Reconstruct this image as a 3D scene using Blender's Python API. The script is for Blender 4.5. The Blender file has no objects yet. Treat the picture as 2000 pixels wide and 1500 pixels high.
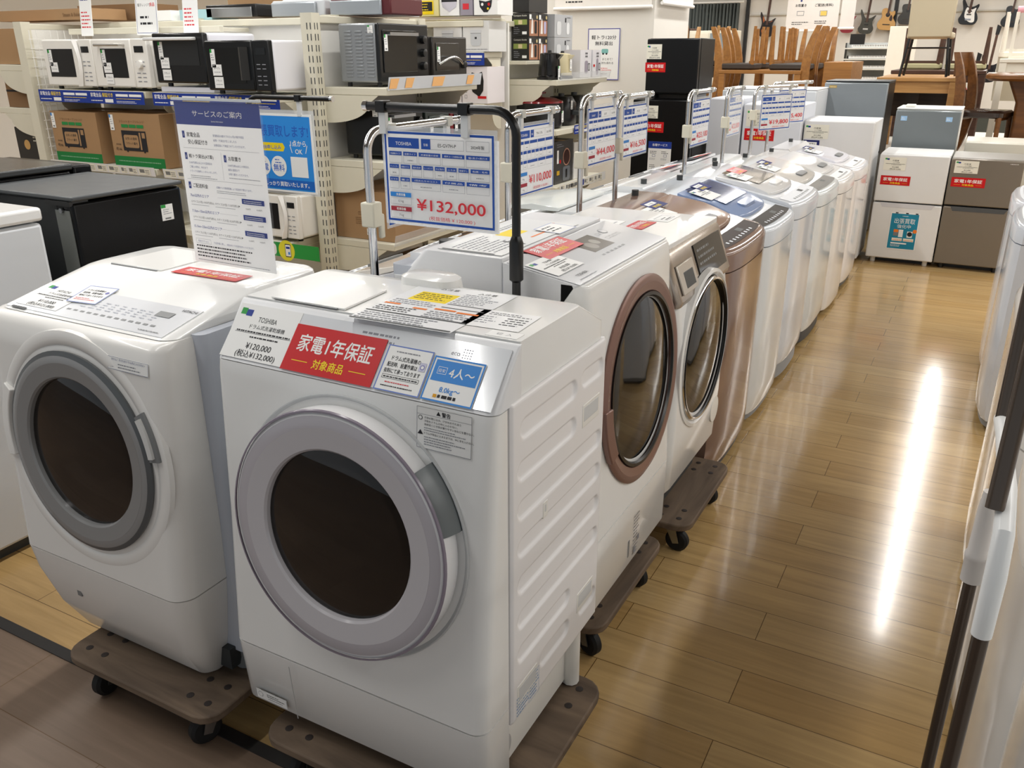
import bpy, bmesh, math, random
from mathutils import Matrix, Vector
C = bpy.context.scene
rnd = random.Random(7)
PI = math.pi

# ------------------------------------------------------------------ camera, world, light, exposure
cam_d = bpy.data.cameras.new('camera'); cam = bpy.data.objects.new('camera', cam_d)
C.collection.objects.link(cam); C.camera = cam
cam_d.sensor_fit = 'HORIZONTAL'; cam_d.sensor_width = 36.0; cam_d.lens = 36.0 * 1650 / 2000
cam_d.clip_start = 0.05; cam_d.clip_end = 100
_p, _r, _a = math.radians(21.51), math.radians(-0.155), math.radians(-28.5)
_fw = Vector((math.sin(_a) * math.cos(_p), math.cos(_a) * math.cos(_p), -math.sin(_p)))
_r0 = Vector((math.cos(_a), -math.sin(_a), 0)); _u0 = _r0.cross(_fw)
_rt = math.cos(_r) * _r0 + math.sin(_r) * _u0; _up = -math.sin(_r) * _r0 + math.cos(_r) * _u0
cam.matrix_world = Matrix(((_rt.x, _up.x, -_fw.x, 0), (_rt.y, _up.y, -_fw.y, 0), (_rt.z, _up.z, -_fw.z, 1.5), (0, 0, 0, 1)))

W = bpy.data.worlds.new('world'); C.world = W; W.use_nodes = True
bg = W.node_tree.nodes['Background']
bg.inputs[0].default_value = (0.87, 0.94, 1.0, 1); bg.inputs[1].default_value = 0.38
C.view_settings.view_transform = 'Standard'; C.view_settings.look = 'None'
C.view_settings.exposure = 0.30; C.view_settings.gamma = 1.0; C.view_settings.use_curve_mapping = False
C.cycles.use_denoising = True
C.cycles.max_bounces = 8; C.cycles.transparent_max_bounces = 16
C.cycles.sample_clamp_indirect = 6.0

# rows of ceiling strip lights running away along the aisles: (x, y start, y end, watts per metre)
LAMPS = [(-0.08, 6.3, 17.3, 9.0), (-1.9, -0.6, 17.3, 9.0), (-3.75, -0.6, 17.3, 9.0), (-5.6, 1.0, 17.3, 9.0), (1.75, -0.2, 17.3, 9.0), (3.6, -0.2, 17.3, 9.0)]
CEIL = 2.95
for lx, ya, yb, wpm in LAMPS:
    L = bpy.data.lights.new('strip_light', 'AREA'); L.shape = 'RECTANGLE'
    L.size = 0.09; L.size_y = yb - ya; L.energy = wpm * (yb - ya); L.color = (1.0, 0.985, 0.955)
    lo = bpy.data.objects.new('strip_light', L); C.collection.objects.link(lo)
    lo.location = (lx, (ya + yb) / 2, CEIL - 0.075)

# ------------------------------------------------------------------ helpers
def lin(h):
    h = h.lstrip('#'); out = []
    for i in (0, 2, 4):
        v = int(h[i:i + 2], 16) / 255
        out.append(v / 12.92 if v <= 0.04045 else ((v + 0.055) / 1.055) ** 2.4)
    return (*out, 1)
_mats = {}
def M(hexc, rough=0.45, metal=0.0, spec=0.5, var=0.06, scale=18.0, coat=0.0, name=None):
    """simple procedural surface: colour with faint noise in roughness and tone"""
    key = (hexc, rough, metal, spec, var, scale, coat)
    if key in _mats: return _mats[key]
    m = bpy.data.materials.new(name or 'surface_' + hexc.strip('#')); m.use_nodes = True
    nt = m.node_tree; b = nt.nodes['Principled BSDF']
    col = lin(hexc)
    b.inputs['Metallic'].default_value = metal; b.inputs['Specular IOR Level'].default_value = spec
    b.inputs['Coat Weight'].default_value = coat
    n = nt.nodes.new('ShaderNodeTexNoise'); n.inputs['Scale'].default_value = scale; n.inputs['Detail'].default_value = 3
    tc = nt.nodes.new('ShaderNodeTexCoord'); nt.links.new(tc.outputs['Object'], n.inputs['Vector'])
    mr = nt.nodes.new('ShaderNodeMapRange'); mr.inputs[3].default_value = rough * (1 - var * 2); mr.inputs[4].default_value = min(1, rough * (1 + var * 2))
    nt.links.new(n.outputs['Fac'], mr.inputs[0]); nt.links.new(mr.outputs[0], b.inputs['Roughness'])
    mx = nt.nodes.new('ShaderNodeMix'); mx.data_type = 'RGBA'
    k = 1 - var
    mx.inputs[6].default_value = (col[0] * k, col[1] * k, col[2] * k, 1); mx.inputs[7].default_value = col
    nt.links.new(n.outputs['Fac'], mx.inputs[0]); nt.links.new(mx.outputs[2], b.inputs['Base Color'])
    _mats[key] = m; return m
def flat(hexc, rough=0.6):
    return M(hexc, rough, var=0.02, spec=0.3)
def glass_mat(name, hexc, rough=0.0, alpha=None):
    m = bpy.data.materials.new(name); m.use_nodes = True; b = m.node_tree.nodes['Principled BSDF']
    b.inputs['Base Color'].default_value = lin(hexc); b.inputs['Roughness'].default_value = rough
    if alpha is None:
        b.inputs['Transmission Weight'].default_value = 1.0; b.inputs['IOR'].default_value = 1.45
    else:
        b.inputs['Alpha'].default_value = alpha
    return m

class MB:
    def __init__(s): s.v = []; s.f = []; s.mi = []; s.mats = []; s.M = None
    def _m(s, m):
        if m not in s.mats: s.mats.append(m)
        return s.mats.index(m)
    def _add(s, vs):
        i = len(s.v)
        if s.M is not None: vs = [s.M @ Vector(p) for p in vs]
        s.v.extend([tuple(p) for p in vs]); return i
    def faces(s, vs, fs, m):
        i = s._add(vs); k = s._m(m)
        for f in fs: s.f.append([i + j for j in f]); s.mi.append(k)
        return s
    def poly(s, pts, m): return s.faces(pts, [list(range(len(pts)))], m)
    def box(s, x0, y0, z0, x1, y1, z1, m):
        v = [(x0, y0, z0), (x1, y0, z0), (x1, y1, z0), (x0, y1, z0), (x0, y0, z1), (x1, y0, z1), (x1, y1, z1), (x0, y1, z1)]
        return s.faces(v, [(0, 3, 2, 1), (4, 5, 6, 7), (0, 1, 5, 4), (1, 2, 6, 5), (2, 3, 7, 6), (3, 0, 4, 7)], m)
    def prism(s, pts, ax, a, b, m):
        """extrude a 2D outline along axis ax: 'x' takes (y,z), 'y' takes (x,z), 'z' takes (x,y)"""
        n = len(pts)
        g = {'x': lambda p, t: (t, p[0], p[1]), 'y': lambda p, t: (p[0], t, p[1]), 'z': lambda p, t: (p[0], p[1], t)}[ax]
        v = [g(p, a) for p in pts] + [g(p, b) for p in pts]
        fs = [[i, (i + 1) % n, n + (i + 1) % n, n + i] for i in range(n)] + [list(range(n - 1, -1, -1)), list(range(n, 2 * n))]
        return s.faces(v, fs, m)
    def loft(s, rings, m, cap0=True, cap1=True, closed=True):
        n = len(rings[0]); v = [p for r in rings for p in r]; fs = []
        for k in range(len(rings) - 1):
            for i in range(n if closed else n - 1):
                j = (i + 1) % n; fs.append([k * n + i, k * n + j, (k + 1) * n + j, (k + 1) * n + i])
        if cap0: fs.append(list(range(n - 1, -1, -1)))
        if cap1: fs.append([(len(rings) - 1) * n + i for i in range(n)])
        return s.faces(v, fs, m)
    def tube(s, path, r, m, n=10, caps=True):
        P = [Vector(p) for p in path]; rings = []; prev = None
        rr = r if isinstance(r, (list, tuple)) else [r] * len(P)
        for i, p in enumerate(P):
            t = ((P[min(i + 1, len(P) - 1)] - P[max(i - 1, 0)])).normalized()
            if prev is None:
                a = Vector((0, 0, 1)) if abs(t.z) < 0.9 else Vector((1, 0, 0))
                u = t.cross(a).normalized()
            else:
                u = (prev - t * prev.dot(t)).normalized()
            prev = u; w = t.cross(u)
            rings.append([tuple(p + (u * math.cos(2 * PI * k / n) + w * math.sin(2 * PI * k / n)) * rr[i]) for k in range(n)])
        return s.loft(rings, m, caps, caps)
    def cyl(s, p0, p1, r, m, n=16, r1=None): return s.tube([p0, p1], [r, r if r1 is None else r1], m, n)
    def lathe(s, prof, center, axis, m, n=48, up=(0, 0, 1), caps=True):
        """revolve (radius, height) points about axis through center; m may be a list per segment"""
        c = Vector(center); a = Vector(axis).normalized(); u = a.cross(Vector(up))
        if u.length < 1e-4: u = a.cross(Vector((1, 0, 0)))
        u.normalize(); w = u.cross(a)
        rings = [[tuple(c + a * h + (u * math.cos(2 * PI * k / n) + w * math.sin(2 * PI * k / n)) * max(r, 1e-5)) for k in range(n)] for r, h in prof]
        if isinstance(m, list):
            for i in range(len(rings) - 1): s.loft(rings[i:i + 2], m[i], False, False)
        else: s.loft(rings, m, caps and prof[0][0] > 1e-4, caps and prof[-1][0] > 1e-4)
        return s
    def build(s, name, parent=None, bevel=0.0, smooth=38, seg=2, solid=0.0):
        me = bpy.data.meshes.new(name); me.from_pydata(s.v, [], s.f)
        for m in s.mats: me.materials.append(m)
        me.polygons.foreach_set('material_index', s.mi)
        me.update()
        if smooth:
            bm = bmesh.new(); bm.from_mesh(me)
            bmesh.ops.remove_doubles(bm, verts=bm.verts, dist=1e-6)
            bmesh.ops.recalc_face_normals(bm, faces=bm.faces)
            bm.to_mesh(me); bm.free()
            me.polygons.foreach_set('use_smooth', [True] * len(me.polygons))
            me.set_sharp_from_angle(angle=math.radians(smooth))
        o = bpy.data.objects.new(name, me); C.collection.objects.link(o)
        if parent is not None: o.parent = parent
        if bevel:
            b = o.modifiers.new('edge', 'BEVEL'); b.width = bevel; b.segments = seg; b.limit_method = 'ANGLE'; b.angle_limit = math.radians(40)
            b.harden_normals = False
        if solid:
            b = o.modifiers.new('thick', 'SOLIDIFY'); b.thickness = solid
        return o

def thing(name, label, cat, loc=(0, 0, 0), rz=0.0, group=None):
    o = bpy.data.objects.new(name, None); C.collection.objects.link(o)
    o.empty_display_size = 0.1
    o.location = loc; o.rotation_euler = (0, 0, rz)
    o['label'] = label; o['category'] = cat
    if group: o['group'] = group
    return o
def tag(o, label, cat, group=None):
    o['label'] = label; o['category'] = cat
    if group: o['group'] = group
    return o
def lab(o, label): o['label'] = label; return o
def struct(o): o['kind'] = 'structure'; return o
def copy_tree(root, loc, rz, label, group=None):
    def rec(o, parent):
        c = o.copy(); C.collection.objects.link(c)
        if parent is not None: c.parent = parent
        for ch in o.children: rec(ch, c)
        return c
    r = rec(root, None); r.location = loc; r.rotation_euler = (0, 0, rz); r['label'] = label
    if group: r['group'] = group
    return r
def frame(o, u, v):
    """matrix taking flat sheet coordinates (x right, y up, z off the sheet) to 3D"""
    u = Vector(u).normalized(); v = Vector(v); v = (v - u * v.dot(u)).normalized(); n = u.cross(v)
    return Matrix(((u.x, v.x, n.x, o[0]), (u.y, v.y, n.y, o[1]), (u.z, v.z, n.z, o[2]), (0, 0, 0, 1)))

_glyph = {}
def glyphs(t, bold):
    k = (t, bold)
    if k not in _glyph:
        cu = bpy.data.curves.new('t', 'FONT'); cu.body = t; cu.size = 1.0; cu.resolution_u = 5 if t.isascii() or '¥' in t else 2
        ob = bpy.data.objects.new('t', cu)
        me = ob.to_mesh()
        vs = [(p.co.x, p.co.y, 0.0) for p in me.vertices]; fs = [list(p.vertices) for p in me.polygons]
        ob.to_mesh_clear(); bpy.data.objects.remove(ob); bpy.data.curves.remove(cu)
        if bold:
            d = 0.014; n = len(vs); base = list(vs); bf = list(fs); vs = []; fs = []
            for j, (ox, oy) in enumerate(((-d, 0), (d, 0), (0, d), (0, -d))):
                vs += [(x + ox, y + oy, j * 0.00001) for x, y, _ in base]; fs += [[i + j * n for i in f] for f in bf]
        _glyph[k] = (vs, fs)
    return _glyph[k]

class Sheet:
    """printed sheet: paper with coloured areas and lettering, all one mesh"""
    def __init__(s, w, h, paper, M4, thick=0.0008, lift=0.0006, mb=None):
        s.mb = mb or MB(); s.w = w; s.h = h; s.k = 0; s.lift = lift; s.mb.M = M4
        if paper is TRANSL:
            s.mb.poly([(0, 0, 0), (w, 0, 0), (w, h, 0), (0, h, 0)], paper); thick = 0
        elif paper is not None:
            s.mb.box(0, 0, -thick * 0.5, w, h, thick * 0.5, paper)
        s.z = thick * 0.5
    def _z(s): s.k += 1; return s.z + 0.0001 + 0.00005 * s.k
    def rect(s, x, y, w, h, m):
        z = s._z(); s.mb.poly([(x, y, z), (x + w, y, z), (x + w, y + h, z), (x, y + h, z)], m); return s
    def poly(s, pts, m):
        z = s._z(); s.mb.poly([(p[0], p[1], z) for p in pts], m); return s
    def disc(s, x, y, r, m, n=28, sy=1.0):
        return s.poly([(x + r * math.cos(2 * PI * k / n), y + r * sy * math.sin(2 * PI * k / n)) for k in range(n)], m)
    def frame_rect(s, x, y, w, h, t, m):
        z = s._z()
        for a in ((x, y, w, t), (x, y + h - t, w, t), (x, y + t, t, h - 2 * t), (x + w - t, y + t, t, h - 2 * t)):
            s.mb.poly([(a[0], a[1], z), (a[0] + a[2], a[1], z), (a[0] + a[2], a[1] + a[3], z), (a[0], a[1] + a[3], z)], m)
        return s
    def text(s, t, x, y, size, m, align='c', bold=False, width=None):
        vs, fs = glyphs(t, bold)
        if not vs: return s
        xs = [p[0] for p in vs]; x0, x1 = min(xs), max(xs)
        kx = size
        if width is not None: kx = width / max(1e-6, x1 - x0)
        ox = {'l': x - x0 * kx, 'c': x - (x0 + x1) / 2 * kx, 'r': x - x1 * kx}[align]
        z = s._z()
        s.mb.faces([(ox + p[0] * kx, y + p[1] * size, z + p[2]) for p in vs], fs, m); return s
    def lines(s, x, y, w, n, pitch, m, th=0.35, seed=1):
        """rows of print too small to read"""
        R = random.Random(seed); z = s._z()
        for i in range(n):
            yy = y - i * pitch; xx = x
            end = x + w * (R.uniform(0.6, 1.0) if n > 1 else 1)
            while xx < end:
                L = min(pitch * R.uniform(0.35, 1.1), end - xx)
                s.mb.poly([(xx, yy, z), (xx + L, yy, z), (xx + L, yy + pitch * th, z), (xx, yy + pitch * th, z)], m)
                xx += L + pitch * R.uniform(0.12, 0.3)
        return s
    def build(s, name, parent=None):
        s.mb.M = None
        return s.mb.build(name, parent, smooth=0)

def ring(z, xl, xr, yf, yb, rf=0.03, rb=0.008, n=5):
    rf = min(rf, (yb - yf) * 0.45); rb = min(rb, (yb - yf) * 0.45)
    pts = []
    for cx, cy, r, a0 in ((xl + rf, yf + rf, rf, PI), (xr - rf, yf + rf, rf, 1.5 * PI), (xr - rb, yb - rb, rb, 0), (xl + rb, yb - rb, rb, 0.5 * PI)):
        for k in range(n + 1):
            a = a0 + 0.5 * PI * k / n
            pts.append((cx + r * math.cos(a), cy + r * math.sin(a), z))
    return pts
def rrect(w, h, r, cx=0, cy=0, n=4):
    pts = []
    for sx, sy, a0 in ((1, 1, 0), (-1, 1, 0.5), (-1, -1, 1), (1, -1, 1.5)):
        for k in range(n + 1):
            a = (a0 + 0.5 * k / n) * PI
            pts.append((cx + sx * (w / 2 - r) + r * math.cos(a), cy + sy * (h / 2 - r) + r * math.sin(a)))
    return pts
def cut(obj, cutter):
    """carve cutter out of obj, then drop the cutter"""
    md = obj.modifiers.new('b', 'BOOLEAN'); md.operation = 'DIFFERENCE'; md.object = cutter; md.solver = 'EXACT'
    bpy.context.view_layer.update()
    dg = bpy.context.evaluated_depsgraph_get()
    me = bpy.data.meshes.new_from_object(obj.evaluated_get(dg))
    obj.modifiers.clear(); old = obj.data; obj.data = me
    me.polygons.foreach_set('use_smooth', [True] * len(me.polygons)); me.set_sharp_from_angle(angle=math.radians(38))
    bpy.data.objects.remove(cutter)
def disc_poly(cx, cy, r, n=20): return [(cx + r * math.cos(2 * PI * k / n), cy + r * math.sin(2 * PI * k / n)) for k in range(n)]

# ------------------------------------------------------------------ materials
WHITE = M('#f1f1ef', 0.22, var=0.02, coat=0.3, name='white_enamel')
WHITE2 = M('#e9eaec', 0.3, var=0.02, name='cool_white_plastic')
WPLA = M('#eceae4', 0.35, var=0.02, name='white_plastic')
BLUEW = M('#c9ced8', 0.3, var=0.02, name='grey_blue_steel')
LGREY = M('#b9b9b9', 0.4, name='light_grey_plastic')
MGREY = M('#7d7f80', 0.4, name='mid_grey_plastic')
DGREY = M('#3c3f40', 0.45, name='dark_grey_plastic')
BLACK = M('#0d0d0e', 0.3, name='black_plastic')
BLKGL = M('#070708', 0.06, spec=0.6, name='black_glass')
RUBBER = M('#141415', 0.7, name='black_rubber')
CHROME = M('#d8d9db', 0.12, metal=1.0, name='chrome')
STEEL = M('#a9abae', 0.3, metal=1.0, name='brushed_steel')
IVORY = M('#ded9c6', 0.45, name='ivory_painted_steel')
PAPER = flat('#f2f2f0', 0.55)
CREAM = flat('#ebe8da', 0.55)
RED = flat('#c8161d', 0.35)
YEL = flat('#f6d91c', 0.5)
NAVY = flat('#1f3a93', 0.45)
BLUE = flat('#2f86d6', 0.45)
PRED = flat('#d8343f', 0.5)
INK = flat('#26262a', 0.6)
GINK = flat('#8d8f96', 0.6)
BINK = flat('#3d4a86', 0.6)
ORANGE = flat('#ee7f2d', 0.5)
GREEN = flat('#2f9a45', 0.5)
CARD = M('#a9855e', 0.75, var=0.1, scale=30, name='cardboard')
CARDD = M('#846443', 0.8, var=0.1, scale=30, name='dark_cardboard')
TAPE = flat('#b7905a', 0.3)
CLEAR = glass_mat('clear_acrylic', '#ffffff', 0.02, alpha=0.04)
SLEEVE = glass_mat('clear_sleeve', '#e9edf2', 0.05, alpha=0.30)
def translucent(name, hexc, amount):
    m = bpy.data.materials.new(name); m.use_nodes = True; nt = m.node_tree; b = nt.nodes['Principled BSDF']; b.inputs['Base Color'].default_value = lin(hexc); b.inputs['Roughness'].default_value = 0.5; b.inputs['Specular IOR Level'].default_value = 0.3
    tr = nt.nodes.new('ShaderNodeBsdfTranslucent'); tr.inputs[0].default_value = lin(hexc); mx = nt.nodes.new('ShaderNodeMixShader'); mx.inputs[0].default_value = amount
    nt.links.new(b.outputs[0], mx.inputs[1]); nt.links.new(tr.outputs[0], mx.inputs[2]); nt.links.new(mx.outputs[0], nt.nodes['Material Output'].inputs[0]); return m
TRANSL = translucent('thin_printer_paper', '#f4f4f4', 0.5)
WINDOW = glass_mat('smoked_door_glass', '#6f6c6a', 0.0)

def wood(name, c1, c2, rough=0.45, sx=1.5, sy=22, sz=22):
    m = bpy.data.materials.new(name); m.use_nodes = True; nt = m.node_tree; b = nt.nodes['Principled BSDF']
    tc = nt.nodes.new('ShaderNodeTexCoord'); mp = nt.nodes.new('ShaderNodeMapping'); mp.inputs['Scale'].default_value = (sx, sy, sz)
    n = nt.nodes.new('ShaderNodeTexNoise'); n.inputs['Scale'].default_value = 1.4; n.inputs['Detail'].default_value = 6; n.inputs['Distortion'].default_value = 0.6
    r = nt.nodes.new('ShaderNodeValToRGB'); r.color_ramp.elements[0].position = 0.3; r.color_ramp.elements[1].position = 0.7
    r.color_ramp.elements[0].color = lin(c1); r.color_ramp.elements[1].color = lin(c2)
    nt.links.new(tc.outputs['Object'], mp.inputs[0]); nt.links.new(mp.outputs[0], n.inputs['Vector'])
    nt.links.new(n.outputs['Fac'], r.inputs[0]); nt.links.new(r.outputs[0], b.inputs['Base Color'])
    b.inputs['Roughness'].default_value = rough
    return m
PLY = wood('worn_plywood', '#4f4135', '#7e6b58', 0.75, 2.5, 14, 14)
OAK = wood('oak', '#a87a45', '#c4965c', 0.45)
OAKD = wood('golden_oak', '#8a5c2a', '#a87438', 0.4)
WALNUT = wood('walnut', '#3a241a', '#55382a', 0.4)
BROWNW = wood('brown_wood', '#5e3a1c', '#7d5128', 0.35)
DARKW = wood('dark_stained_wood', '#211914', '#34271f', 0.4)

def plank_mat(name, ca, cb, width, row, shift, rough, tone=0.5, coat=0.0):
    m = bpy.data.materials.new(name); m.use_nodes = True; nt = m.node_tree; b = nt.nodes['Principled BSDF']; N = nt.nodes.new; Lk = nt.links.new
    tc = N('ShaderNodeTexCoord'); mp = N('ShaderNodeMapping'); mp.inputs['Location'].default_value = (0.32, shift, 0)
    br = N('ShaderNodeTexBrick'); br.offset = 0.37; br.offset_frequency = 2; br.squash = 1.0
    br.inputs['Scale'].default_value = 1.0; br.inputs['Brick Width'].default_value = width; br.inputs['Row Height'].default_value = row
    br.inputs['Mortar Size'].default_value = 0.0011; br.inputs['Mortar Smooth'].default_value = 0.1; br.inputs['Bias'].default_value = 0.0
    br.inputs['Color1'].default_value = lin(ca); br.inputs['Color2'].default_value = lin(cb); br.inputs['Mortar'].default_value = lin('#6b4f2c')
    Lk(tc.outputs['Object'], mp.inputs[0]); Lk(mp.outputs[0], br.inputs['Vector'])
    m2 = N('ShaderNodeMapping'); m2.inputs['Scale'].default_value = (1.1, 16, 1)
    n = N('ShaderNodeTexNoise'); n.inputs['Scale'].default_value = 2.0; n.inputs['Detail'].default_value = 7; n.inputs['Distortion'].default_value = 1.2
    Lk(tc.outputs['Object'], m2.inputs[0]); Lk(m2.outputs[0], n.inputs['Vector'])
    cr = N('ShaderNodeValToRGB'); cr.color_ramp.elements[0].position = 0.32; cr.color_ramp.elements[1].position = 0.68
    cr.color_ramp.elements[0].color = (tone, tone * 0.96, tone * 0.9, 1); cr.color_ramp.elements[1].color = (1.06, 1.06, 1.06, 1)
    Lk(n.outputs['Fac'], cr.inputs[0])
    mx = N('ShaderNodeMix'); mx.data_type = 'RGBA'; mx.blend_type = 'MULTIPLY'; mx.inputs[0].default_value = 0.55
    Lk(br.outputs['Color'], mx.inputs[6]); Lk(cr.outputs[0], mx.inputs[7])
    # broad worn patches
    n2 = N('ShaderNodeTexNoise'); n2.inputs['Scale'].default_value = 1.1; n2.inputs['Detail'].default_value = 2
    Lk(tc.outputs['Object'], n2.inputs['Vector'])
    c2 = N('ShaderNodeValToRGB'); c2.color_ramp.elements[0].position = 0.35; c2.color_ramp.elements[1].position = 0.65
    c2.color_ramp.elements[0].color = (0.74, 0.73, 0.74, 1); c2.color_ramp.elements[1].color = (1, 1, 1, 1)
    Lk(n2.outputs['Fac'], c2.inputs[0])
    mx2 = N('ShaderNodeMix'); mx2.data_type = 'RGBA'; mx2.blend_type = 'MULTIPLY'; mx2.inputs[0].default_value = 0.8
    Lk(mx.outputs[2], mx2.inputs[6]); Lk(c2.outputs[0], mx2.inputs[7]); Lk(mx2.outputs[2], b.inputs['Base Color'])
    mr = N('ShaderNodeMapRange'); mr.inputs[3].default_value = rough * 0.75; mr.inputs[4].default_value = rough * 1.3
    Lk(n2.outputs['Fac'], mr.inputs[0]); Lk(mr.outputs[0], b.inputs['Roughness'])
    b.inputs['Coat Weight'].default_value = coat; b.inputs['Coat Roughness'].default_value = 0.08
    bp = N('ShaderNodeBump'); bp.inputs['Strength'].default_value = 0.25; bp.inputs['Distance'].default_value = 0.002
    Lk(br.outputs['Fac'], bp.inputs['Height']); bp.invert = True; Lk(bp.outputs[0], b.inputs['Normal'])
    return m
FLOOR = plank_mat('waxed_plank_floor', '#d2b27c', '#c4a068', 0.95, 0.1365, 0.0682, 0.17, 0.66, 0.25)
FLOOR2 = plank_mat('grey_brown_vinyl_floor', '#8d7866', '#826d5b', 1.2, 0.20, -0.04, 0.5, 0.72)
WALLM = M('#e6e2da', 0.8, var=0.03, name='painted_wall')
# ------------------------------------------------------------------ the room
def slab(name, x0, y0, z0, x1, y1, z1, m): return struct(MB().box(x0, y0, z0, x1, y1, z1, m).build(name, smooth=0))
slab('floor', -9, 1.062, -0.1, 6, 18.2, 0, FLOOR)
slab('floor_entrance', -9, -3, -0.1, 6, 1.03, 0, FLOOR2)
slab('trim_1', -9, 1.03, -0.1, 6, 1.062, 0.003, M('#2a2725', 0.55))
slab('wall_back', -9, 18.2, -0.1, 6, 18.4, CEIL, WALLM)
slab('wall_left', -9.2, -3, -0.1, -9, 18.4, CEIL, WALLM)
slab('wall_right', 6, -3, -0.1, 6.2, 18.4, CEIL, WALLM)
slab('ceiling', -9.2, -3, CEIL, 6.2, 18.4, CEIL + 0.1, M('#96948f', 0.9, name='ceiling_panel'))
for lx, ya, yb, wpm in LAMPS:
    t = thing('ceiling_light', 'long white strip light fitting above the %s' % {-0.08: 'aisle beside the drum washers', -1.9: 'two rows of washing machines', -3.75: 'small oven shelves', -5.6: 'microwave shelves', 1.75: 'right-hand washing machines', 3.6: 'far right side of the shop'}[lx], 'ceiling light', (lx, ya, CEIL - 0.07), group='ceiling strip lights')
    MB().box(-0.07, 0, 0.0, 0.07, yb - ya, 0.07, WHITE).build('housing', t)
struct(MB().box(-3.9, 7.0, 0, -2.5, 7.9, CEIL, WALLM).build('wall_pillar', smooth=0))

# ------------------------------------------------------------------ common stickers
def warranty(parent, M4, w=0.20, h=0.083, name='warranty_sticker'):
    s = Sheet(w, h, RED, M4)
    s.text('家電1年保証', w / 2, h * 0.47, h * 0.40, PAPER, bold=True, width=w * 0.82)
    s.text('対象商品', w / 2, h * 0.14, h * 0.22, YEL, bold=True, width=w * 0.34)
    s.rect(w * 0.09, h * 0.22, w * 0.18, h * 0.015, YEL); s.rect(w * 0.73, h * 0.22, w * 0.18, h * 0.015, YEL)
    o = s.build(name, parent); return lab(o, 'red sticker with white and yellow lettering')
def pricecard(parent, M4, w, h, maker, kind, p1, p2, seed=1, paper=PAPER, logo=True):
    s = Sheet(w, h, paper, M4)
    if logo:
        s.rect(w * 0.05, h * 0.80, w * 0.09, h * 0.12, GREEN); s.rect(w * 0.14, h * 0.78, w * 0.10, h * 0.12, NAVY)
    s.text(maker, w * 0.52, h * 0.70, h * 0.13, INK, width=w * 0.30)
    s.text(kind, w * 0.56, h * 0.57, h * 0.09, INK)
    s.lines(w * 0.10, h * 0.49, w * 0.86, 1, h * 0.07, INK, seed=seed); s.rect(w * 0.08, h * 0.475, w * 0.9, h * 0.006, INK)
    s.lines(w * 0.35, h * 0.40, w * 0.45, 1, h * 0.07, INK, seed=seed + 1)
    s.text(p1, w * 0.55, h * 0.20, h * 0.15, INK); s.text(p2, w * 0.55, h * 0.05, h * 0.14, INK)
    return s.build('price_card', parent)
def smalltag(parent, M4, w=0.03, h=0.055, corner=GREEN, rows=3):
    s = Sheet(w, h, PAPER, M4)
    s.rect(0, h * 0.8, w * 0.4, h * 0.2, corner); s.lines(w * 0.15, h * 0.66, w * 0.75, rows, h * 0.13, GINK)
    s.rect(w * 0.25, h * 0.07, w * 0.5, h * 0.10, MGREY)
    return s.build('price_tag', parent)

# ------------------------------------------------------------------ washers on dollies
def dolly(label, loc, rz=0, L=0.52, D=0.5, group='wooden dollies'):
    """loc is on the floor at the middle of the front edge"""
    t = thing('dolly', label, 'dolly', loc, rz, group)
    b = MB(); ol = [(x, y + D / 2) for x, y in rrect(L, D, 0.05)]
    b.prism(ol, 'z', 0.108, 0.13, PLY); b.build('board', t, bevel=0.004)
    dk = None
    for sx in (-1, 1):
        for fy in (0.075, D - 0.075):
            for dx, dy in ((-.028, -.03), (.028, -.03), (-.028, .03), (.028, .03)):
                if dk is None:
                    q = MB(); q.lathe([(0.0085, -0.002), (0.009, 0.0008), (0.004, 0.0014), (0, 0.001)], (0, 0, 0), (0, 0, 1), CASTB, n=10); dk = q.build('bolt', t)
                else:
                    dk = dk.copy(); C.collection.objects.link(dk)
                dk.location = (sx * (L / 2 - 0.075) + dx, fy + dy, 0.13)
    for sx in (-1, 1):
        for fy in (0.075, D - 0.075):
            x = sx * (L / 2 - 0.075); a = PI + rnd.uniform(-0.4, 0.4)
            m = MB(); m.M = Matrix.Translation((x, fy, 0)) @ Matrix.Rotation(a, 4, 'Z')
            m.box(-0.03, -0.033, 0.103, 0.03, 0.033, 0.108, STEEL)
            m.cyl((0, 0, 0.09), (0, 0, 0.104), 0.02, STEEL)
            for s in (-1, 1): m.prism([(-0.018, 0.094), (0.018, 0.094), (0.034, 0.036), (0.014, 0.03)], 'x', s * 0.019 - 0.0015, s * 0.019 + 0.0015, STEEL)
            m.box(-0.02, -0.018, 0.091, 0.02, 0.018, 0.094, STEEL)
            c = m.build('caster', t)
            w = MB(); w.M = Matrix.Translation((x, fy, 0)) @ Matrix.Rotation(a, 4, 'Z')
            w.lathe([(0.006, -0.013), (0.03, -0.014), (0.0375, -0.008), (0.0375, 0.008), (0.03, 0.014), (0.006, 0.013)], (0, 0.022, 0.0375), (1, 0, 0), RUBBER, n=28)
            w.build('wheel', c)
    return t
CASTB = M('#2b2320', 0.6)

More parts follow.
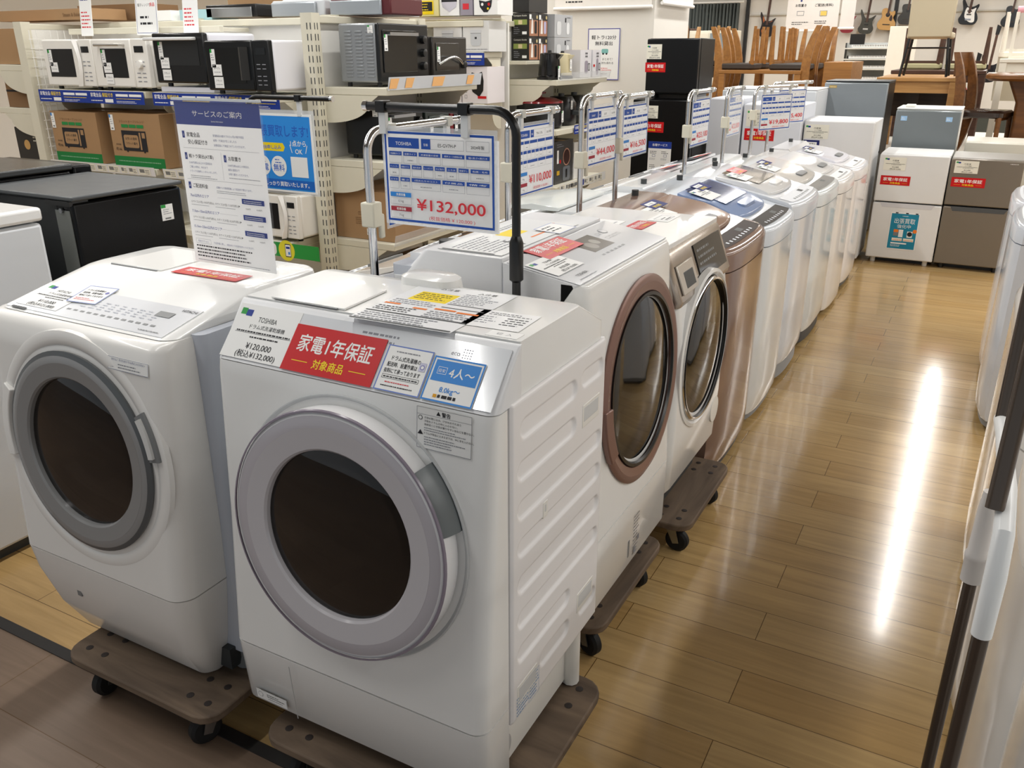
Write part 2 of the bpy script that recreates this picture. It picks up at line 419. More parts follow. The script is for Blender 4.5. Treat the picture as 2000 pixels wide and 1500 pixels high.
def warnlabel(parent, M4, w, h, head='警告', rows=9, seed=3):
    s = Sheet(w, h, PAPER, M4); s.frame_rect(0, 0, w, h, h * 0.012, GINK)
    s.poly([(w * 0.36, h * 0.86), (w * 0.44, h * 0.86), (w * 0.40, h * 0.96)], INK)
    s.text(head, w * 0.54, h * 0.855, h * 0.12, INK, bold=True)
    s.rect(0, h * 0.82, w, h * 0.008, GINK)
    for k, tx in enumerate(('子供の閉じ込み、けがのおそれあり', '子供をドラムの中に入らせない。', '本体近くに子供が乗りやすい台などを置かない。')):
        s.text(tx, w * 0.14, h * (0.73 - 0.08 * k), h * 0.062, INK, 'l')
    s.lines(w * 0.14, h * 0.50, w * 0.82, 2, h * 0.055, GINK, seed=seed)
    s.text('ドラムが完全に止まるまでは、中に手を入れない。', w * 0.14, h * 0.36, h * 0.06, INK, 'l')
    s.lines(w * 0.14, h * 0.28, w * 0.8, 4, h * 0.06, GINK, seed=seed + 1)
    s.disc(w * 0.07, h * 0.74, h * 0.055, INK); s.disc(w * 0.07, h * 0.74, h * 0.042, PAPER)
    s.poly([(w * 0.02, h * 0.34), (w * 0.12, h * 0.34), (w * 0.07, h * 0.45)], INK)
    return lab(s.build('warning_label', parent), 'small white warning label')

def door_parts(root, c, tilt, R, Rin, proud, ring_mats, glass, drum=True, depth=0.16, rim=None, n=72):
    """round porthole door: ring, window, drum; axis leans back by tilt"""
    ax = Vector((0, -math.cos(tilt), math.sin(tilt))); c = Vector(c)
    d = MB()
    ro, rm = ring_mats[0], ring_mats[1]
    mid = R - (R - Rin) * 0.42
    d.lathe([(R - 0.012, -0.012), (R - 0.002, 0.0), (R, proud * 0.6), (R - 0.003, proud - 0.004), (R - 0.010, proud), (mid, proud + 0.001), (mid, proud + 0.0012), (Rin + 0.004, proud - 0.002), (Rin, proud - 0.006), (Rin - 0.002, proud - 0.022), (Rin + 0.012, -0.012)], c, ax,
            [rim or ro, rim or ro, rim or ro, rm if rim is None else rim, ro, ro, rm, rm, rm, BLACK], n=n)
    door = d.build('door', root, smooth=30)
    g = MB(); g.lathe([(Rin - 0.001, proud - 0.014), (Rin * 0.8, proud - 0.009), (Rin * 0.4, proud - 0.005), (0, proud - 0.004), (0, proud - 0.0075), (Rin * 0.4, proud - 0.0085), (Rin * 0.8, proud - 0.0125), (Rin - 0.001, proud - 0.0175)] if drum else
                      [(Rin - 0.001, proud - 0.014), (Rin * 0.8, proud - 0.006), (Rin * 0.4, proud), (0, proud + 0.002)], c, ax, glass, n=n)
    lab(g.build('door_window', door, smooth=60), 'smoked round window')
    if drum:
        k = MB()
        k.lathe([(Rin + 0.03, -0.010), (Rin - 0.004, -0.014), (Rin - 0.012, -0.05), (Rin + 0.01, -0.07)], c, ax, RUBBER, n=n, caps=False)
        lab(k.build('gasket', root), 'grey rubber door seal')
        q = MB()
        q.lathe([(Rin + 0.01, -0.06), (Rin + 0.045, -0.075), (Rin + 0.045, -0.27), (Rin * 0.8, -0.30), (Rin * 0.3, -0.295), (0, -0.295)], c, ax, DRUMM, n=n, caps=False)
        for j in range(3):
            a = 2 * PI * j / 3 + 0.5; u = ax.cross(Vector((1, 0, 0))).normalized(); w = Vector((1, 0, 0))
            rad = u * math.cos(a) + w * math.sin(a)
            q.tube([c + rad * (Rin + 0.03) - ax * 0.08, c + rad * (Rin + 0.025) - ax * 0.26], 0.02, DRUMM, n=8)
        lab(q.build('drum', root), 'dark steel drum')
    return door
DRUMM = M('#4a4846', 0.4, metal=0.5, name='drum_steel')

def hole(obj, c, tilt, R):
    ax = Vector((0, -math.cos(tilt), math.sin(tilt))); c = Vector(c)
    k = MB(); k.cyl(c + ax * 0.3, c - ax * 0.5, R, WPLA, n=72); ct = k.build('cutter', obj.parent, smooth=0); cut(obj, ct)

def stadium_panel(y0, y1, z0, z1, x, dep, shapes, nx, nz, m, parent, name):
    """pressed steel side sheet: recessed round-ended channels (yc0, yc1, zc, half height)"""
    b = MB(); V = []; 
    for j in range(nz + 1):
        for i in range(nx + 1):
            y = y0 + (y1 - y0) * i / nx; z = z0 + (z1 - z0) * j / nz; d = 0
            for a, bb, zc, hh in shapes:
                yy = min(max(y, a + hh), bb - hh); q = math.hypot(y - yy, z - zc)
                t = min(1, max(0, (hh - q) / (0.006))); d = max(d, t * t * (3 - 2 * t))
            e = min(y - y0, y1 - y, z - z0, z1 - z); r = min(1, e / 0.006)
            V.append((x - dep * d - 0.005 * (1 - r) ** 2, y, z))
    F = [(j * (nx + 1) + i, j * (nx + 1) + i + 1, (j + 1) * (nx + 1) + i + 1, (j + 1) * (nx + 1) + i) for j in range(nz) for i in range(nx)]
    b.faces(V, F, m)
    # back of the sheet so that it has thickness
    b.box(x - 0.016, y0, z0, x - 0.012, y1, z1, m)
    n = nx + 1
    for (ya, za, yb, zb) in ((y0, z0, y1, z0), (y1, z0, y1, z1), (y1, z1, y0, z1), (y0, z1, y0, z0)):
        b.poly([(x - 0.005, ya, za), (x - 0.005, yb, zb), (x - 0.014, yb, zb), (x - 0.014, ya, za)], m)
    return b.build(name, parent, smooth=50)

# ---- centre washer: white, ribbed side, lilac-grey door
dolly('worn wooden dolly under the centre front washer with the lilac-grey door', (-0.86, 0.985, 0), 0, 0.60, 0.50)
T = thing('drum_washing_machine', 'white drum washer in front centre with lilac-grey door and ribbed side', 'washing machine', (-0.925, 1.02, 0.132), 0, 'front-loading drum washers')
HW = 0.31
b = MB(); b.loft([ring(z, -HW + t, HW - t, yf, 0.1, 0.03, 0.004) for z, yf, t in ((0.035, 0.02, 0.004), (0.045, 0.012, 0), (0.2, 0.0, 0))], WHITE); b.build('lower_panel', T)
b = MB(); b.box(-HW + 0.165, -0.0006 + 0.004, 0.05, -HW + 0.167, 0.02, 0.198, LGREY)
b = MB(); b.loft([ring(z, -HW, HW, yf, 0.1, 0.03, 0.004) for z, yf in ((0.204, 0.0), (0.5, 0.026), (0.80, 0.051), (0.819, 0.056))], WHITE); fp = b.build('front_panel', T)
tl = math.radians(5.0); DC = (0.012, 0.025, 0.546)
hole(fp, DC, tl, 0.234)
b = MB(); b.loft([ring(z, -HW, HW, yf, 0.148, 0.02, 0.003) for z, yf in ((0.821, 0.0565), (0.915, 0.140), (0.918, 0.146))], WHITE2); b.build('control_panel', T)
b = MB()
b.loft([ring(z, -HW + 0.004, HW - 0.004, 0.15, yb, 0.004, 0.02) for z, yb in ((0.76, 0.515), (0.862, 0.515), (0.916, 0.41), (0.921, 0.40))], WHITE); tc_ = b.build('top_cover', T)
b = MB(); b.loft([ring(z, -HW + 0.012, HW - 0.012, 0.1, 0.51, 0.004, 0.015) for z in (0.13, 0.80)], WHITE); hole(b.build('cabinet', T), DC, tl, 0.238)
b = MB(); b.loft([ring(z, -HW + 0.03, HW - 0.03, 0.07, 0.49, 0.02, 0.02) for z in (0.012, 0.15)], WPLA)
b.box(-HW + 0.03, 0.05, 0.03, HW - 0.03, 0.1, 0.2, WPLA); b.build('base', T)
for sx in (-1, 1):
    for yy in (0.09, 0.47):
        MB().lathe([(0.024, 0), (0.026, 0.01), (0.018, 0.03), (0.018, 0.06)], (sx * 0.235, yy, 0), (0, 0, 1), LGREY, n=20).build('foot', T)
b = MB(); b.tube([(0.288, 0.435, 0.001), (0.288, 0.435, 0.14)], 0.02, WPLA); b.build('drain_hose', T)
b = MB(); b.loft([[(HW - 0.05, 0.065 + 0.045 + 0.04 * math.cos(a), 0.07 + 0.04 * math.sin(a)) for a in [2 * PI * k / 24 for k in range(24)]], [(HW - 0.022, 0.11 + 0.036 * math.cos(a), 0.07 + 0.036 * math.sin(a)) for a in [2 * PI * k / 24 for k in range(24)]]], LGREY); b.build('drain_cap', T)
sh = []
for k in range(8):
    zc = 0.765 - k * 0.078
    if k == 0: sh += [(0.135, 0.37, zc, 0.021), (0.39, 0.50, zc + 0.005, 0.02)]
    elif k == 1: sh += [(0.125, 0.37, zc, 0.021)]
    elif k == 7: sh += [(0.22, 0.36, zc, 0.021), (0.41, 0.50, zc, 0.02)]
    elif k == 6: sh += [(0.125, 0.50, zc, 0.021)] if False else [(0.125, 0.36, zc, 0.021)]
    else: sh += [(0.125, 0.50, zc, 0.021)]
stadium_panel(0.105, 0.512, 0.15, 0.825, HW + 0.004, 0.0055, sh, 110, 230, M('#f0eeee', 0.3, var=0.02), T, 'side_panel')
for (yy, zz, w_, h_) in ((0.44, 0.69, 0.085, 0.05), (0.44, 0.245, 0.085, 0.05), (0.165, 0.205, 0.085, 0.05), (0.235, 0.565, 0.02, 0.035)):
    g = MB(); x = HW + 0.005
    g.prism([(yy - w_ / 2, zz - h_ / 2), (yy + w_ / 2, zz - h_ / 2), (yy + w_ / 2, zz + h_ / 2), (yy - w_ / 2, zz + h_ / 2)], 'x', x - 0.006, x, WPLA)
    g.prism([(yy - w_ / 2 + .006, zz - h_ / 2 + .012), (yy + w_ / 2 - .006, zz - h_ / 2 + .012), (yy + w_ / 2 - .006, zz + h_ / 2 - .006), (yy - w_ / 2 + .006, zz + h_ / 2 - .006)], 'x', x - 0.003, x + 0.0004, M('#d3d5d6', 0.4))
    g.build('side_grip', T, bevel=0.002)
s = Sheet(0.10, 0.08, None, frame((HW + 0.0045, 0.12, 0.155), (0, 1, 0), (0, 0, 1)))
s.lines(0.0, 0.045, 0.05, 6, 0.008, flat('#7ea2c8'), seed=4); s.lines(0.055, 0.055, 0.04, 7, 0.008, flat('#7ea2c8'), seed=5); s.frame_rect(0.05, 0.0, 0.045, 0.062, 0.0008, flat('#7ea2c8')); s.build('printed_notice', T)
door = door_parts(T, (DC[0], DC[1], DC[2]), tl, 0.241, 0.165, 0.042, (M('#b9b5bb', 0.16, var=0.02), M('#c6c3c7', 0.14, var=0.02)), WINDOW, rim=M('#e9e9ea', 0.25, var=0.02))
b = MB(); ax = Vector((0, -math.cos(tl), math.sin(tl))); b.lathe([(0.240, 0.0375), (0.2425, 0.040), (0.2405, 0.0432), (0.237, 0.0436)], DC, ax, M('#8c8390', 0.2), n=80, caps=False); lab(b.build('trim_ring', door, smooth=50), 'thin violet-grey edge ring')
b = MB(); b.lathe([(0.260, -0.012), (0.259, 0.0015), (0.257, 0.002), (0.246, -0.010), (0.232, -0.014)], DC, ax, M('#c2c4c5', 0.3, var=0.02), n=80, caps=False); lab(b.build('door_surround', T, smooth=40), 'recessed grey ring around the door')
b = MB(); rings = []
up = ax.cross(Vector((1, 0, 0))).normalized()
for k in range(13):
    a = math.radians(15 + 29 * k / 12); e = Vector(DC) + (Vector((1, 0, 0)) * math.cos(a) + up * math.sin(a)) * 0.0
    dr = Vector((1, 0, 0)) * math.cos(a) + up * math.sin(a)
    rings.append([tuple(Vector(DC) + dr * r + ax * h) for r, h in ((0.236, -0.004), (0.254, -0.004), (0.254, 0.008), (0.246, 0.028), (0.2375, 0.0395))])
b.loft(rings, M('#6f7577', 0.3)); lab(b.build('door_handle', door), 'dark grey pull recess')
# top cover details
z = 0.9215
b = MB(); b.prism([(-0.245, 0.155), (-0.065, 0.155), (-0.075, 0.30), (-0.25, 0.33)], 'z', z, z + 0.004, WHITE); b.box(-0.235, 0.1505, z + 0.0005, -0.08, 0.156, z + 0.003, MGREY); b.build('detergent_lid', T, bevel=0.002)
b = MB(); b.loft([[(x0 * kx - 0.035, 0.40 + y0 * kx, zz) for x0, y0 in rrect(0.13, 0.07, 0.03)] for kx, zz in ((1.15, z - 0.05), (1.0, z + 0.014), (0.8, z + 0.02))], WHITE); b.build('top_bulge', T)
s = Sheet(0.215, 0.262, None, frame((-0.035, 0.125, z), (1, 0.03, 0), (-0.05, 1, 0)))
s.rect(0.0, 0.0, 0.215, 0.262, flat('#eeeff0', 0.3))
s.rect(0.03, 0.15, 0.085, 0.06, YEL); s.lines(0.035, 0.197, 0.07, 4, 0.011, INK, seed=2)
s.text('△注意', 0.075, 0.235, 0.014, INK); s.text('△注意', 0.16, 0.235, 0.014, INK)
s.lines(0.12, 0.222, 0.085, 7, 0.0105, GINK, seed=8); s.rect(0.12, 0.150, 0.09, 0.0035, DGREY); s.rect(0.12, 0.128, 0.09, 0.0035, DGREY)
s.lines(0.01, 0.14, 0.10, 3, 0.0105, GINK, seed=9); s.rect(0.005, 0.108, 0.035, 0.008, ORANGE); s.rect(0.075, 0.098, 0.03, 0.008, ORANGE); s.rect(0.115, 0.11, 0.045, 0.008, ORANGE); s.rect(0.165, 0.105, 0.045, 0.008, ORANGE)
s.lines(0.005, 0.09, 0.10, 3, 0.0105, INK, seed=10); s.lines(0.115, 0.095, 0.095, 4, 0.0105, GINK, seed=11); s.rect(0.0, 0.055, 0.212, 0.005, DGREY); s.lines(0.005, 0.043, 0.2, 4, 0.0105, GINK, seed=12); s.rect(0.0, 0.003, 0.212, 0.005, DGREY)
s.build('instruction_sheet', T)
s = Sheet(0.115, 0.10, None, frame((0.165, 0.185, z), (1, 0.05, 0), (0, 1, 0)))
s.rect(0, 0, 0.115, 0.10, flat('#f6f6f6', 0.3)); s.lines(0.02, 0.085, 0.09, 2, 0.009, INK, seed=3); s.lines(0.015, 0.06, 0.04, 4, 0.012, GINK, seed=4); s.lines(0.065, 0.06, 0.045, 4, 0.012, INK, seed=6); s.build('drain_notice', T)
s = Sheet(0.06, 0.03, PAPER, frame((0.235, 0.115 + 0.04, z), (1, 0.02, 0), (0, 1, 0))); s.text('切  入', 0.03, 0.01, 0.012, GINK); s.build('power_switch_plate', T)
# stickers on the sloping control panel
cu, cv = Vector((1, 0, 0)), Vector((0, 0.0835, 0.094)).normalized()
def onpanel(x, v): return Vector((x, 0.0565, 0.821)) + cv * v + Vector((0, -0.0012, 0.001))
s = Sheet(0.60, 0.112, M('#e3e6ea', 0.12, var=0.01, coat=0.5), frame(onpanel(-0.30, 0.006), cu, cv), thick=0.002); s.lines(0.30, 0.095, 0.12, 2, 0.012, GINK, seed=21); s.text('eco', 0.50, 0.085, 0.012, GINK)
for i in range(4):
    for j in range(4): s.disc(0.515 + 0.005 * i, 0.083 + 0.005 * j, 0.0012, GINK, n=8)
s.build('control_face', T)
pricecard(T, frame(onpanel(-0.30, 0.006) + Vector((0, -0.001, 0.001)), cu, cv), 0.155, 0.112, 'TOSHIBA', 'ドラム式洗濯乾燥機', '¥120,000', '(税込¥132,000)', 31)
warranty(T, frame(onpanel(-0.146, 0.004) + Vector((0, -0.0016, 0.0016)), cu, cv), 0.206, 0.092)
s = Sheet(0.094, 0.085, PAPER, frame(onpanel(0.067, 0.004) + Vector((0, -0.0018, 0.0016)), cu, cv)); s.frame_rect(0, 0, 0.094, 0.085, 0.0022, flat('#6f86c9'))
s.text('ドラム式洗濯機の', 0.045, 0.058, 0.0095, INK, bold=True, width=0.06); s.text('配送時、設置作業は', 0.041, 0.046, 0.0095, INK, bold=True, width=0.062); s.text('有料にて承っております', 0.045, 0.034, 0.0095, INK, bold=True, width=0.075)
s.lines(0.02, 0.073, 0.05, 1, 0.006, GINK); s.frame_rect(0.008, 0.023, 0.076, 0.0075, 0.0006, INK); s.lines(0.011, 0.0253, 0.07, 1, 0.006, INK, seed=5); s.lines(0.018, 0.016, 0.05, 1, 0.005, PRED, seed=6); s.lines(0.012, 0.009, 0.065, 1, 0.005, INK, seed=7)
s.rect(0.075, 0.046, 0.013, 0.016, flat('#c9c9dd')); s.disc(0.0815, 0.0535, 0.0045, flat('#7b7bb5')); s.disc(0.0815, 0.0535, 0.003, PAPER); lab(s.build('delivery_card', T), 'small white notice card with a thin blue border')
s = Sheet(0.100, 0.080, PAPER, frame(onpanel(0.165, 0.004) + Vector((0, -0.0022, 0.002)), cu, cv)); s.frame_rect(0, 0, 0.1, 0.08, 0.003, BLUE); s.rect(0.006, 0.036, 0.088, 0.038, BLUE)
s.frame_rect(0.014, 0.049, 0.018, 0.013, 0.0007, PAPER); s.text('目安', 0.023, 0.0525, 0.007, PAPER); s.text('4人～', 0.062, 0.047, 0.020, PAPER, bold=True); s.text('8.0kg～', 0.05, 0.018, 0.013, BLUE, bold=True)
s.rect(0.022, 0.007, 0.007, 0.006, flat('#e0a020')); s.lines(0.031, 0.0075, 0.035, 1, 0.011, INK, th=0.5); lab(s.build('capacity_card', T), 'small blue and white capacity card')
nv = Vector((0, -math.cos(tl), math.sin(tl)))
def onfront(x, zz): return Vector((x, 0.026 + 0.025 * (zz - 0.5) / 0.3 - 0.0014, zz))
warnlabel(T, frame(onfront(0.162, 0.742), (1, 0, 0), (0, 0.09, 1)), 0.108, 0.074)
s = Sheet(0.086, 0.024, PAPER, frame((-0.265, 0.004, 0.058), (1, 0, 0), (0, -0.05, 1))); s.frame_rect(0, 0, 0.086, 0.024, 0.0006, GINK); s.disc(0.012, 0.013, 0.007, GINK); s.disc(0.012, 0.013, 0.006, PAPER); s.lines(0.03, 0.017, 0.05, 2, 0.005, INK); s.lines(0.033, 0.006, 0.04, 1, 0.005, GINK); s.build('filter_label', T)
s = Sheet(0.002, 0.142, LGREY, frame((-0.148, -0.0003, 0.052), (1, 0, 0), (0, -0.06, 1))); s.build('filter_door_seam', T)

# ---- left washer: rounded white body with grey door ring
dolly('worn wooden dolly at front left under the round-bodied white washer', (-1.53, 0.955, 0), 0, 0.50, 0.50)
Hh = thing('drum_washing_machine', 'white round-bodied drum washer at front left with dark grey door ring', 'washing machine', (-1.615, 0.995, 0.132), 0, 'front-loading drum washers')
def hring(z, hl, hr, yf, yb=0.12, r=0.045): return ring(z, -hl, hr, yf, yb, r, 0.004, 7)
HB = M('#eeece8', 0.25, var=0.02, coat=0.2)
b = MB(); b.loft([hring(z, a, c_, yf) for z, a, c_, yf in ((0.0, 0.205, 0.225, 0.085), (0.012, 0.212, 0.232, 0.06), (0.10, 0.245, 0.252, 0.018), (0.20, 0.268, 0.268, -0.004), (0.262, 0.277, 0.276, -0.009))], HB); b.build('lower_panel', Hh)
b = MB(); b.loft([hring(z, a, c_, yf) for z, a, c_, yf in ((0.265, 0.277, 0.276, -0.009), (0.40, 0.283, 0.281, 0.001), (0.62, 0.285, 0.283, 0.0155), (0.77, 0.285, 0.283, 0.027), (0.818, 0.284, 0.282, 0.033), (0.831, 0.283, 0.281, 0.045), (0.836, 0.281, 0.279, 0.060))], HB); fp = b.build('front_panel', Hh)
DH = (0.006, 0.012, 0.56); th = math.radians(4)
hole(fp, DH, th, 0.222)
b = MB(); b.loft([ring(z, -a, c_, yf, 0.525, 0.04, 0.04, 7) for z, a, c_, yf in ((0.80, 0.282, 0.28, 0.12), (0.838, 0.279, 0.277, 0.064), (0.868, 0.277, 0.275, 0.20), (0.886, 0.272, 0.27, 0.28), (0.890, 0.262, 0.26, 0.30))], WHITE); b.build('top_cover', Hh)
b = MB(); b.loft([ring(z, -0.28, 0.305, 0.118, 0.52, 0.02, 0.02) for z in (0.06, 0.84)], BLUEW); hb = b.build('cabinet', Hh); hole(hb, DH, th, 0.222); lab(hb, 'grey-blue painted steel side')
b = MB(); b.box(-0.22, 0.1, 0.015, 0.27, 0.5, 0.07, DGREY); b.build('base', Hh)
for sx in (-0.2, 0.265):
    for yy in (0.15, 0.46): MB().lathe([(0.024, 0), (0.027, 0.01), (0.02, 0.03), (0.02, 0.06)], (sx, yy, 0), (0, 0, 1), MGREY, n=20).build('foot', Hh)
dr = door_parts(Hh, DH, th, 0.228, 0.168, 0.012, (M('#8f8f8f', 0.2, var=0.02), M('#8a8a8a', 0.18, var=0.02)), WINDOW, rim=M('#55585a', 0.3))
ax = Vector((0, -math.cos(th), math.sin(th)))
b = MB(); b.lathe([(0.272, -0.012), (0.270, -0.001), (0.264, 0.0012), (0.252, 0.0016), (0.240, 0.0005), (0.232, -0.010), (0.222, -0.012)], DH, ax, HB, n=80, caps=False); lab(b.build('door_surround', Hh, smooth=50), 'raised white ring around the door')
b = MB(); up = ax.cross(Vector((1, 0, 0))).normalized(); rings = []; r2 = []
for k in range(13):
    a = math.radians(8 + 24 * k / 12); d_ = Vector((1, 0, 0)) * math.cos(a) + up * math.sin(a)
    rings.append([tuple(Vector(DH) + d_ * r + ax * h) for r, h in ((0.230, 0.0), (0.258, 0.0), (0.258, 0.008), (0.232, 0.010))])
    if 1 <= k <= 11: r2.append([tuple(Vector(DH) + d_ * r + ax * h) for r, h in ((0.237, 0.007), (0.249, 0.006), (0.249, 0.015), (0.237, 0.016))])
b.loft(rings, MGREY); b.loft(r2, M('#d7d7d5', 0.25)); lab(b.build('door_handle', dr), 'vertical pale grip in a grey recess')
b = MB(); rings = []
for k in range(13):
    a = math.radians(172 - 2 + 40 * (k / 12 - 0.42)); d_ = Vector((1, 0, 0)) * math.cos(a) + up * math.sin(a)
    rings.append([tuple(Vector(DH) + d_ * r + ax * h) for r, h in ((0.232, 0.0), (0.266, -0.01), (0.264, 0.008), (0.236, 0.012))])
b.loft(rings, HB); b.build('hinge_cover', Hh, bevel=0.002)
b = MB(); b.box(-0.112, 0.0022, 0.157, -0.097, 0.018, 0.176, MGREY); b.build('filter_latch', Hh)
b = MB(); z = 0.8905; b.box(-0.20, 0.31, z - 0.012, -0.04, 0.315, z + 0.002, MGREY); b.prism([(-0.205, 0.315), (-0.03, 0.315), (-0.03, 0.50), (-0.2, 0.50)], 'z', z - 0.004, z + 0.003, WHITE); b.build('detergent_lid', Hh, bevel=0.002)
# control panel lying on the slope between front edge and top
pv = Vector((0, 0.136, 0.030)); P0 = Vector((-0.255, 0.073, 0.8405))
s = Sheet(0.50, 0.115, M('#eceef2', 0.14, var=0.01, coat=0.4), frame(P0, (1, 0, 0), pv), thick=0.002)
s.lines(0.18, 0.085, 0.0, 1, 0.01, GINK)
for k in range(13): s.rect(0.17 + 0.022 * k, 0.028, 0.013, 0.006, MGREY)
for k in range(9): s.lines(0.19 + 0.027 * k, 0.075, 0.018, 4, 0.009, flat('#c0c3cb'), seed=k)
s.rect(0.405, 0.066, 0.045, 0.020, MGREY); s.text('HITACHI', 0.475, 0.098, 0.011, INK, bold=True); s.lines(0.42, 0.009, 0.06, 1, 0.008, MGREY)
s.rect(0.02, -0.004, 0.05, 0.008, DGREY); s.build('control_panel', Hh)
pricecard(Hh, frame(P0 + Vector((0.015, 0.012, 0.0045)), (1, 0, 0), pv), 0.14, 0.10, 'HITACHI', 'ドラム式洗濯乾燥機', '¥110,000', '(税込¥121,000)', 77)
s = Sheet(0.085, 0.075, PAPER, frame(P0 + Vector((0.14, 0.05, 0.0158)), (1, 0.12, 0), pv)); s.frame_rect(0, 0, 0.085, 0.075, 0.002, flat('#6f86c9'))
s.text('ドラム式洗濯機の', 0.038, 0.053, 0.008, INK, bold=True, width=0.052); s.text('配送時、設置作業は', 0.038, 0.041, 0.008, INK, bold=True, width=0.056); s.text('有料にて承っております', 0.042, 0.029, 0.008, INK, bold=True, width=0.068); s.lines(0.01, 0.018, 0.06, 2, 0.006, PRED); s.disc(0.073, 0.05, 0.005, flat('#7b7bb5')); lab(s.build('delivery_card', Hh), 'small white notice card with a thin blue border')
warranty(Hh, frame((0.0, 0.318, 0.8925), (1, 0.02, 0), (-0.02, 1, 0)), 0.20, 0.055)
s = Sheet(0.118, 0.026, PAPER, frame((0.13, 0.0255, 0.773), (1, 0, 0), (0, 0.18, 1))); s.frame_rect(0, 0, 0.118, 0.026, 0.0006, BINK); s.text('きけん！子どもをドラム内に入らせない', 0.06, 0.019, 0.0055, BINK); s.text('警告', 0.012, 0.005, 0.005, BINK); s.lines(0.03, 0.011, 0.08, 2, 0.006, GINK); lab(s.build('warning_label', Hh), 'narrow white safety label')
# ---- aisle washer with rose-gold door (front faces the aisle, +X)
dolly('wooden dolly under the rose-gold door washer, half hidden behind the centre washer', (-0.645, 1.9, 0), PI / 2, 0.50, 0.48)
R3 = thing('drum_washing_machine', 'white drum washer with rose-gold door ring behind the centre front washer', 'washing machine', (-0.655, 1.888, 0.132), PI / 2, 'front-loading drum washers')
ROSE = M('#8a6a60', 0.3, metal=0.35, var=0.02, name='rose_gold_plastic')
HW = 0.283
b = MB(); b.loft([ring(z, -HW + t, HW - t, yf, 0.1, 0.03, 0.004) for z, yf, t in ((0.055, 0.01, 0.015), (0.075, 0.0, 0.006), (0.262, 0.0, 0))], WHITE); b.build('lower_panel', R3)
b = MB(); b.loft([ring(z, -HW, HW, yf, 0.1, 0.03, 0.004) for z, yf in ((0.266, 0.0), (0.6, 0.018), (0.86, 0.032), (0.893, 0.038), (0.901, 0.046))], WHITE); b.build('front_panel', R3)
b = MB(); b.loft([ring(z, -HW, HW, yf, yb, 0.01, 0.004) for z, yf, yb in ((0.86, 0.08, 0.24), (0.902, 0.052, 0.24), (0.932, 0.235, 0.24))], WHITE2); b.build('control_panel', R3)
b = MB(); b.loft([ring(z, -HW + 0.003, HW - 0.003, 0.243, yb, 0.003, 0.02) for z, yb in ((0.78, 0.55), (0.87, 0.55), (0.872, 0.52), (0.936, 0.46), (0.94, 0.45))], WHITE2); b.box(-HW + 0.06, 0.45, 0.86, HW - 0.3, 0.53, 0.915, WHITE2); b.build('top_cover', R3, bevel=0.003)
b = MB(); b.cyl((-0.1, 0.50, 0.87), (-0.1, 0.50, 0.925), 0.022, DGREY); b.build('water_inlet', R3)
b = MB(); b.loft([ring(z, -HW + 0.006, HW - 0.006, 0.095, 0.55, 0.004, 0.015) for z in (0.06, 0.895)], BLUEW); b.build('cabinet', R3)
b = MB(); b.loft([ring(z, -HW + 0.04, HW - 0.04, 0.05, 0.50, 0.02, 0.02) for z in (0.012, 0.1)], WPLA); b.build('base', R3)
for sx in (-0.22, 0.22):
    for yy in (0.08, 0.46): MB().lathe([(0.024, 0), (0.026, 0.01), (0.018, 0.03), (0.018, 0.06)], (sx, yy, 0), (0, 0, 1), LGREY, n=20).build('foot', R3)
t3 = math.radians(3)
ROSEG = M('#100f0d', 0.05, spec=0.7, name='dark_door_glass')
dr = door_parts(R3, (0.045, 0.02, 0.585), t3, 0.270, 0.225, 0.014, (ROSE, ROSE), ROSEG, drum=False, rim=ROSE)
ax = Vector((0, -math.cos(t3), math.sin(t3)))
b = MB(); b.lathe([(0.2255, 0.006), (0.2255, 0.0155), (0.217, 0.016), (0.213, 0.010)], (0.045, 0.02, 0.585), ax, BLACK, n=72, caps=False); lab(b.build('inner_ring', dr), 'black ring inside the rose-gold ring')
b = MB(); rings = []; up = ax.cross(Vector((1, 0, 0))).normalized()
for k in range(13):
    a = math.radians(178 + 32 * k / 12); d_ = Vector((1, 0, 0)) * math.cos(a) + up * math.sin(a)
    rings.append([tuple(Vector((0.045, 0.02, 0.585)) + d_ * r + ax * h) for r, h in ((0.234, 0.008), (0.274, 0.004), (0.274, 0.020), (0.238, 0.024))])
b.loft(rings, ROSE); b.build('door_handle', dr, bevel=0.003)
k3 = Vector((0, 0.183, 0.03)); o3 = Vector((-0.28, 0.053, 0.9035))
s = Sheet(0.56, 0.18, M('#e4e6ea', 0.12, var=0.01, coat=0.5), frame(o3, (1, 0, 0), k3), thick=0.001)
s.rect(0.255, 0.075, 0.125, 0.078, M('#6a655e', 0.15)); s.disc(0.34, 0.115, 0.016, M('#8d877d', 0.2)); s.disc(0.30, 0.105, 0.02, M('#837c71', 0.2))
for k in range(6): s.rect(0.25 + 0.025 * k, 0.05, 0.014, 0.007, MGREY); s.frame_rect(0.40 + 0.022 * (k % 4), 0.10 + 0.03 * (k // 4), 0.016, 0.012, 0.001, MGREY)
s.disc(0.45, 0.14, 0.014, MGREY); s.disc(0.45, 0.14, 0.012, M('#e4e6ea', 0.12, var=0.01, coat=0.5)); s.text('TOSHIBA', 0.075, 0.025, 0.013, INK); s.lines(0.03, 0.012, 0.09, 1, 0.006, GINK); s.build('control_face', R3)
pricecard(R3, frame(o3 + Vector((0.01, 0.055, 0.0115)), (1, 0, 0), k3), 0.135, 0.085, 'TOSHIBA', 'ドラム式洗濯乾燥機', '¥100,000', '(税込¥110,000)', 41)
warranty(R3, frame(o3 + Vector((0.10, 0.12, 0.0225)), (1, 0, 0), k3), 0.19, 0.082)
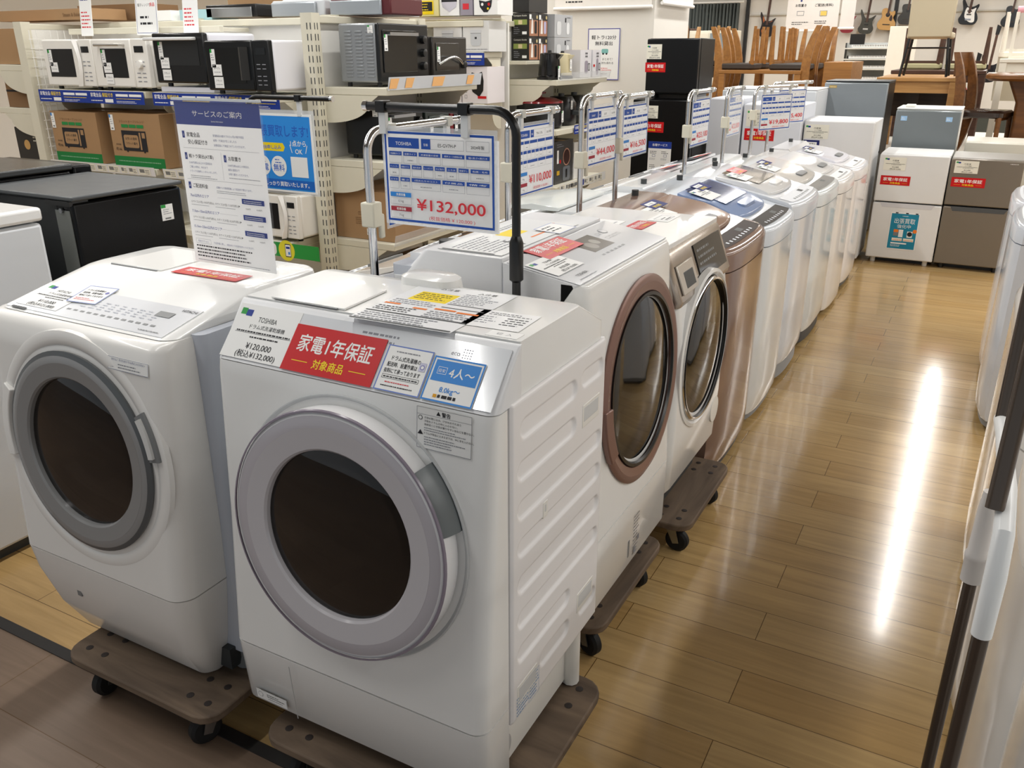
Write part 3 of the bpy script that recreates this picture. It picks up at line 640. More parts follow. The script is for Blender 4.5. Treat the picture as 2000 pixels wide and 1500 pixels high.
s = Sheet(0.10, 0.075, PAPER, frame(o3 + Vector((0.30, 0.19, 0.0385)), (1, 0, 0), (0, 1, 0.05))); s.frame_rect(0, 0, 0.1, 0.075, 0.002, flat('#8f9fd4')); s.lines(0.012, 0.055, 0.075, 3, 0.015, INK); s.build('delivery_card', R3)
s = Sheet(0.42, 0.17, flat('#eceded', 0.3), frame((-0.26, 0.255, 0.9415), (1, 0, 0), (0, 1, 0.0)), thick=0.001)
s.rect(0.19, 0.075, 0.085, 0.05, YEL); s.rect(0.0, 0.02, 0.008, 0.14, DGREY); s.lines(0.02, 0.14, 0.15, 9, 0.014, GINK, seed=2); s.rect(0.30, 0.06, 0.1, 0.008, ORANGE); s.rect(0.21, 0.03, 0.17, 0.006, ORANGE); s.lines(0.2, 0.15, 0.2, 2, 0.012, GINK, seed=3); s.rect(0.13, 0.01, 0.008, 0.06, DGREY); s.build('instruction_sheet', R3)
s = Sheet(0.085, 0.16, None, frame((0.185, 0.030, 0.715), (1, 0, 0), (0, 0.05, 1))); s.lines(0.005, 0.15, 0.035, 13, 0.0105, GINK, seed=3); s.lines(0.045, 0.15, 0.035, 14, 0.0105, GINK, seed=4); s.frame_rect(0, 0, 0.085, 0.16, 0.0006, LGREY); s.build('printed_notice', R3)
s = Sheet(0.05, 0.13, None, frame((0.0, -0.0012, 0.085), (1, 0, 0), (0, 0, 1))); s.lines(0.0, 0.12, 0.045, 12, 0.0105, GINK, seed=6); s.rect(0.03, 0.035, 0.015, 0.016, GINK); s.rect(0.005, 0.005, 0.016, 0.018, GINK); s.build('printed_notice', R3)
b = MB(); b.box(-0.035, -0.001, 0.10, -0.025, 0.01, 0.15, MGREY); b.build('filter_latch', R3)
s = Sheet(0.03, 0.035, None, frame((-HW + 0.005 - 0.0005, 0.13, 0.80), (0, -1, 0), (0, 0, 1))); s.lines(0, 0.03, 0.03, 5, 0.007, GINK); s.build('serial_label', R3)

# ---- aisle washer with silver control fascia and chrome-rimmed dark door
dolly('wooden dolly with bare front edge under the silver-fascia drum washer', (-0.60, 2.49, 0), PI / 2, 0.50, 0.48)
R4 = thing('drum_washing_machine', 'white drum washer with silver control fascia and chrome-rimmed dark door', 'washing machine', (-0.655, 2.447, 0.132), PI / 2, 'front-loading drum washers')
HW = 0.258; SILV = M('#b9afa5', 0.18, metal=0.8, var=0.02, name='champagne_silver_fascia')
b = MB(); b.loft([ring(z, -HW + t, HW - t, yf, 0.1, 0.03, 0.004) for z, yf, t in ((0.10, 0.03, 0.015), (0.13, 0.008, 0.004), (0.3, 0.0, 0), (0.60, 0.0, 0), (0.70, 0.014, 0))], WHITE); b.build('front_panel', R4)
b = MB(); b.loft([ring(z, -HW - 0.002, HW + 0.002, yf, 0.12, 0.02, 0.004) for z, yf in ((0.702, 0.01), (0.72, 0.004), (0.845, 0.05), (0.866, 0.065))], SILV); b.build('control_fascia', R4, bevel=0.003)
b = MB(); b.loft([ring(z, -HW + 0.002, HW - 0.002, 0.06, yb, 0.01, 0.02) for z, yb in ((0.78, 0.52), (0.85, 0.52), (0.872, 0.49))], WHITE); b.build('top_cover', R4, bevel=0.004)
b = MB(); b.loft([ring(z, -HW + 0.006, HW - 0.006, 0.1, 0.52, 0.004, 0.015) for z in (0.08, 0.8)], WHITE); b.build('cabinet', R4)
b = MB(); b.loft([ring(z, -HW + 0.04, HW - 0.04, 0.06, 0.48, 0.02, 0.02) for z in (0.02, 0.12)], DGREY); b.build('base', R4)
for sx in (-0.2, 0.2):
    for yy in (0.1, 0.44): MB().lathe([(0.024, 0), (0.026, 0.01), (0.018, 0.03), (0.018, 0.06)], (sx, yy, 0), (0, 0, 1), DGREY, n=20).build('foot', R4)
f4 = frame((-0.262, 0.0025, 0.724), (1, 0, 0), (0, 0.046, 0.125))
s = Sheet(0.27, 0.105, BLKGL, f4 @ Matrix.Translation((0.21, 0.018, 0.0))); s.lines(0.02, 0.08, 0.18, 3, 0.02, MGREY); lab(s.build('display_panel', R4), 'glossy black touch display')
b = MB(); b.M = f4 @ Matrix.Translation((0.03, 0.012, 0)); b.box(0, 0, -0.002, 0.14, 0.085, 0.004, M('#cfc8be', 0.3, metal=0.6)); b.box(0.035, 0.012, 0.0, 0.12, 0.06, 0.0046, DGREY); b.M = None; b.build('detergent_drawer', R4, bevel=0.003)
dr = door_parts(R4, (0.0, 0.004, 0.515), 0.0, 0.225, 0.214, 0.016, (CHROME, BLACK), ROSEG, drum=False, rim=CHROME)
b = MB(); b.lathe([(0.248, -0.01), (0.246, 0.008), (0.236, 0.011), (0.226, 0.002)], (0.0, 0.004, 0.515), (0, -1, 0), WHITE, n=72, caps=False); b.build('door_surround', R4, smooth=50)
b = MB(); b.lathe([(0.045, -0.005), (0.045, 0.003), (0, 0.0035)], (0.20, 0.003, 0.235), (0, -1, 0), WPLA, n=30); b.build('filter_cap', R4)
s = Sheet(0.045, 0.06, NAVY, frame((0.195, 0.0085, 0.615), (1, 0, 0), (0, 0.08, 1))); s.rect(0.004, 0.004, 0.037, 0.022, PAPER); s.build('feature_label', R4)
warranty(R4, frame((-0.06, 0.20, 0.8735), (1, 0, 0), (0, 1, 0)), 0.13, 0.06)
s = Sheet(0.2, 0.12, PAPER, frame((-0.16, 0.29, 0.873), (1, 0, 0), (0, 1, 0))); s.lines(0.02, 0.09, 0.16, 5, 0.018, GINK); s.build('price_card', R4)
s = Sheet(0.12, 0.07, PAPER, frame((0.09, 0.17, 0.873), (1, 0, 0), (0, 1, 0))); s.frame_rect(0.02, 0.01, 0.08, 0.045, 0.002, GINK); s.lines(0.03, 0.03, 0.06, 2, 0.014, INK); s.build('price_card', R4)

# ---- top-loading washers
def bow_prism(b, prof, hw, bow, m, n=14, front=0.12, p=3.0):
    """side profile (y,z) swept across x; points near the front pull back towards the corners"""
    rings = []
    for i in range(n + 1):
        t = -1 + 2 * i / n; x = hw * t; k = bow * abs(t) ** p
        if i in (0, n): k += 0.012
        rings.append([(x, y + k * max(0.0, 1 - y / front), z) for y, z in prof])
    return b.loft(rings, m)
def toploader(label, loc, rz, W=0.56, D=0.56, zf=0.85, zr=0.95, body='#eceeef', lid='#cfcac3', win=None, panel='#e6e8ea', skirt='#86898c', group='top-loading washers facing the aisle', lidframe=None, rise=0.0, card=True, stick=None, foot_gap=0.055, handle=True, lid_open=0.0, topc=None):
    t = thing('top_loading_washer', label, 'washing machine', loc, rz, group)
    hw = W / 2; bm_ = M(body, 0.14, var=0.02, coat=0.3, metal=0.25 if body == '#8d7468' else 0.0); tm = M(topc or body, 0.14, var=0.02, spec=0.4)
    zt = zf - 0.075
    bow = 0.028
    def bodyring(z, dy=0.0, inset=0.0):
        pts = []; n = 16
        for i in range(n + 1):
            u = -1 + 2 * i / n; pts.append((hw * u * (1 - inset), dy + bow * abs(u) ** 3 + (0.010 if i in (0, n) else 0), z))
        pts += [(hw * (1 - inset), D - 0.02, z), (hw * (1 - inset) - 0.02, D, z), (-hw * (1 - inset) + 0.02, D, z), (-hw * (1 - inset), D - 0.02, z)]
        return pts
    b = MB(); b.loft([bodyring(z, dy) for z, dy in ((foot_gap, 0.012), (foot_gap + 0.02, 0.004), (foot_gap + 0.1, 0), (zt, 0.0))], bm_); b.build('cabinet', t)
    b = MB(); b.loft([bodyring(z, 0.02, 0.03) for z in (0.025, foot_gap + 0.003)], M(skirt, 0.5)); b.build('base', t)
    for sx in (-1, 1):
        for yy in (0.11, D - 0.06): MB().lathe([(0.025, 0), (0.027, 0.008), (0.018, 0.014), (0.018, 0.03)], (sx * (hw - 0.06), yy, 0), (0, 0, 1), RUBBER, n=16).build('foot', t)
    # top: front control strip, lid well, rear console
    b = MB(); prof = [(0.0, zt + 0.004), (0.0, zf - 0.02), (0.010, zf - 0.004), (0.03, zf + 0.004), (0.13, zf + 0.02), (D * 0.72, zr - 0.012), (D * 0.78, zr + rise), (D - 0.01, zr + rise), (D, zr + rise - 0.015), (D, zt + 0.004)]
    bow_prism(b, prof, hw + 0.003, bow, tm); b.build('top_frame', t)
    sl = Vector((0, D * 0.72 - 0.13, zr - 0.012 - zf - 0.02)); slope = sl.z / sl.y
    # control panel strip
    s = MB(); n = 14; pm = M(panel, 0.5, var=0.02, spec=0.12); vs = []; fs = []
    for i in range(n + 1):
        u = -0.9 + 1.8 * i / n; k = bow * abs(u) ** 3
        for yy, zz in ((0.032, zf + 0.0055), (0.105, zf + 0.0170)):
            vs.append((hw * u, yy + k * (1 - yy / 0.12), zz))
    fs = [(2 * i, 2 * i + 2, 2 * i + 3, 2 * i + 1) for i in range(n)]
    s.faces(vs, fs, pm)
    for i in range(9):
        u = -0.62 + 1.2 * i / 9; k = bow * abs(u) ** 3
        x = hw * u; yy = 0.045 + k * 0.6; z = zf + 0.0085
        s.poly([(x, yy, z), (x + 0.014, yy, z), (x + 0.014, yy + 0.012, z + 0.002), (x, yy + 0.012, z + 0.002)], M('#dfe3ea', 0.3) if panel < '#8' else MGREY)
    s.poly([(hw * 0.15, 0.066, zf + 0.0115), (hw * 0.15 + 0.05, 0.066, zf + 0.0115), (hw * 0.15 + 0.05, 0.09, zf + 0.0155), (hw * 0.15, 0.09, zf + 0.0155)], DGREY)
    s.build('control_panel', t)
    # lid
    lm = M(lid, 0.10, var=0.02, spec=0.4); L = MB(); y0, y1 = 0.122, D * 0.715; z0 = zf + 0.021
    def top(y): return z0 + slope * (y - 0.13)
    n = 14; rings = []
    for i in range(n + 1):
        u = -0.86 + 1.72 * i / n; x = hw * u; k = 0.05 * (1 - abs(u) ** 3.0)
        rings.append([(x, y0 + 0.055 - k, top(y0) + 0.002), (x, y0 + 0.057 - k, top(y0) + 0.016), (x, y0 + 0.075 - k, top(y0) + 0.024), (x, (y0 + y1) / 2, top((y0 + y1) / 2) + 0.024), (x, y1, top(y1) + 0.016), (x, y1, top(y1) + 0.001)])
    if lid_open:
        piv = Matrix.Translation((0, y1, top(y1))) @ Matrix.Rotation(-lid_open, 4, 'X') @ Matrix.Translation((0, -y1, -top(y1)))
        L.M = piv
    L.loft(rings, lm); L.M = None
    lo = L.build('lid', t, bevel=0.003)
    if lid_open:
        w = MB(); w.lathe([(0.2, -0.06), (0.2, 0.0), (0.0, 0.0)], (0, 0.3, top(0.3)), (0, 0, 1), DGREY); 
        return t
    if win:
        q = Sheet(W * 0.62, (y1 - y0) * 0.62, M(win, 0.06, var=0.02, spec=0.7), frame((-W * 0.31, y0 + 0.10, top(y0 + 0.10) + 0.0255), (1, 0, 0), (0, 1, slope)), thick=0.002)
        lab(q.build('lid_window', lo), 'see-through lid window')
    if handle:
        h = MB(); h.prism(rrect(0.17, 0.036, 0.017, 0, y0 + 0.058), 'z', 0, 0.008, MGREY if not win else lm)
        h.v = [(x, y, z + top(y) + 0.019) for x, y, z in h.v]; h.build('lid_handle', lo)
    if card:
        cy = y0 + 0.15
        f = frame((-hw * 0.75, cy, top(cy) + 0.028), (1, 0, 0), (0, 1, slope))
        pricecard(t, f, 0.15, 0.10, '洗濯機', '全自動洗濯機', '', '', int(W * 1000 + loc[1] * 100))
        if stick == 'red': warranty(t, f @ Matrix.Translation((0.11, 0.06, 0.001)), 0.15, 0.07)
        if stick == 'navy':
            s = Sheet(0.14, 0.06, flat('#232a6e'), f @ Matrix.Translation((0.10, 0.07, 0.001))); s.rect(0.012, 0.03, 0.085, 0.02, PAPER); s.text('6ヶ月間の', 0.055, 0.034, 0.012, INK); s.text('動作保証', 0.06, 0.008, 0.017, YEL, bold=True); lab(s.build('warranty_sticker', t), 'navy sticker with six-month guarantee lettering')
    g = MB(); g.cyl((hw * 0.6, D - 0.045, zr + rise - 0.01), (hw * 0.6, D - 0.045, zr + rise + 0.022), 0.014, DGREY, 12); g.build('water_inlet', t)
    return t
FX = -0.665
E90 = PI / 2
toploader('bronze-brown top-loading washer beside the silver-fascia drum washer', (FX, 3.05, 0), E90, 0.57, 0.57, 0.875, 0.965, body='#8d7468', lid='#a58a7a', win=None, panel='#3a2f2a', skirt='#3a3634', stick='navy')
toploader('white top-loading washer with a clear blue lid', (FX, 3.625, 0), E90, 0.54, 0.57, 0.85, 0.955, body='#e6eaec', lid='#8fa3c8', win='#46567f', panel='#3a3530', stick='navy', topc='#dfe6ee')
toploader('white top-loading washer with a tan window lid and red sticker', (FX, 4.19, 0), E90, 0.56, 0.57, 0.865, 0.955, body='#e2e6ec', lid='#e6e6e6', win='#8a8276', panel='#e8eaee', skirt='#9a9da0', stick='red', foot_gap=0.10)
toploader('white top-loading washer with an ivory lid and dark control strip', (FX, 4.83, 0), E90, 0.62, 0.58, 0.83, 0.93, body='#e4e9ea', lid='#e3e0db', panel='#8a8782', skirt='#3b3e40', stick='navy', foot_gap=0.09)
toploader('white top-loading washer with a small black display, second from the far end', (FX, 5.49, 0), E90, 0.56, 0.57, 0.80, 0.90, body='#eceae8', lid='#e8e8e8', panel='#e9e9e9', card=False, foot_gap=0.03)
toploader('white top-loading washer at the far end of the aisle row', (FX, 6.12, 0), E90, 0.60, 0.58, 0.80, 0.885, body='#edecee', lid='#e6e6ee', panel='#e8e8e8', skirt='#55585a', stick='navy', rise=0.02)
# back row, facing the shelves
BX = -1.86
G2 = 'top-loading washers facing the shelves'
toploader('white top-loading washer with a pale tan lid, nearest of the back row', (BX, 2.22, 0), -E90, 0.52, 0.52, 0.80, 0.90, lid='#d8d2c8', stick='red', group=G2, topc='#e2e3e8')
toploader('white washer with a smoky brown lid in the back row', (BX, 2.80, 0), -E90, 0.56, 0.52, 0.80, 0.89, lid='#6e625a', win='#3e332c', stick='navy', group=G2)
toploader('white washer with its grey lid raised a little, in the back row', (BX, 3.38, 0), -E90, 0.56, 0.52, 0.80, 0.90, lid='#d6dad8', group=G2, win='#b9b2a8', stick='red', lid_open=0.30)
toploader('white washer with a plain white lid in the back row, beside the black fridges', (BX, 3.97, 0), -E90, 0.56, 0.54, 0.80, 0.915, lid='#f0f0f0', group=G2, card=False, rise=0.01)
toploader('white washer with a red-stickered lid, second from the back row end', (BX, 4.55, 0), -E90, 0.56, 0.54, 0.80, 0.90, lid='#e9e9ea', group=G2, stick='red')
toploader('white washer with a grey window lid, far end of the back row', (BX, 5.15, 0), -E90, 0.56, 0.54, 0.80, 0.90, lid='#e4e6ea', win='#8f9398', group=G2, stick='red')
# ------------------------------------------------------------------ fridges and freezers
t = thing('chest_freezer', 'large plain white chest freezer with a thin lid at the left edge', 'freezer', (-3.0, 1.2, 0))
MB().box(-0.45, -0.40, 0.04, 0.5, 0.39, 1.015, M('#d9dcdf', 0.4, var=0.02)).build('cabinet', t, bevel=0.012)
MB().box(-0.455, -0.41, 1.02, 0.505, 0.395, 1.062, WHITE).build('lid', t, bevel=0.01)
MB().box(-0.42, -0.37, 0.0, 0.47, 0.36, 0.05, DGREY).build('base', t)
BF = M('#0a0a0b', 0.25, var=0.02, spec=0.22, name='black_fridge_door'); BTOP = M('#4b4e50', 0.35, name='dark_grey_fridge_top')
t = thing('fridge', 'black fridge with a black door and dull grey side, right behind the white freezer', 'fridge', (-2.76, 1.915, 0), 0, 'black fridges at the left')
MB().box(-0.24, -0.205, 0.04, 0.165, 0.215, 1.06, M('#2a2c2d', 0.5)).build('cabinet', t, bevel=0.006)
MB().box(-0.245, -0.215, 1.06, 0.262, 0.222, 1.075, BTOP).build('top_panel', t, bevel=0.005)
b = MB(); b.box(0.17, -0.213, 0.06, 0.255, 0.218, 1.055, BF); d = b.build('door', t, bevel=0.01)
MB().box(0.168, -0.2145, 0.07, 0.24, -0.2125, 1.03, M('#7d807c', 0.35, metal=0.3)).build('door_edge', d)
b = MB(); b.box(0.13, -0.218, 1.045, 0.25, -0.15, 1.06, BLACK); b.cyl((0.205, -0.222, 1.03), (0.205, -0.216, 1.03), 0.008, STEEL); b.build('hinge', t)
smalltag(d, frame((0.256, 0.12, 0.945), (0, 1, 0), (0, 0, 1)), 0.05, 0.055)
MB().box(-0.22, -0.19, 0, 0.22, 0.20, 0.06, BLACK).build('base', t)
t = thing('fridge', 'glossy black fridge with a grey top, behind the other black fridge at the left edge', 'fridge', (-3.28, 1.935, 0), 0, 'black fridges at the left')
MB().box(-0.25, -0.30, 0.04, 0.255, 0.145, 1.085, BF).build('cabinet', t, bevel=0.01)
MB().box(-0.255, -0.31, 1.087, 0.262, 0.15, 1.11, M('#3b3d3e', 0.2)).build('top_panel', t, bevel=0.006)  # top panel one even grey, paler than the black cabinet
MB().box(-0.25, 0.155, 0.05, 0.255, 0.235, 1.10, BF).build('door', t, bevel=0.01)
smalltag(t, frame((0.2556, 0.07, 1.01), (0, 1, 0), (0, 0, 1)), 0.045, 0.05)
MB().box(-0.23, -0.28, 0, 0.23, 0.2, 0.06, BLACK).build('base', t)

def fridge(name, label, loc, w, d, h, split=None, door='#e6e6e6', cab=None, handle=None, group='fridges and freezers across the far end', rz=0, base=0.0, gap='#1a1c1e', topm=None):
    """front faces -y; split = height of the gap between the doors"""
    t = thing(name, label, 'fridge', loc, rz, group)
    dm = M(door, 0.28, var=0.02, spec=0.2 if door < '#3' else 0.5, metal=0.25 if door in ('#7d7468', '#8b9297', '#7e8588') else 0.0); cm = M(cab or door, 0.4, var=0.02, spec=0.2 if (cab or door) < '#3' else 0.5)
    MB().box(-w / 2, 0.055, 0.03, w / 2, d, h, cm).build('cabinet', t, bevel=0.006)
    MB().box(-w / 2 + 0.008, 0.045, 0.035, w / 2 - 0.008, 0.058, h - 0.006, M(gap, 0.6)).build('gasket', t)
    if topm: MB().box(-w / 2 - 0.002, 0.05, h, w / 2 + 0.002, d, h + 0.012, topm).build('top_panel', t, bevel=0.004)
    segs = [(0.04, h - 0.003)] if split is None else [(0.04, split - 0.005), (split + 0.005, h - 0.003)]
    for k, (a, c) in enumerate(segs):
        q = MB(); q.box(-w / 2, 0, a, w / 2, 0.047, c, dm); dr = q.build('door', t, bevel=0.008)
        if handle and k == 0 and split: 
            q = MB(); q.prism([(-w * 0.40, c + 0.001), (-w * 0.36, c - 0.03), (w * 0.36, c - 0.03), (w * 0.40, c + 0.001)], 'y', -0.0012, 0.02, M(handle, 0.5)); q.build('door_handle', dr)
    for sx in (-1, 1): MB().cyl((sx * (w / 2 - 0.05), 0.06, 0), (sx * (w / 2 - 0.05), 0.06, 0.035), 0.018, WPLA if door > '#a' else BLACK, 14).build('foot', t)
    MB().box(-w / 2 + 0.03, 0.1, 0.0, w / 2 - 0.03, d - 0.03, 0.04, BLACK).build('base', t)
    return t
def fcard(t, x, z, w=0.13, h=0.085, paper=CREAM, seed=1, mk='冷蔵庫'):
    return pricecard(t, frame((x, -0.0012, z), (1, 0, 0), (0, 0, 1)), w, h, mk, '2ドア冷蔵庫', '¥12,000', '(税込¥13,200)', seed, paper)
# two stacked black fridges by the pillar
t = fridge('fridge', 'tall matt black fridge on the floor beside the pillar, carrying the smaller one', (-2.15, 6.30, 0), 0.46, 0.46, 1.165, None, door='#0f0f10', cab='#0a0a0b', group='stacked black fridges')
fcard(t, -0.14, 1.03, 0.11, 0.09, seed=5)
warranty(t, frame((-0.17, -0.0012, 0.93), (1, 0, 0), (0, 0, 1)), 0.19, 0.075)
s = Sheet(0.18, 0.26, PAPER, frame((-0.09, -0.0014, 0.605), (1, 0, 0), (0, 0, 1))); s.rect(0, 0.21, 0.18, 0.05, NAVY); s.text('各種サービス', 0.09, 0.228, 0.02, PAPER, bold=True)
for cx in (0.045, 0.135):
    for cy in (0.12, 0.02): s.lines(cx - 0.03, cy + 0.065, 0.06, 2, 0.012, INK, seed=int(cx * 100 + cy * 10)); s.frame_rect(cx - 0.012, cy + 0.028, 0.024, 0.018, 0.002, BINK); s.lines(cx - 0.033, cy + 0.015, 0.066, 2, 0.008, GINK, seed=3)
lab(s.build('service_notice', t), 'white notice with a navy heading')
t = fridge('fridge', 'small matt black fridge stacked on top of the other black fridge by the pillar', (-2.105, 6.32, 1.168), 0.39, 0.40, 0.415, None, door='#17181a', cab='#101112', group='stacked black fridges')
fcard(t, -0.195, 0.275, 0.115, 0.10, seed=6, mk='冷凍庫')
warranty(t, frame((-0.20, -0.0012, 0.185), (1, 0, 0), (0, 0, 1)), 0.155, 0.066)
# the row across the far end
t = fridge('fridge', 'white two-door fridge with the blue buyback poster on its lower door', (-0.43, 6.86, 0), 0.462, 0.50, 0.80, 0.455, door='#e4e4e3', handle='#d2d2d6')
fcard(t, -0.20, 0.685, 0.15, 0.092, seed=7); warranty(t, frame((-0.205, -0.0012, 0.58), (1, 0, 0), (0, 0, 1)), 0.20, 0.066)
TEAL = flat('#1f86a6')
s = Sheet(0.195, 0.272, PAPER, frame((-0.095, -0.0014, 0.115), (1, 0, 0), (0, 0, 1))); s.rect(0.005, 0.005, 0.185, 0.258, TEAL); s.lines(0.08, 0.245, 0.04, 1, 0.010, PAPER)
s.text('出張買取', 0.1, 0.195, 0.042, PAPER, width=0.14); s.text('強化中', 0.1, 0.160, 0.030, PAPER, width=0.092)
s.rect(0.035, 0.125, 0.032, 0.022, ORANGE); s.rect(0.035, 0.10, 0.032, 0.022, MGREY); s.rect(0.07, 0.092, 0.03, 0.055, PAPER); s.rect(0.128, 0.092, 0.036, 0.045, PAPER); s.disc(0.146, 0.117, 0.017, INK); s.disc(0.178, 0.14, 0.014, ORANGE)
s.rect(0.03, 0.062, 0.07, 0.022, CREAM); s.rect(0.108, 0.062, 0.07, 0.022, CREAM); s.lines(0.033, 0.067, 0.064, 1, 0.012, ORANGE); s.lines(0.111, 0.067, 0.064, 1, 0.012, ORANGE); s.rect(0.026, 0.040, 0.108, 0.010, PAPER); s.lines(0.026, 0.030, 0.1, 2, 0.009, PAPER)
for x in (0.03, 0.10, 0.165): s.rect(x, 0.264, 0.018, 0.008, INK)
lab(s.build('buyback_poster', t), 'teal poster with white lettering')
t = fridge('fridge', 'bronze-grey two-door fridge at the right of the white one with the blue poster', (0.035, 6.87, 0), 0.452, 0.52, 0.79, 0.46, door='#7d7468', cab='#8a867e', handle='#4c4f52')
fcard(t, -0.2, 0.69, 0.15, 0.085, seed=8); warranty(t, frame((-0.205, -0.0012, 0.595), (1, 0, 0), (0, 0, 1)), 0.215, 0.066); s = Sheet(0.05, 0.01, None, frame((0.14, -0.0012, 0.765), (1, 0, 0), (0, 0, 1))); s.lines(0, 0, 0.05, 1, 0.01, PAPER); s.build('maker_badge', t)
t = fridge('fridge', 'tall white two-door fridge with a navy guarantee sticker, behind the last aisle washer', (-0.955, 6.72, 0), 0.485, 0.50, 1.025, 0.60, door='#e2e2e2', handle='#cfd0d4')
fcard(t, -0.235, 0.895, 0.17, 0.10, seed=9); s = Sheet(0.115, 0.085, flat('#1c2362'), frame((-0.235, -0.0012, 0.80), (1, 0, 0), (0, 0, 1))); s.rect(0.012, 0.045, 0.085, 0.026, PAPER); s.text('6ヶ月間の', 0.055, 0.051, 0.015, INK, bold=True); s.text('動作保証', 0.06, 0.014, 0.02, YEL, bold=True); lab(s.build('warranty_sticker', t), 'navy sticker with six-month guarantee lettering')
t = fridge('fridge', 'grey-doored fridge with a black cabinet, tallest behind the white two-door fridge', (-1.03, 7.9, 0), 0.50, 0.55, 1.25, 0.70, door='#8b9297', cab='#1a1b1b', topm=M('#3d4042', 0.4))
s = Sheet(0.06, 0.02, flat('#b89a4a'), frame((-0.21, -0.0012, 1.205), (1, 0, 0), (0, 0, 1))); s.lines(0.005, 0.006, 0.05, 1, 0.012, CREAM); s.build('maker_badge', t)
t = fridge('fridge', 'grey-doored white fridge with two small blue tags at its top corners', (-0.43, 7.55, 0), 0.46, 0.50, 1.065, 0.55, door='#7e8588', cab='#e6e6e3', topm=M('#e9e9e6', 0.4))
for x in (-0.19, 0.13): s = Sheet(0.045, 0.035, flat('#9fc4e8'), frame((x, -0.0012, 0.985), (1, 0, 0), (0, 0, 1))); s.lines(0.006, 0.02, 0.03, 2, 0.01, PAPER); s.build('small_tag', t)
b = MB(); b.box(-0.18, 0.15, 1.078, -0.11, 0.25, 1.098, WPLA); b.build('hinge_cover', t, bevel=0.006)
t = fridge('fridge', 'pale cream fridge whose top shows behind the bronze-grey fridge', (0.12, 7.62, 0), 0.52, 0.5, 0.84, 0.5, door='#d9d5c8')
t = fridge('freezer', 'tall white freezer half hidden by the price stands, with a red warranty sticker', (-1.42, 6.66, 0), 0.43, 0.50, 1.13, None, door='#dcdfe6')
fcard(t, -0.19, 0.97, 0.15, 0.12, seed=10, mk='冷凍庫'); warranty(t, frame((-0.195, -0.0012, 0.87), (1, 0, 0), (0, 0, 1)), 0.22, 0.085)
t = fridge('freezer', 'plain white freezer beside the black fridges, left of the red-stickered freezer', (-1.775, 6.66, 0), 0.255, 0.50, 1.165, None, door='#d8dae0', cab='#d4d7de')
t = fridge('freezer', 'white freezer with a grey top strip, standing behind the front freezers', (-1.62, 7.35, 0), 0.75, 0.55, 1.20, 1.09, door='#d6dade', cab='#dfe2e6', topm=M('#f0f0f0', 0.4))

# ------------------------------------------------------------------ shelving
def gondola(label, loc, rz, L, depth, shelves, top, bays=1, post0=True, post1=True, backm=None, group='ivory steel shelving', curve=True):
    """back sheet along local x at y=0, shelves reach to y=-depth"""
    t = thing('store_shelving', label, 'shelving', loc, rz, group)
    bw = L / bays
    MB().box(0.0, 0.0, 0.02, L, 0.02, top - 0.03, backm or M('#eceae4', 0.5, var=0.02)).build('back_panel', t)
    for k in range(bays + 1):
        if (k == 0 and not post0) or (k == bays and not post1): continue
        x = k * bw; q = MB(); q.box(x - 0.03, -0.045, 0, x + 0.03, 0.025, top + 0.01, IVORY); n = int((top - 0.1) / 0.05)
        for i in range(n):
            z = 0.1 + i * 0.05
            for ox in (-0.014, 0.006):
                q.poly([(x + ox, -0.0455, z), (x + ox + 0.006, -0.0455, z), (x + ox + 0.006, -0.0455, z + 0.03), (x + ox, -0.0455, z + 0.03)], DGREY)
                q.poly([(x - 0.0305, -0.038 + (ox + .014) * 1.1, z), (x - 0.0305, -0.032 + (ox + .014) * 1.1, z), (x - 0.0305, -0.032 + (ox + .014) * 1.1, z + 0.03), (x - 0.0305, -0.038 + (ox + .014) * 1.1, z + 0.03)], DGREY)
        q.build('upright', t, smooth=0)
    q = MB(); q.box(0.03, -0.03, top - 0.035, L - 0.03, 0.02, top, IVORY); q.build('top_rail', t, bevel=0.004)
    q = MB(); q.box(0.03, -depth + 0.02, 0.0, L - 0.03, -0.02, 0.12, IVORY); q.build('base', t, bevel=0.003)
    out = []
    for z in shelves:
        for k in range(bays):
            xa, xb = k * bw + 0.032, (k + 1) * bw - 0.032
            q = MB(); q.box(xa, -depth, z - 0.035, xb, -0.02, z, IVORY); s = q.build('shelf', t, bevel=0.003)
            for xx in (xa, xb):
                prof = [(-depth + 0.05, z - 0.036), (-0.046, z - 0.036), (-0.046, z - 0.17)]
                m = 10
                for i in range(m + 1):
                    a = PI / 2 * i / m
                    prof.append((-0.05 - (depth - 0.16) * math.sin(a), z - 0.17 + 0.095 * (1 - math.cos(a))))
                q = MB(); q.prism(prof, 'x', xx - 0.002, xx + 0.002, IVORY); q.build('bracket', s)
            out.append(s)
    return t, out
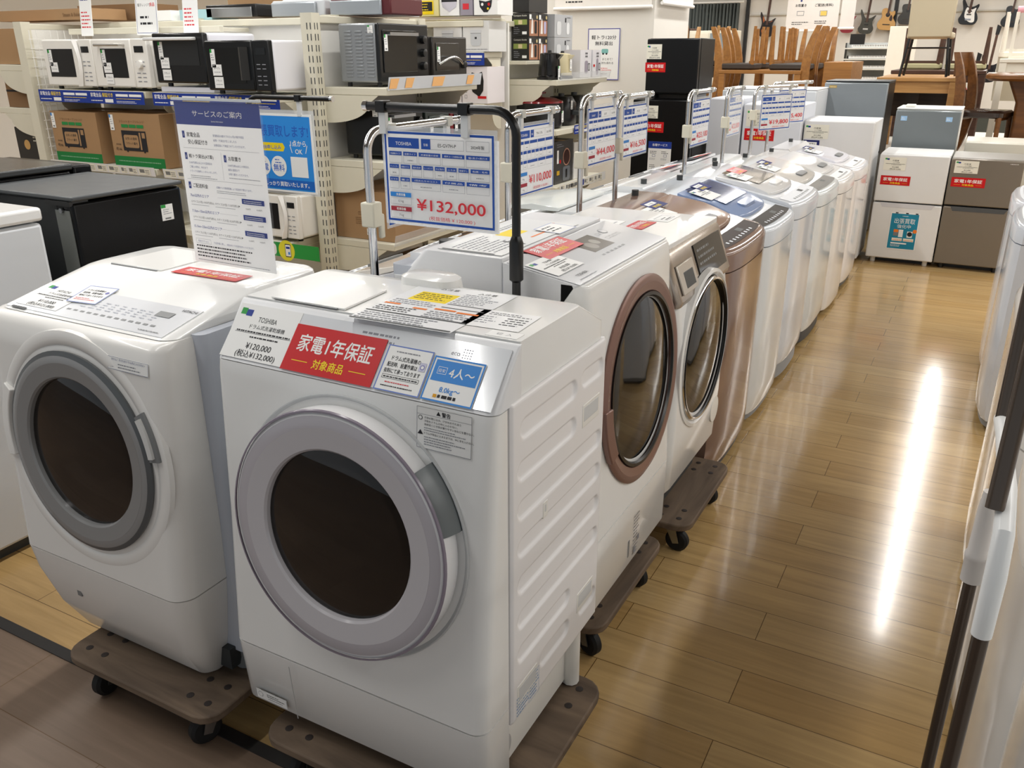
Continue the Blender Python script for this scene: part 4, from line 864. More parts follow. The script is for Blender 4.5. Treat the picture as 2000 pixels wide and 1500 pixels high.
def strip(parent, M4, w, h, m, kind='warranty', seed=1):
    s = Sheet(w, h, m, M4)
    if kind == 'warranty':
        n = max(1, round(w / 0.46))
        for k in range(n):
            x = w * k / n; ww = w / n
            s.text('家電全品', x + ww * 0.13, h * 0.56, h * 0.36, PAPER, bold=True, width=ww * 0.20); s.text('保証付き', x + ww * 0.345, h * 0.56, h * 0.36, YEL, bold=True, width=ww * 0.20)
            s.lines(x + ww * 0.03, h * 0.2, ww * 0.22, 1, h * 0.2, PAPER, seed=k); s.rect(x + ww * 0.29, h * 0.10, ww * 0.15, h * 0.28, PAPER)
            for j in (0, 1): s.rect(x + ww * (0.5 + 0.24 * j), h * 0.60, ww * 0.22, h * 0.2, PAPER)
            s.lines(x + ww * 0.5, h * 0.40, ww * 0.44, 1, h * 0.13, YEL, seed=k + 3); s.lines(x + ww * 0.5, h * 0.2, ww * 0.36, 2, h * 0.11, PAPER, seed=k + 5)
    elif kind == 'cards':
        R = random.Random(seed); x = 0.01
        while x < w - 0.1:
            ww = R.uniform(0.05, 0.10); s.rect(x, h * 0.1, ww, h * 0.8, CREAM); s.rect(x + ww * 0.1, h * 0.35, ww * 0.4, h * 0.4, MGREY); s.lines(x + ww * 0.55, h * 0.6, ww * 0.4, 3, h * 0.18, INK, seed=seed); x += ww + 0.012
    return s
def carton(label, loc, w, d, h, m, rz=0, cat='box', group=None, name='carton', base=None):
    """loc is the bottom middle of the front face; front faces -y"""
    b = MB(); b.box(-w / 2, 0, 0, w / 2, d, h, m); b.box(-w / 2, d / 2 - 0.025, h, w / 2, d / 2 + 0.025, h + 0.0006, TAPE)
    o = b.build(name, None, bevel=0.003); o.location = loc; o.rotation_euler = (0, 0, rz)
    tag(o, label, cat, group); return o
def fs(o, w, h, z=0.0, dy=-0.0009): return frame((-w / 2, dy, z), (1, 0, 0), (0, 0, 1))

g1, sh1 = gondola('ivory shelving of microwaves along the left, facing the front', (-4.96, 3.72, 0), 0, 1.89, 0.42, (1.30, 0.89, 0.57), 1.665, 2, post0=False)
for k in range(2):
    s = strip(sh1[k], frame((-0.0 + 0.97 * k + 0.01, -0.428, 1.232), (1, 0, 0), (0, 0, 1)), 0.90, 0.066, NAVY); lab(s.build('price_strip', sh1[k]), 'blue guarantee strip')
    s = strip(sh1[2 + k], frame((0.97 * k + 0.01, -0.428, 0.85), (1, 0, 0), (0, -0.15, 1)), 0.90, 0.05, M('#e6e6ea', 0.3), 'cards', 5 + k); lab(s.build('price_strip', sh1[2 + k]), 'strip of small price cards')
s = Sheet(0.42, 0.075, GREEN, frame((1.63, -0.43, 0.493), (1, 0, 0), (0, 0, 1))); s.disc(0.20, 0.035, 0.055, flat('#e5dc3c')); s.poly(rrect(0.12, 0.06, 0.02, 0.07, 0.036), PAPER); s.text('3つの', 0.07, 0.045, 0.018, GREEN, bold=True); s.text('お値打ち', 0.07, 0.02, 0.014, GREEN, bold=True); s.poly(rrect(0.04, 0.07, 0.006, 0.21, 0.036), DGREY); s.poly(rrect(0.034, 0.06, 0.004, 0.21, 0.036), PAPER); s.rect(0.197, 0.045, 0.026, 0.012, NAVY); s.rect(0.21, 0.015, 0.012, 0.014, BLUE); lab(s.build('price_strip', sh1[5]), 'green strip with a phone picture')
b = MB()
for i in range(9): b.cyl((-0.015, -0.40 + 0.045 * i, 0.6), (-0.015, -0.40 + 0.045 * i, 1.62), 0.0025, WPLA, 6)
for i in range(20): b.cyl((-0.015, -0.41, 0.62 + 0.05 * i), (-0.015, -0.03, 0.62 + 0.05 * i), 0.0025, WPLA, 6)
b.build('wire_side_grid', g1)
b = MB(); b.box(0.2, -0.30, 1.595, 1.40, -0.27, 1.625, IVORY); b.box(0.45, -0.28, 1.60, 0.48, -0.02, 1.62, IVORY); b.box(1.3, -0.28, 1.60, 1.33, -0.02, 1.62, IVORY); b.build('upper_front_bar', g1, bevel=0.003)
b = MB(); prof = [(-0.40, 1.33), (-0.02, 1.33), (-0.02, 1.58), (-0.15, 1.58)] + [(-0.15 - 0.25 * math.sin(PI / 2 * i / 8), 1.33 + 0.25 * math.cos(PI / 2 * i / 8)) for i in range(1, 8)]
b.prism(prof, 'x', 0.03, 0.034, CLEAR); b.build('clear_end_guard', g1)
g0, sh0 = gondola('ivory end shelving at the far left with boxes facing away', (-5.05, 3.80, 0), -PI / 2, 0.46, 0.45, (1.43, 1.18, 0.85), 1.655, 1, post0=False)
g2, sh2 = gondola('ivory shelving of small ovens, beside the hanging price sign', (-3.0, 3.46, 0), PI / 2, 0.92, 0.42, (1.335, 0.985, 0.575), 1.665, 1)
b = MB(); b.prism([(-0.435, 1.325), (-0.43, 1.325), (-0.44, 1.385), (-0.445, 1.385)], 'x', 0.03, 0.90, M('#cfd2d6', 0.1)); 
for a, c_ in ((0.03, 0.09), (0.16, 0.22), (0.40, 0.50), (0.74, 0.80)): b.poly([(a, -0.4395, 1.332), (c_, -0.4395, 1.332), (c_ + 0.02, -0.4455, 1.378), (a + 0.01, -0.4455, 1.378)], flat('#f0b878'))
lab(b.build('price_strip', sh2[0], smooth=0), 'clear strip with orange tape')
b = MB(); b.prism([(-0.425, 0.565), (-0.42, 0.565), (-0.43, 0.62), (-0.435, 0.62)], 'x', 0.03, 0.90, SLEEVE); lab(b.build('price_strip', sh2[2], smooth=0), 'clear strip')
g3, sh3 = gondola('ivory shelving of kettles and pans in front of the poster pillar', (-3.0, 5.32, 0), PI / 2, 0.92, 0.44, (1.32, 1.0, 0.62), 1.69, 1)
s = strip(sh3[1], frame((0.30, -0.45, 0.955), (1, 0, 0), (0, 0, 1)), 0.56, 0.06, NAVY); s.build('price_strip', sh3[1])
s = strip(sh3[2], frame((0.08, -0.45, 0.575), (1, 0, 0), (0, 0, 1)), 0.82, 0.06, PAPER, 'cards', 9); s.text('家電製品', 0.2, 0.02, 0.03, INK, bold=True); s.rect(0.36, 0.01, 0.05, 0.04, NAVY); lab(s.build('price_strip', sh3[2]), 'white strip with dark print')
b = MB(); b.prism([(-0.455, 1.315), (-0.45, 1.315), (-0.46, 1.365), (-0.465, 1.365)], 'x', 0.05, 0.90, SLEEVE); lab(b.build('price_strip', sh3[0], smooth=0), 'clear strip')
q = MB(); q.box(0.035, -0.21, 1.415, 0.86, -0.02, 1.438, IVORY); q.build('upper_shelf', g3, bevel=0.003)
g4, sh4 = gondola('ivory shelving of rice cooker boxes behind the small ovens', (-4.30, 5.26, 0), 0, 1.42, 0.27, (1.68, 1.495, 1.18), 1.70, 1, post0=False, post1=False)
s = strip(sh4[1], frame((0.62, -0.276, 1.415), (1, 0, 0), (0, 0, 1)), 0.78, 0.075, NAVY); s.build('price_strip', sh4[1])
# ------------------------------------------------------------------ goods on the shelves
def microwave(label, x0, x1, z0, h, d, y, body='#f0ede6', front='#f0ede6', win=(0.12, 0.55, 0.22, 0.78), panel=0.72, handle='none', panelc=None, knob=False, display=True, tags=1, group='microwaves on the display shelf', rz=0, winc='#15171a', oldkeys=True):
    w = x1 - x0; t = thing('microwave', label, 'microwave', ((x0 + x1) / 2, y, z0), rz, group)
    bm_ = M(body, 0.35, var=0.02); fm = M(front, 0.25 if front < '#5' else 0.4, var=0.02)
    hb = 0.018
    MB().box(-w / 2, 0.03, hb, w / 2, d, h, bm_).build('body', t, bevel=0.012)
    pc = -w / 2 + w * panel
    q = MB(); q.box(-w / 2, 0.0, hb, (pc if panel < 1 else w / 2), 0.031, h, fm); dr = q.build('door', t, bevel=0.008)
    a, b_, c, e = win
    s = Sheet(w * (b_ - a), (h - hb) * (e - c), M(winc, 0.08, var=0.02, spec=0.6), frame((-w / 2 + w * a, -0.001, hb + (h - hb) * c), (1, 0, 0), (0, 0, 1))); lab(s.build('door_window', dr), 'dark glass window')
    if panel < 1:
        q = MB(); q.box(pc + 0.001, 0.002, hb, w / 2, 0.031, h, M(panelc, 0.3, var=0.02) if panelc else fm); p = q.build('control_panel', t, bevel=0.005)
        s = Sheet(w * (1 - panel), h - hb, None, frame((pc, 0.0008, hb), (1, 0, 0), (0, 0, 1))); pw = w * (1 - panel); ph = h - hb
        if display: s.rect(pw * 0.2, ph * 0.72, pw * 0.58, ph * 0.13, M('#1b1d1f', 0.15))
        for i in range(2):
            for j in range(5): s.rect(pw * (0.2 + 0.34 * i), ph * (0.12 + 0.085 * j + (0.0 if j < 3 else 0.06)), pw * 0.22, ph * 0.018, GINK)
        s.build('key_print', p)
        if knob: q = MB(); q.lathe([(0.021, 0), (0.019, -0.018), (0, -0.019)], (pc + pw * 0.5, 0.002, hb + ph * 0.48), (0, 1, 0), M('#f5f3ee', 0.25), n=28); q.build('knob', p)
    if handle == 'top':
        q = MB(); q.tube([(-w * 0.35, 0.0, h - 0.03), (-w * 0.35, -0.03, h - 0.03), (w * (panel - 0.5) - 0.05, -0.03, h - 0.03), (w * (panel - 0.5) - 0.05, 0.0, h - 0.03)], 0.008, M('#c9c6c0', 0.25, metal=0.6), 10); q.build('door_handle', dr)
    elif handle == 'wide':
        q = MB(); q.box(-w / 2 - 0.03, -0.035, h - 0.035, w / 2 - 0.05, 0.0, h - 0.02, M('#e6e6e6', 0.25)); q.build('door_handle', dr, bevel=0.004)
    elif handle == 'curve':
        q = MB(); rings = []
        for k in range(13):
            z = hb + (h - hb) * k / 12; o = 0.035 * math.sin(PI * k / 12)
            rings.append([(pc - 0.035 + o * 0.5, -0.004, z), (pc + 0.002 + o * 0.9 - 0.02, -0.022, z), (pc + 0.01 + o * 0.6 - 0.012, -0.004, z)])
        q.loft(rings, M('#f8f6f2', 0.2)); q.build('door_handle', dr)
    elif handle == 'bar':
        q = MB(); q.prism([(0.0, -0.03), (0.012, -0.035), (0.03, 0.0), (-0.01, 0.0)], 'z', hb + 0.05, h - 0.03, M('#202224', 0.25)); q.v = [(x + pc - 0.06, y, z) for x, y, z in q.v]; q.build('door_handle', dr)
    for sx in (-1, 1):
        for yy in (0.05, d - 0.05): MB().cyl((sx * (w / 2 - 0.04), yy, 0), (sx * (w / 2 - 0.04), yy, hb + 0.001), 0.014, BLACK, 12).build('foot', t)
    smalltag(dr, frame((-w / 2 + w * a + 0.006, -0.003, hb + (h - hb) * (e - 0.02) - 0.085), (1, 0, 0), (0, 0, 1)), 0.032, 0.085)
    for k in range(tags):
        s = Sheet(0.062, 0.052, PAPER, frame((-w / 2 + w * a + 0.012 + 0.004 * k, -0.003, hb + (h - hb) * 0.30 - 0.058 * k), (1, 0, 0), (0, 0, 1))); s.text(('オーブン', 'フラット', 'スチーム')[k], 0.031, 0.03, 0.011, INK, bold=True); s.lines(0.008, 0.015, 0.046, 1, 0.008, GINK); s.build('feature_tag', dr)
    return t
ZS = 1.302; YF = 3.305
microwave('white microwave with a bowed white handle, leftmost on the microwave shelf', -4.86, -4.435, ZS, 0.265, 0.32, YF, win=(0.10, 0.62, 0.2, 0.8), panel=0.74, handle='curve', tags=1)
microwave('cream microwave with a round knob and slim top handle, on the microwave shelf', -4.43, -3.99, ZS, 0.265, 0.33, YF, win=(0.16, 0.62, 0.2, 0.8), panel=0.72, handle='top', knob=True, tags=2)
microwave('white-bodied black-fronted microwave with a wide top handle bar', -3.915, -3.54, ZS + 0.028, 0.26, 0.36, YF - 0.02, body='#eeeef4', front='#141517', win=(0.10, 0.88, 0.36, 0.85), panel=1.0, handle='wide', tags=2, winc='#26282a')
t = tag(MB().box(-3.92, YF - 0.0, ZS, -3.53, YF + 0.34, ZS + 0.0265, M('#e8e8ee', 0.4)).build('shelf_riser', bevel=0.004), 'white riser tray under the black-fronted microwave', 'tray')
microwave('white microwave with a black front and black bar handle, right end of the shelf', -3.50, -3.075, ZS, 0.25, 0.36, YF - 0.06, body='#f0f0f6', front='#0e0f10', win=(0.08, 0.62, 0.15, 0.85), panel=0.75, handle='bar', tags=2, panelc='#0e0f10', winc='#08090a')
microwave('white microwave with a bowed handle on the low shelf behind the blue poster', -3.33, -2.915 - 0.13, 0.572, 0.24, 0.32, YF, win=(0.08, 0.55, 0.2, 0.8), panel=0.70, handle='curve', tags=0)
def oven_carton(label, x0, x1, z0, h, d):
    w = x1 - x0
    o = carton(label, ((x0 + x1) / 2, YF + 0.01, z0), w, d, h, CARD, 0, 'box', 'microwave cartons on the middle shelf')
    s = Sheet(w, h, None, fs(o, w, h)); s.rect(0, 0, w, h * 0.19, flat('#1f7a3c')); s.lines(w * 0.08, h * 0.09, w * 0.84, 1, h * 0.05, flat('#8ab08e'))
    s.text('フラットオーブンレンジ', w * 0.45, h * 0.83, h * 0.055, CARDD, width=w * 0.5)
    for k in range(3): s.rect(w * (0.24 + 0.15 * k), h * 0.735, w * 0.135, h * 0.06, flat('#2c8a48'))
    s.rect(w * 0.22, h * 0.30, w * 0.48, h * 0.38, INK); s.poly(rrect(w * 0.29, h * 0.24, w * 0.03, w * 0.40, h * 0.48), CARD); s.text('お手入れ簡単', w * 0.40, h * 0.51, h * 0.055, INK, bold=True); s.text('フラット庫内', w * 0.40, h * 0.42, h * 0.055, INK, bold=True)
    s.rect(w * 0.565, h * 0.33, w * 0.03, h * 0.32, CARD); s.rect(w * 0.62, h * 0.55, w * 0.06, h * 0.1, CARD); s.rect(w * 0.28, h * 0.275, w * 0.03, h * 0.03, INK); s.rect(w * 0.62, h * 0.275, w * 0.03, h * 0.03, INK)
    s.text('庫内容量', w * 0.13, h * 0.40, h * 0.035, INK); s.text('約16L', w * 0.13, h * 0.30, h * 0.07, INK)
    s.build('carton_print', o)
    smalltag(o, frame((-w / 2 + 0.008, -0.002, h - 0.095), (1, 0, 0), (0, 0, 1)), 0.032, 0.085, BLUE)
    return o
oven_carton('brown microwave carton with a green band, left one under the blue strip', -4.92, -4.51, 0.8925, 0.285, 0.34)
oven_carton('brown microwave carton with a green band, the one next to the acrylic sign', -4.40, -3.985, 0.8925, 0.29, 0.34)
def toaster(label, y0, y1, z0, h, d, body, front, knobs=3, xf=-2.655, group='small ovens on the side shelves', louvres=False, glassc='#0d0f10', arc=False, feet=0.02):
    """front faces the aisle (+X); spans y0..y1"""
    w = y1 - y0; t = thing('toaster_oven', label, 'toaster oven', (xf, (y0 + y1) / 2, z0), PI / 2, group)
    bm_ = M(body, 0.35, var=0.02, metal=0.5 if body == '#9a9da0' else 0); fm = M(front, 0.3, var=0.02)
    MB().box(-w / 2, 0.02, feet, w / 2, d, h, bm_).build('body', t, bevel=0.008)
    MB().box(-w / 2 - 0.002, -0.002, feet, w / 2 + 0.002, 0.022, h, fm).build('front_frame', t, bevel=0.006)
    q = MB(); q.box(-w / 2 + 0.025, -0.008, feet + 0.045, w * 0.24, -0.0015, h - 0.03, M(glassc, 0.08, spec=0.6, var=0.02)); dr = q.build('glass_door', t, bevel=0.003)
    if arc:
        q = MB(); q.tube([(-w / 2 + 0.03 + (w * 0.70) * i / 12, -0.02 - 0.02 * math.sin(PI * i / 12), h * 0.42 + 0.035 * math.sin(PI * i / 12)) for i in range(13)], 0.007, CHROME, 10)
    else:
        q = MB(); q.box(-w / 2 + 0.06, -0.026, h - 0.055, w * 0.22, -0.008, h - 0.04, STEEL)
    q.build('door_handle', dr)
    for k in range(knobs):
        z = feet + 0.05 + (h - feet - 0.08) * (k + 0.35) / knobs if knobs > 1 else h * 0.4
        q = MB(); q.lathe([(0.021, 0), (0.019, -0.02), (0.014, -0.022), (0, -0.021)], (w * 0.37, -0.002, z), (0, 1, 0), BLACK, n=24); q.build('knob', t)
    for sx in (-1, 1):
        for yy in (0.03, d - 0.03): MB().cyl((sx * (w / 2 - 0.03), yy, 0), (sx * (w / 2 - 0.03), yy, feet + 0.001), 0.012, BLACK, 10).build('foot', t)
    if louvres:
        q = MB()
        for c in range(3):
            y_ = 0.035 + 0.065 * c
            for i in range(14):
                z = feet + 0.025 + i * (h - feet - 0.05) / 14
                q.prism([(y_, z), (y_ + 0.042, z), (y_ + 0.042, z + 0.007), (y_, z + 0.007)], 'x', -w / 2 - 0.003, -w / 2 + 0.002, bm_)
        q.build('side_louvres', t, bevel=0.001)['kind'] = 'stuff'
    smalltag(dr, frame((-w / 2 + 0.03, -0.0095, h - 0.125), (1, 0, 0), (0, 0, 1)), 0.028, 0.075)
    smalltag(t, frame((-w / 2 - 0.0035, 0.062, h - 0.045), (0, -1, 0), (0, 0, 1)), 0.032, 0.035)
    return t
toaster('silver toaster oven with louvred side and black front, on the top oven shelf', 3.555, 3.975, 1.337, 0.29, 0.245, '#9a9da0', '#101112', louvres=True)
toaster('brown-fronted toaster oven with a chrome arc handle, beyond the silver one', 4.02, 4.36, 1.337, 0.235, 0.24, '#3a3632', '#2c2824', knobs=1, arc=True, glassc='#3c3a37')
toaster('matt black toaster oven on the second shelf, turned side-on', 3.555, 3.90, 0.987, 0.255, 0.24, '#0e0f10', '#0e0f10', knobs=2)
toaster('dark glass-fronted toaster oven in the middle of the second oven shelf', 3.93, 4.16, 0.987, 0.22, 0.24, '#26302e', '#2b3532', knobs=1, glassc='#4c5552')
toaster('small red toaster oven at the far end of the second oven shelf', 4.18, 4.36, 0.987, 0.22, 0.24, '#6a1418', '#7a171c', knobs=1)
o = carton('large brown carton with a small bow-tie mark on the lowest oven shelf', (-2.79, 3.53, 0.577), 0.38, 0.82, 0.25, CARD)
s = Sheet(0.38, 0.25, None, fs(o, 0.38, 0.25)); s.poly([(0.175, 0.182), (0.192, 0.187), (0.209, 0.182), (0.209, 0.196), (0.192, 0.191), (0.175, 0.196)], INK); s.text('BRUNO', 0.192, 0.168, 0.011, INK); s.lines(0.15, 0.14, 0.09, 2, 0.012, CARDD); s.lines(0.13, 0.11, 0.14, 4, 0.01, CARDD, seed=4); s.rect(0.2, 0.025, 0.032, 0.034, PAPER); s.rect(0.204, 0.03, 0.024, 0.01, INK); s.build('carton_print', o)
o = carton('brown carton printed with a small oval mark, on the floor base under the ovens', (-2.78, 3.55, 0.122), 0.36, 0.7, 0.26, CARDD)
# rice cooker boxes
RB = M('#dcdcda', 0.5, var=0.03); PINKW = M('#e8e2e4', 0.5, var=0.02)
for k, (x0, x1) in enumerate(((-3.29, -3.075), (-3.065, -2.875))):
    w = x1 - x0; o = carton(('grey-white rice cooker box, left one above the blue strip', 'grey-white rice cooker box, right one above the blue strip')[k], ((x0 + x1) / 2, 5.0, 1.497), w, 0.23, 0.182, RB, 0, 'box', 'rice cooker boxes')
    s = Sheet(w, 0.182, None, fs(o, w, 0.182)); s.rect(w * 0.32, 0.155, w * 0.3, 0.006, INK); s.poly(rrect(w * 0.4, 0.085, 0.02, w * 0.5, 0.075), M('#c6c9cc', 0.4)); s.poly(rrect(w * 0.43, 0.02, 0.009, w * 0.5, 0.118), M('#d3d5d8', 0.4)); s.rect(w * 0.3, 0.107, w * 0.4, 0.003, MGREY); s.rect(w * 0.46, 0.075, w * 0.08, 0.012, INK); s.lines(w * 0.05, 0.012, w * 0.9, 1, 0.012, GINK); s.rect(w * 0.02, 0.155, 0.022, 0.022, BLUE); s.rect(w * 0.02 + 0.022, 0.163, 0.03, 0.014, PAPER); s.build('carton_print', o)
for k, (x0, x1) in enumerate(((-3.28, -3.09), (-3.08, -2.89))):
    w = x1 - x0; o = carton(('white box with a black pot picture, left one under the blue strip', 'white box with a black pot picture, right one under the blue strip')[k], ((x0 + x1) / 2, 5.0, 1.182), w, 0.23, 0.225, PINKW, 0, 'box', 'pressure cooker boxes')
    s = Sheet(w, 0.225, None, fs(o, w, 0.225)); s.poly([(w * .32, .165), (w * .4, .19), (w * .6, .18), (w * .8, .195), (w * .86, .14), (w * .84, .08), (w * .72, .05), (w * .66, .035), (w * .6, .05), (w * .42, .07), (w * .33, .11)], BLACK); s.poly([(w * .42, .155), (w * .6, .165), (w * .8, .175), (w * .78, .185), (w * .6, .175), (w * .44, .178)], MGREY); s.rect(w * 0.62, 0.03, w * 0.34, 0.016, RED)
    for j in range(3): s.frame_rect(w * 0.1, 0.03 + 0.035 * j, 0.018, 0.022, 0.002, MGREY)
    s.build('carton_print', o)
for k, (x0, x1, h, lb, m) in enumerate(((-3.40, -3.245, 0.135, 'white and yellow paper bag box on top of the rice cooker shelf', flat('#e9dfa0')), (-3.235, -3.09, 0.16, 'white steamer box on top of the rice cooker shelf', PAPER), (-3.08, -2.99, 0.17, 'mauve-grey box on top of the rice cooker shelf', M('#9a93a0', 0.5)), (-2.98, -2.75 - 0.06, 0.19, 'white box with a black keypad picture on top of the rice cooker shelf', PAPER))):
    w = x1 - x0; o = carton(lb, ((x0 + x1) / 2, 5.0, 1.712), w, 0.2, h, m)
    s = Sheet(w, h, None, fs(o, w, h))
    if k == 0: s.rect(w * 0.06, 0.01, w * 0.7, h * 0.6, YEL); s.text('NEW', w * 0.3, h * 0.82, 0.016, INK, bold=True) if False else None; s.rect(w * 0.1, 0.03, w * 0.6, h * 0.4, INK); s.lines(w * 0.14, h * 0.5, w * 0.5, 3, 0.016, YEL)
    if k == 1: s.poly([(w * .1, .08), (w * .9, .08), (w * .85, .05), (w * .6, .03), (w * .5, .02), (w * .4, .03), (w * .15, .05)], M('#c9c7d2', 0.4)); s.rect(w * 0.1, .08, w * 0.8, .016, INK)
    if k == 2: s.rect(w * 0.2, h * 0.6, w * 0.5, h * 0.25, PAPER); s.rect(w * 0.2, h * 0.2, w * 0.5, h * 0.2, PRED)
    if k == 3: s.lines(w * 0.2, h * 0.85, w * 0.6, 2, 0.018, INK); s.poly([(w * .22, .085), (w * .5, .075), (w * .78, .085), (w * .74, .045), (w * .58, .015), (w * .42, .015), (w * .26, .045)], INK); s.disc(w * .36, .06, .009, PAPER); s.disc(w * .64, .06, .009, RED); s.disc(w * .6, .035, .007, YEL)
    s.build('carton_print', o)
# kettles and their boxes
KB = M('#161514', 0.4, var=0.02)
n = 0
for r in range(2):
    for c in range(2):
        o = carton(('black compact kettle box, front one of the lower pair', 'black compact kettle box, back one of the lower pair', 'black compact kettle box, front one of the upper pair', 'black compact kettle box, back one of the upper pair')[n], (-2.925 + 0.0, 5.52 + 0.145 * c, 1.439 + 0.152 * r), 0.13, 0.14, 0.15, KB, 0, 'box', 'black kettle boxes'); n += 1
        if c == 0:
            s = Sheet(0.13, 0.15, None, fs(o, 0.13, 0.15)); s.text('Compact Kettle', 0.065, 0.128, 0.014, CREAM, width=0.10); s.rect(0.012, 0.075, 0.105, 0.033, flat('#8c9a50')); s.rect(0.05, 0.078, 0.03, 0.026, flat('#d8c79a')); s.lines(0.015, 0.055, 0.05, 4, 0.012, GINK); s.rect(0.08, 0.015, 0.035, 0.018, PAPER); s.build('carton_print', o)
        s = Sheet(0.14, 0.15, None, frame((0.0659, 0.0, 0), (0, 1, 0), (0, 0, 1))); s.rect(0.005, 0.005, 0.13, 0.1, flat('#a8765a')); s.poly([(0.03, 0.02), (0.065, 0.02), (0.06, 0.1), (0.05, 0.12), (0.04, 0.1)], flat('#e6e0da')); s.poly(rrect(0.035, 0.08, 0.012, 0.10, 0.06), flat('#1b1a1a') if c == 0 else flat('#b9b4d2')); s.rect(0.006, 0.11, 0.03, 0.03, PAPER); s.disc(0.12, 0.125, 0.012, flat('#c9b784')); s.build('side_print', o)
o = carton('black compact kettle box lying on top of the stacked kettle boxes', (-2.93, 5.53, 1.745), 0.13, 0.28, 0.10, KB, 0, 'box', 'black kettle boxes')
for k in range(2):
    o = carton(('grey kettle box standing low beside the black kettle boxes', 'grey kettle box stacked above its twin beside the black ones')[k], (-2.90, 5.84, 1.439 + 0.152 * k), 0.16, 0.30, 0.15, M('#b4b6b8', 0.5, var=0.03), 0, 'box', 'grey kettle boxes')
    s = Sheet(0.30, 0.15, None, frame((0.081, 0.0, 0), (0, 1, 0), (0, 0, 1))); s.poly(rrect(0.07, 0.09, 0.02, 0.07, 0.06), M('#dadcdd', 0.4)); s.poly(rrect(0.05, 0.08, 0.02, 0.22, 0.06), M('#e4e6e7', 0.4)); s.rect(0.17, 0.10, 0.02, 0.03, INK); s.lines(0.2, 0.13, 0.06, 1, 0.01, INK); s.build('side_print', o)
def kettle(label, x, y, z, body, r=0.068, h=0.155):
    t = thing('electric_kettle', label, 'kettle', (x, y, z), 0, 'kettles on the shelf'); bm_ = M(body, 0.2, var=0.02)
    MB().lathe([(r + 0.01, 0), (r + 0.01, 0.014), (r, 0.018)], (0, 0, 0), (0, 0, 1), BLACK, n=32).build('base', t)
    q = MB(); q.lathe([(r, 0.02), (r + 0.002, 0.03), (r * 0.9, h * 0.8), (r * 0.86, h), (r * 0.8, h + 0.004), (0.012, h + 0.010)], (0, 0, 0), (0, 0, 1), bm_, n=36); q.prism([(r * 0.7, h), (r * 0.7, h * 0.7), (r + 0.02, h - 0.004)], 'y', -0.02, 0.02, bm_) ; q.v = [(-p[0], p[1], p[2]) if False else p for p in q.v]; q.build('body', t)
    MB().lathe([(0.014, h + 0.008), (0.012, h + 0.022), (0.0, h + 0.024)], (0, 0, 0), (0, 0, 1), BLACK, n=16).build('lid_knob', t)
    MB().tube([(0, r * 0.85, h * 0.93), (0, r + 0.035, h * 0.95), (0, r + 0.055, h * 0.8), (0, r + 0.05, h * 0.45), (0, r * 0.95, h * 0.3)], 0.011, BLACK, 10).build('handle', t)
    return t
t = kettle('glossy black electric kettle at the front of the kettle shelf', -2.66, 5.44, 1.322, '#0c0c0d', 0.075, 0.16); smalltag(t, frame((0.083, -0.04, 0.0), (0, 1, 0), (0, 0, 1)), 0.03, 0.085)
t = kettle('cream electric kettle with a black handle, behind the black kettle', -2.68, 5.68, 1.322, '#d9cda8', 0.065, 0.155); smalltag(t, frame((0.068, -0.02, 0.05), (0, 1, 0), (0, 0, 1)), 0.03, 0.075, PAPER)
for k, (y0, L, lb) in enumerate(((5.86 - 0.02, 0.19, 'white kettle box with a mauve jug picture, next to the cream kettle'), (6.06, 0.15, 'white kettle box with a slim jug picture at the shelf end'))):
    o = carton(lb, (-2.68, y0, 1.322), 0.13, L, 0.185, M('#d9d7da', 0.5, var=0.02), 0, 'box', 'white kettle boxes')
    s = Sheet(L, 0.185, None, frame((0.0659, 0, 0), (0, 1, 0), (0, 0, 1))); s.poly(rrect(0.055 - 0.02 * k, 0.085 + 0.03 * k, 0.015, L * 0.55, 0.07), M('#9b94a0', 0.4)); s.frame_rect(L * 0.72, 0.045, 0.03, 0.05, 0.006, DGREY)
    for i in range(2):
        for j in range(2): s.rect(L * 0.45 + 0.022 * i, 0.135 + 0.02 * j, 0.013, 0.012, INK)
    if k: s.rect(0.01, 0.07, 0.03, 0.016, RED)
    s.build('side_print', o)
b = MB(); b.tube([(-2.62, 5.37, 1.33), (-2.60, 5.40, 1.334), (-2.59, 5.36, 1.34), (-2.61, 5.34, 1.33), (-2.64, 5.36, 1.342), (-2.61, 5.40, 1.33)], 0.008, BLACK, 8); tag(b.build('power_cord'), 'coiled black power cord on the kettle shelf edge', 'cord')
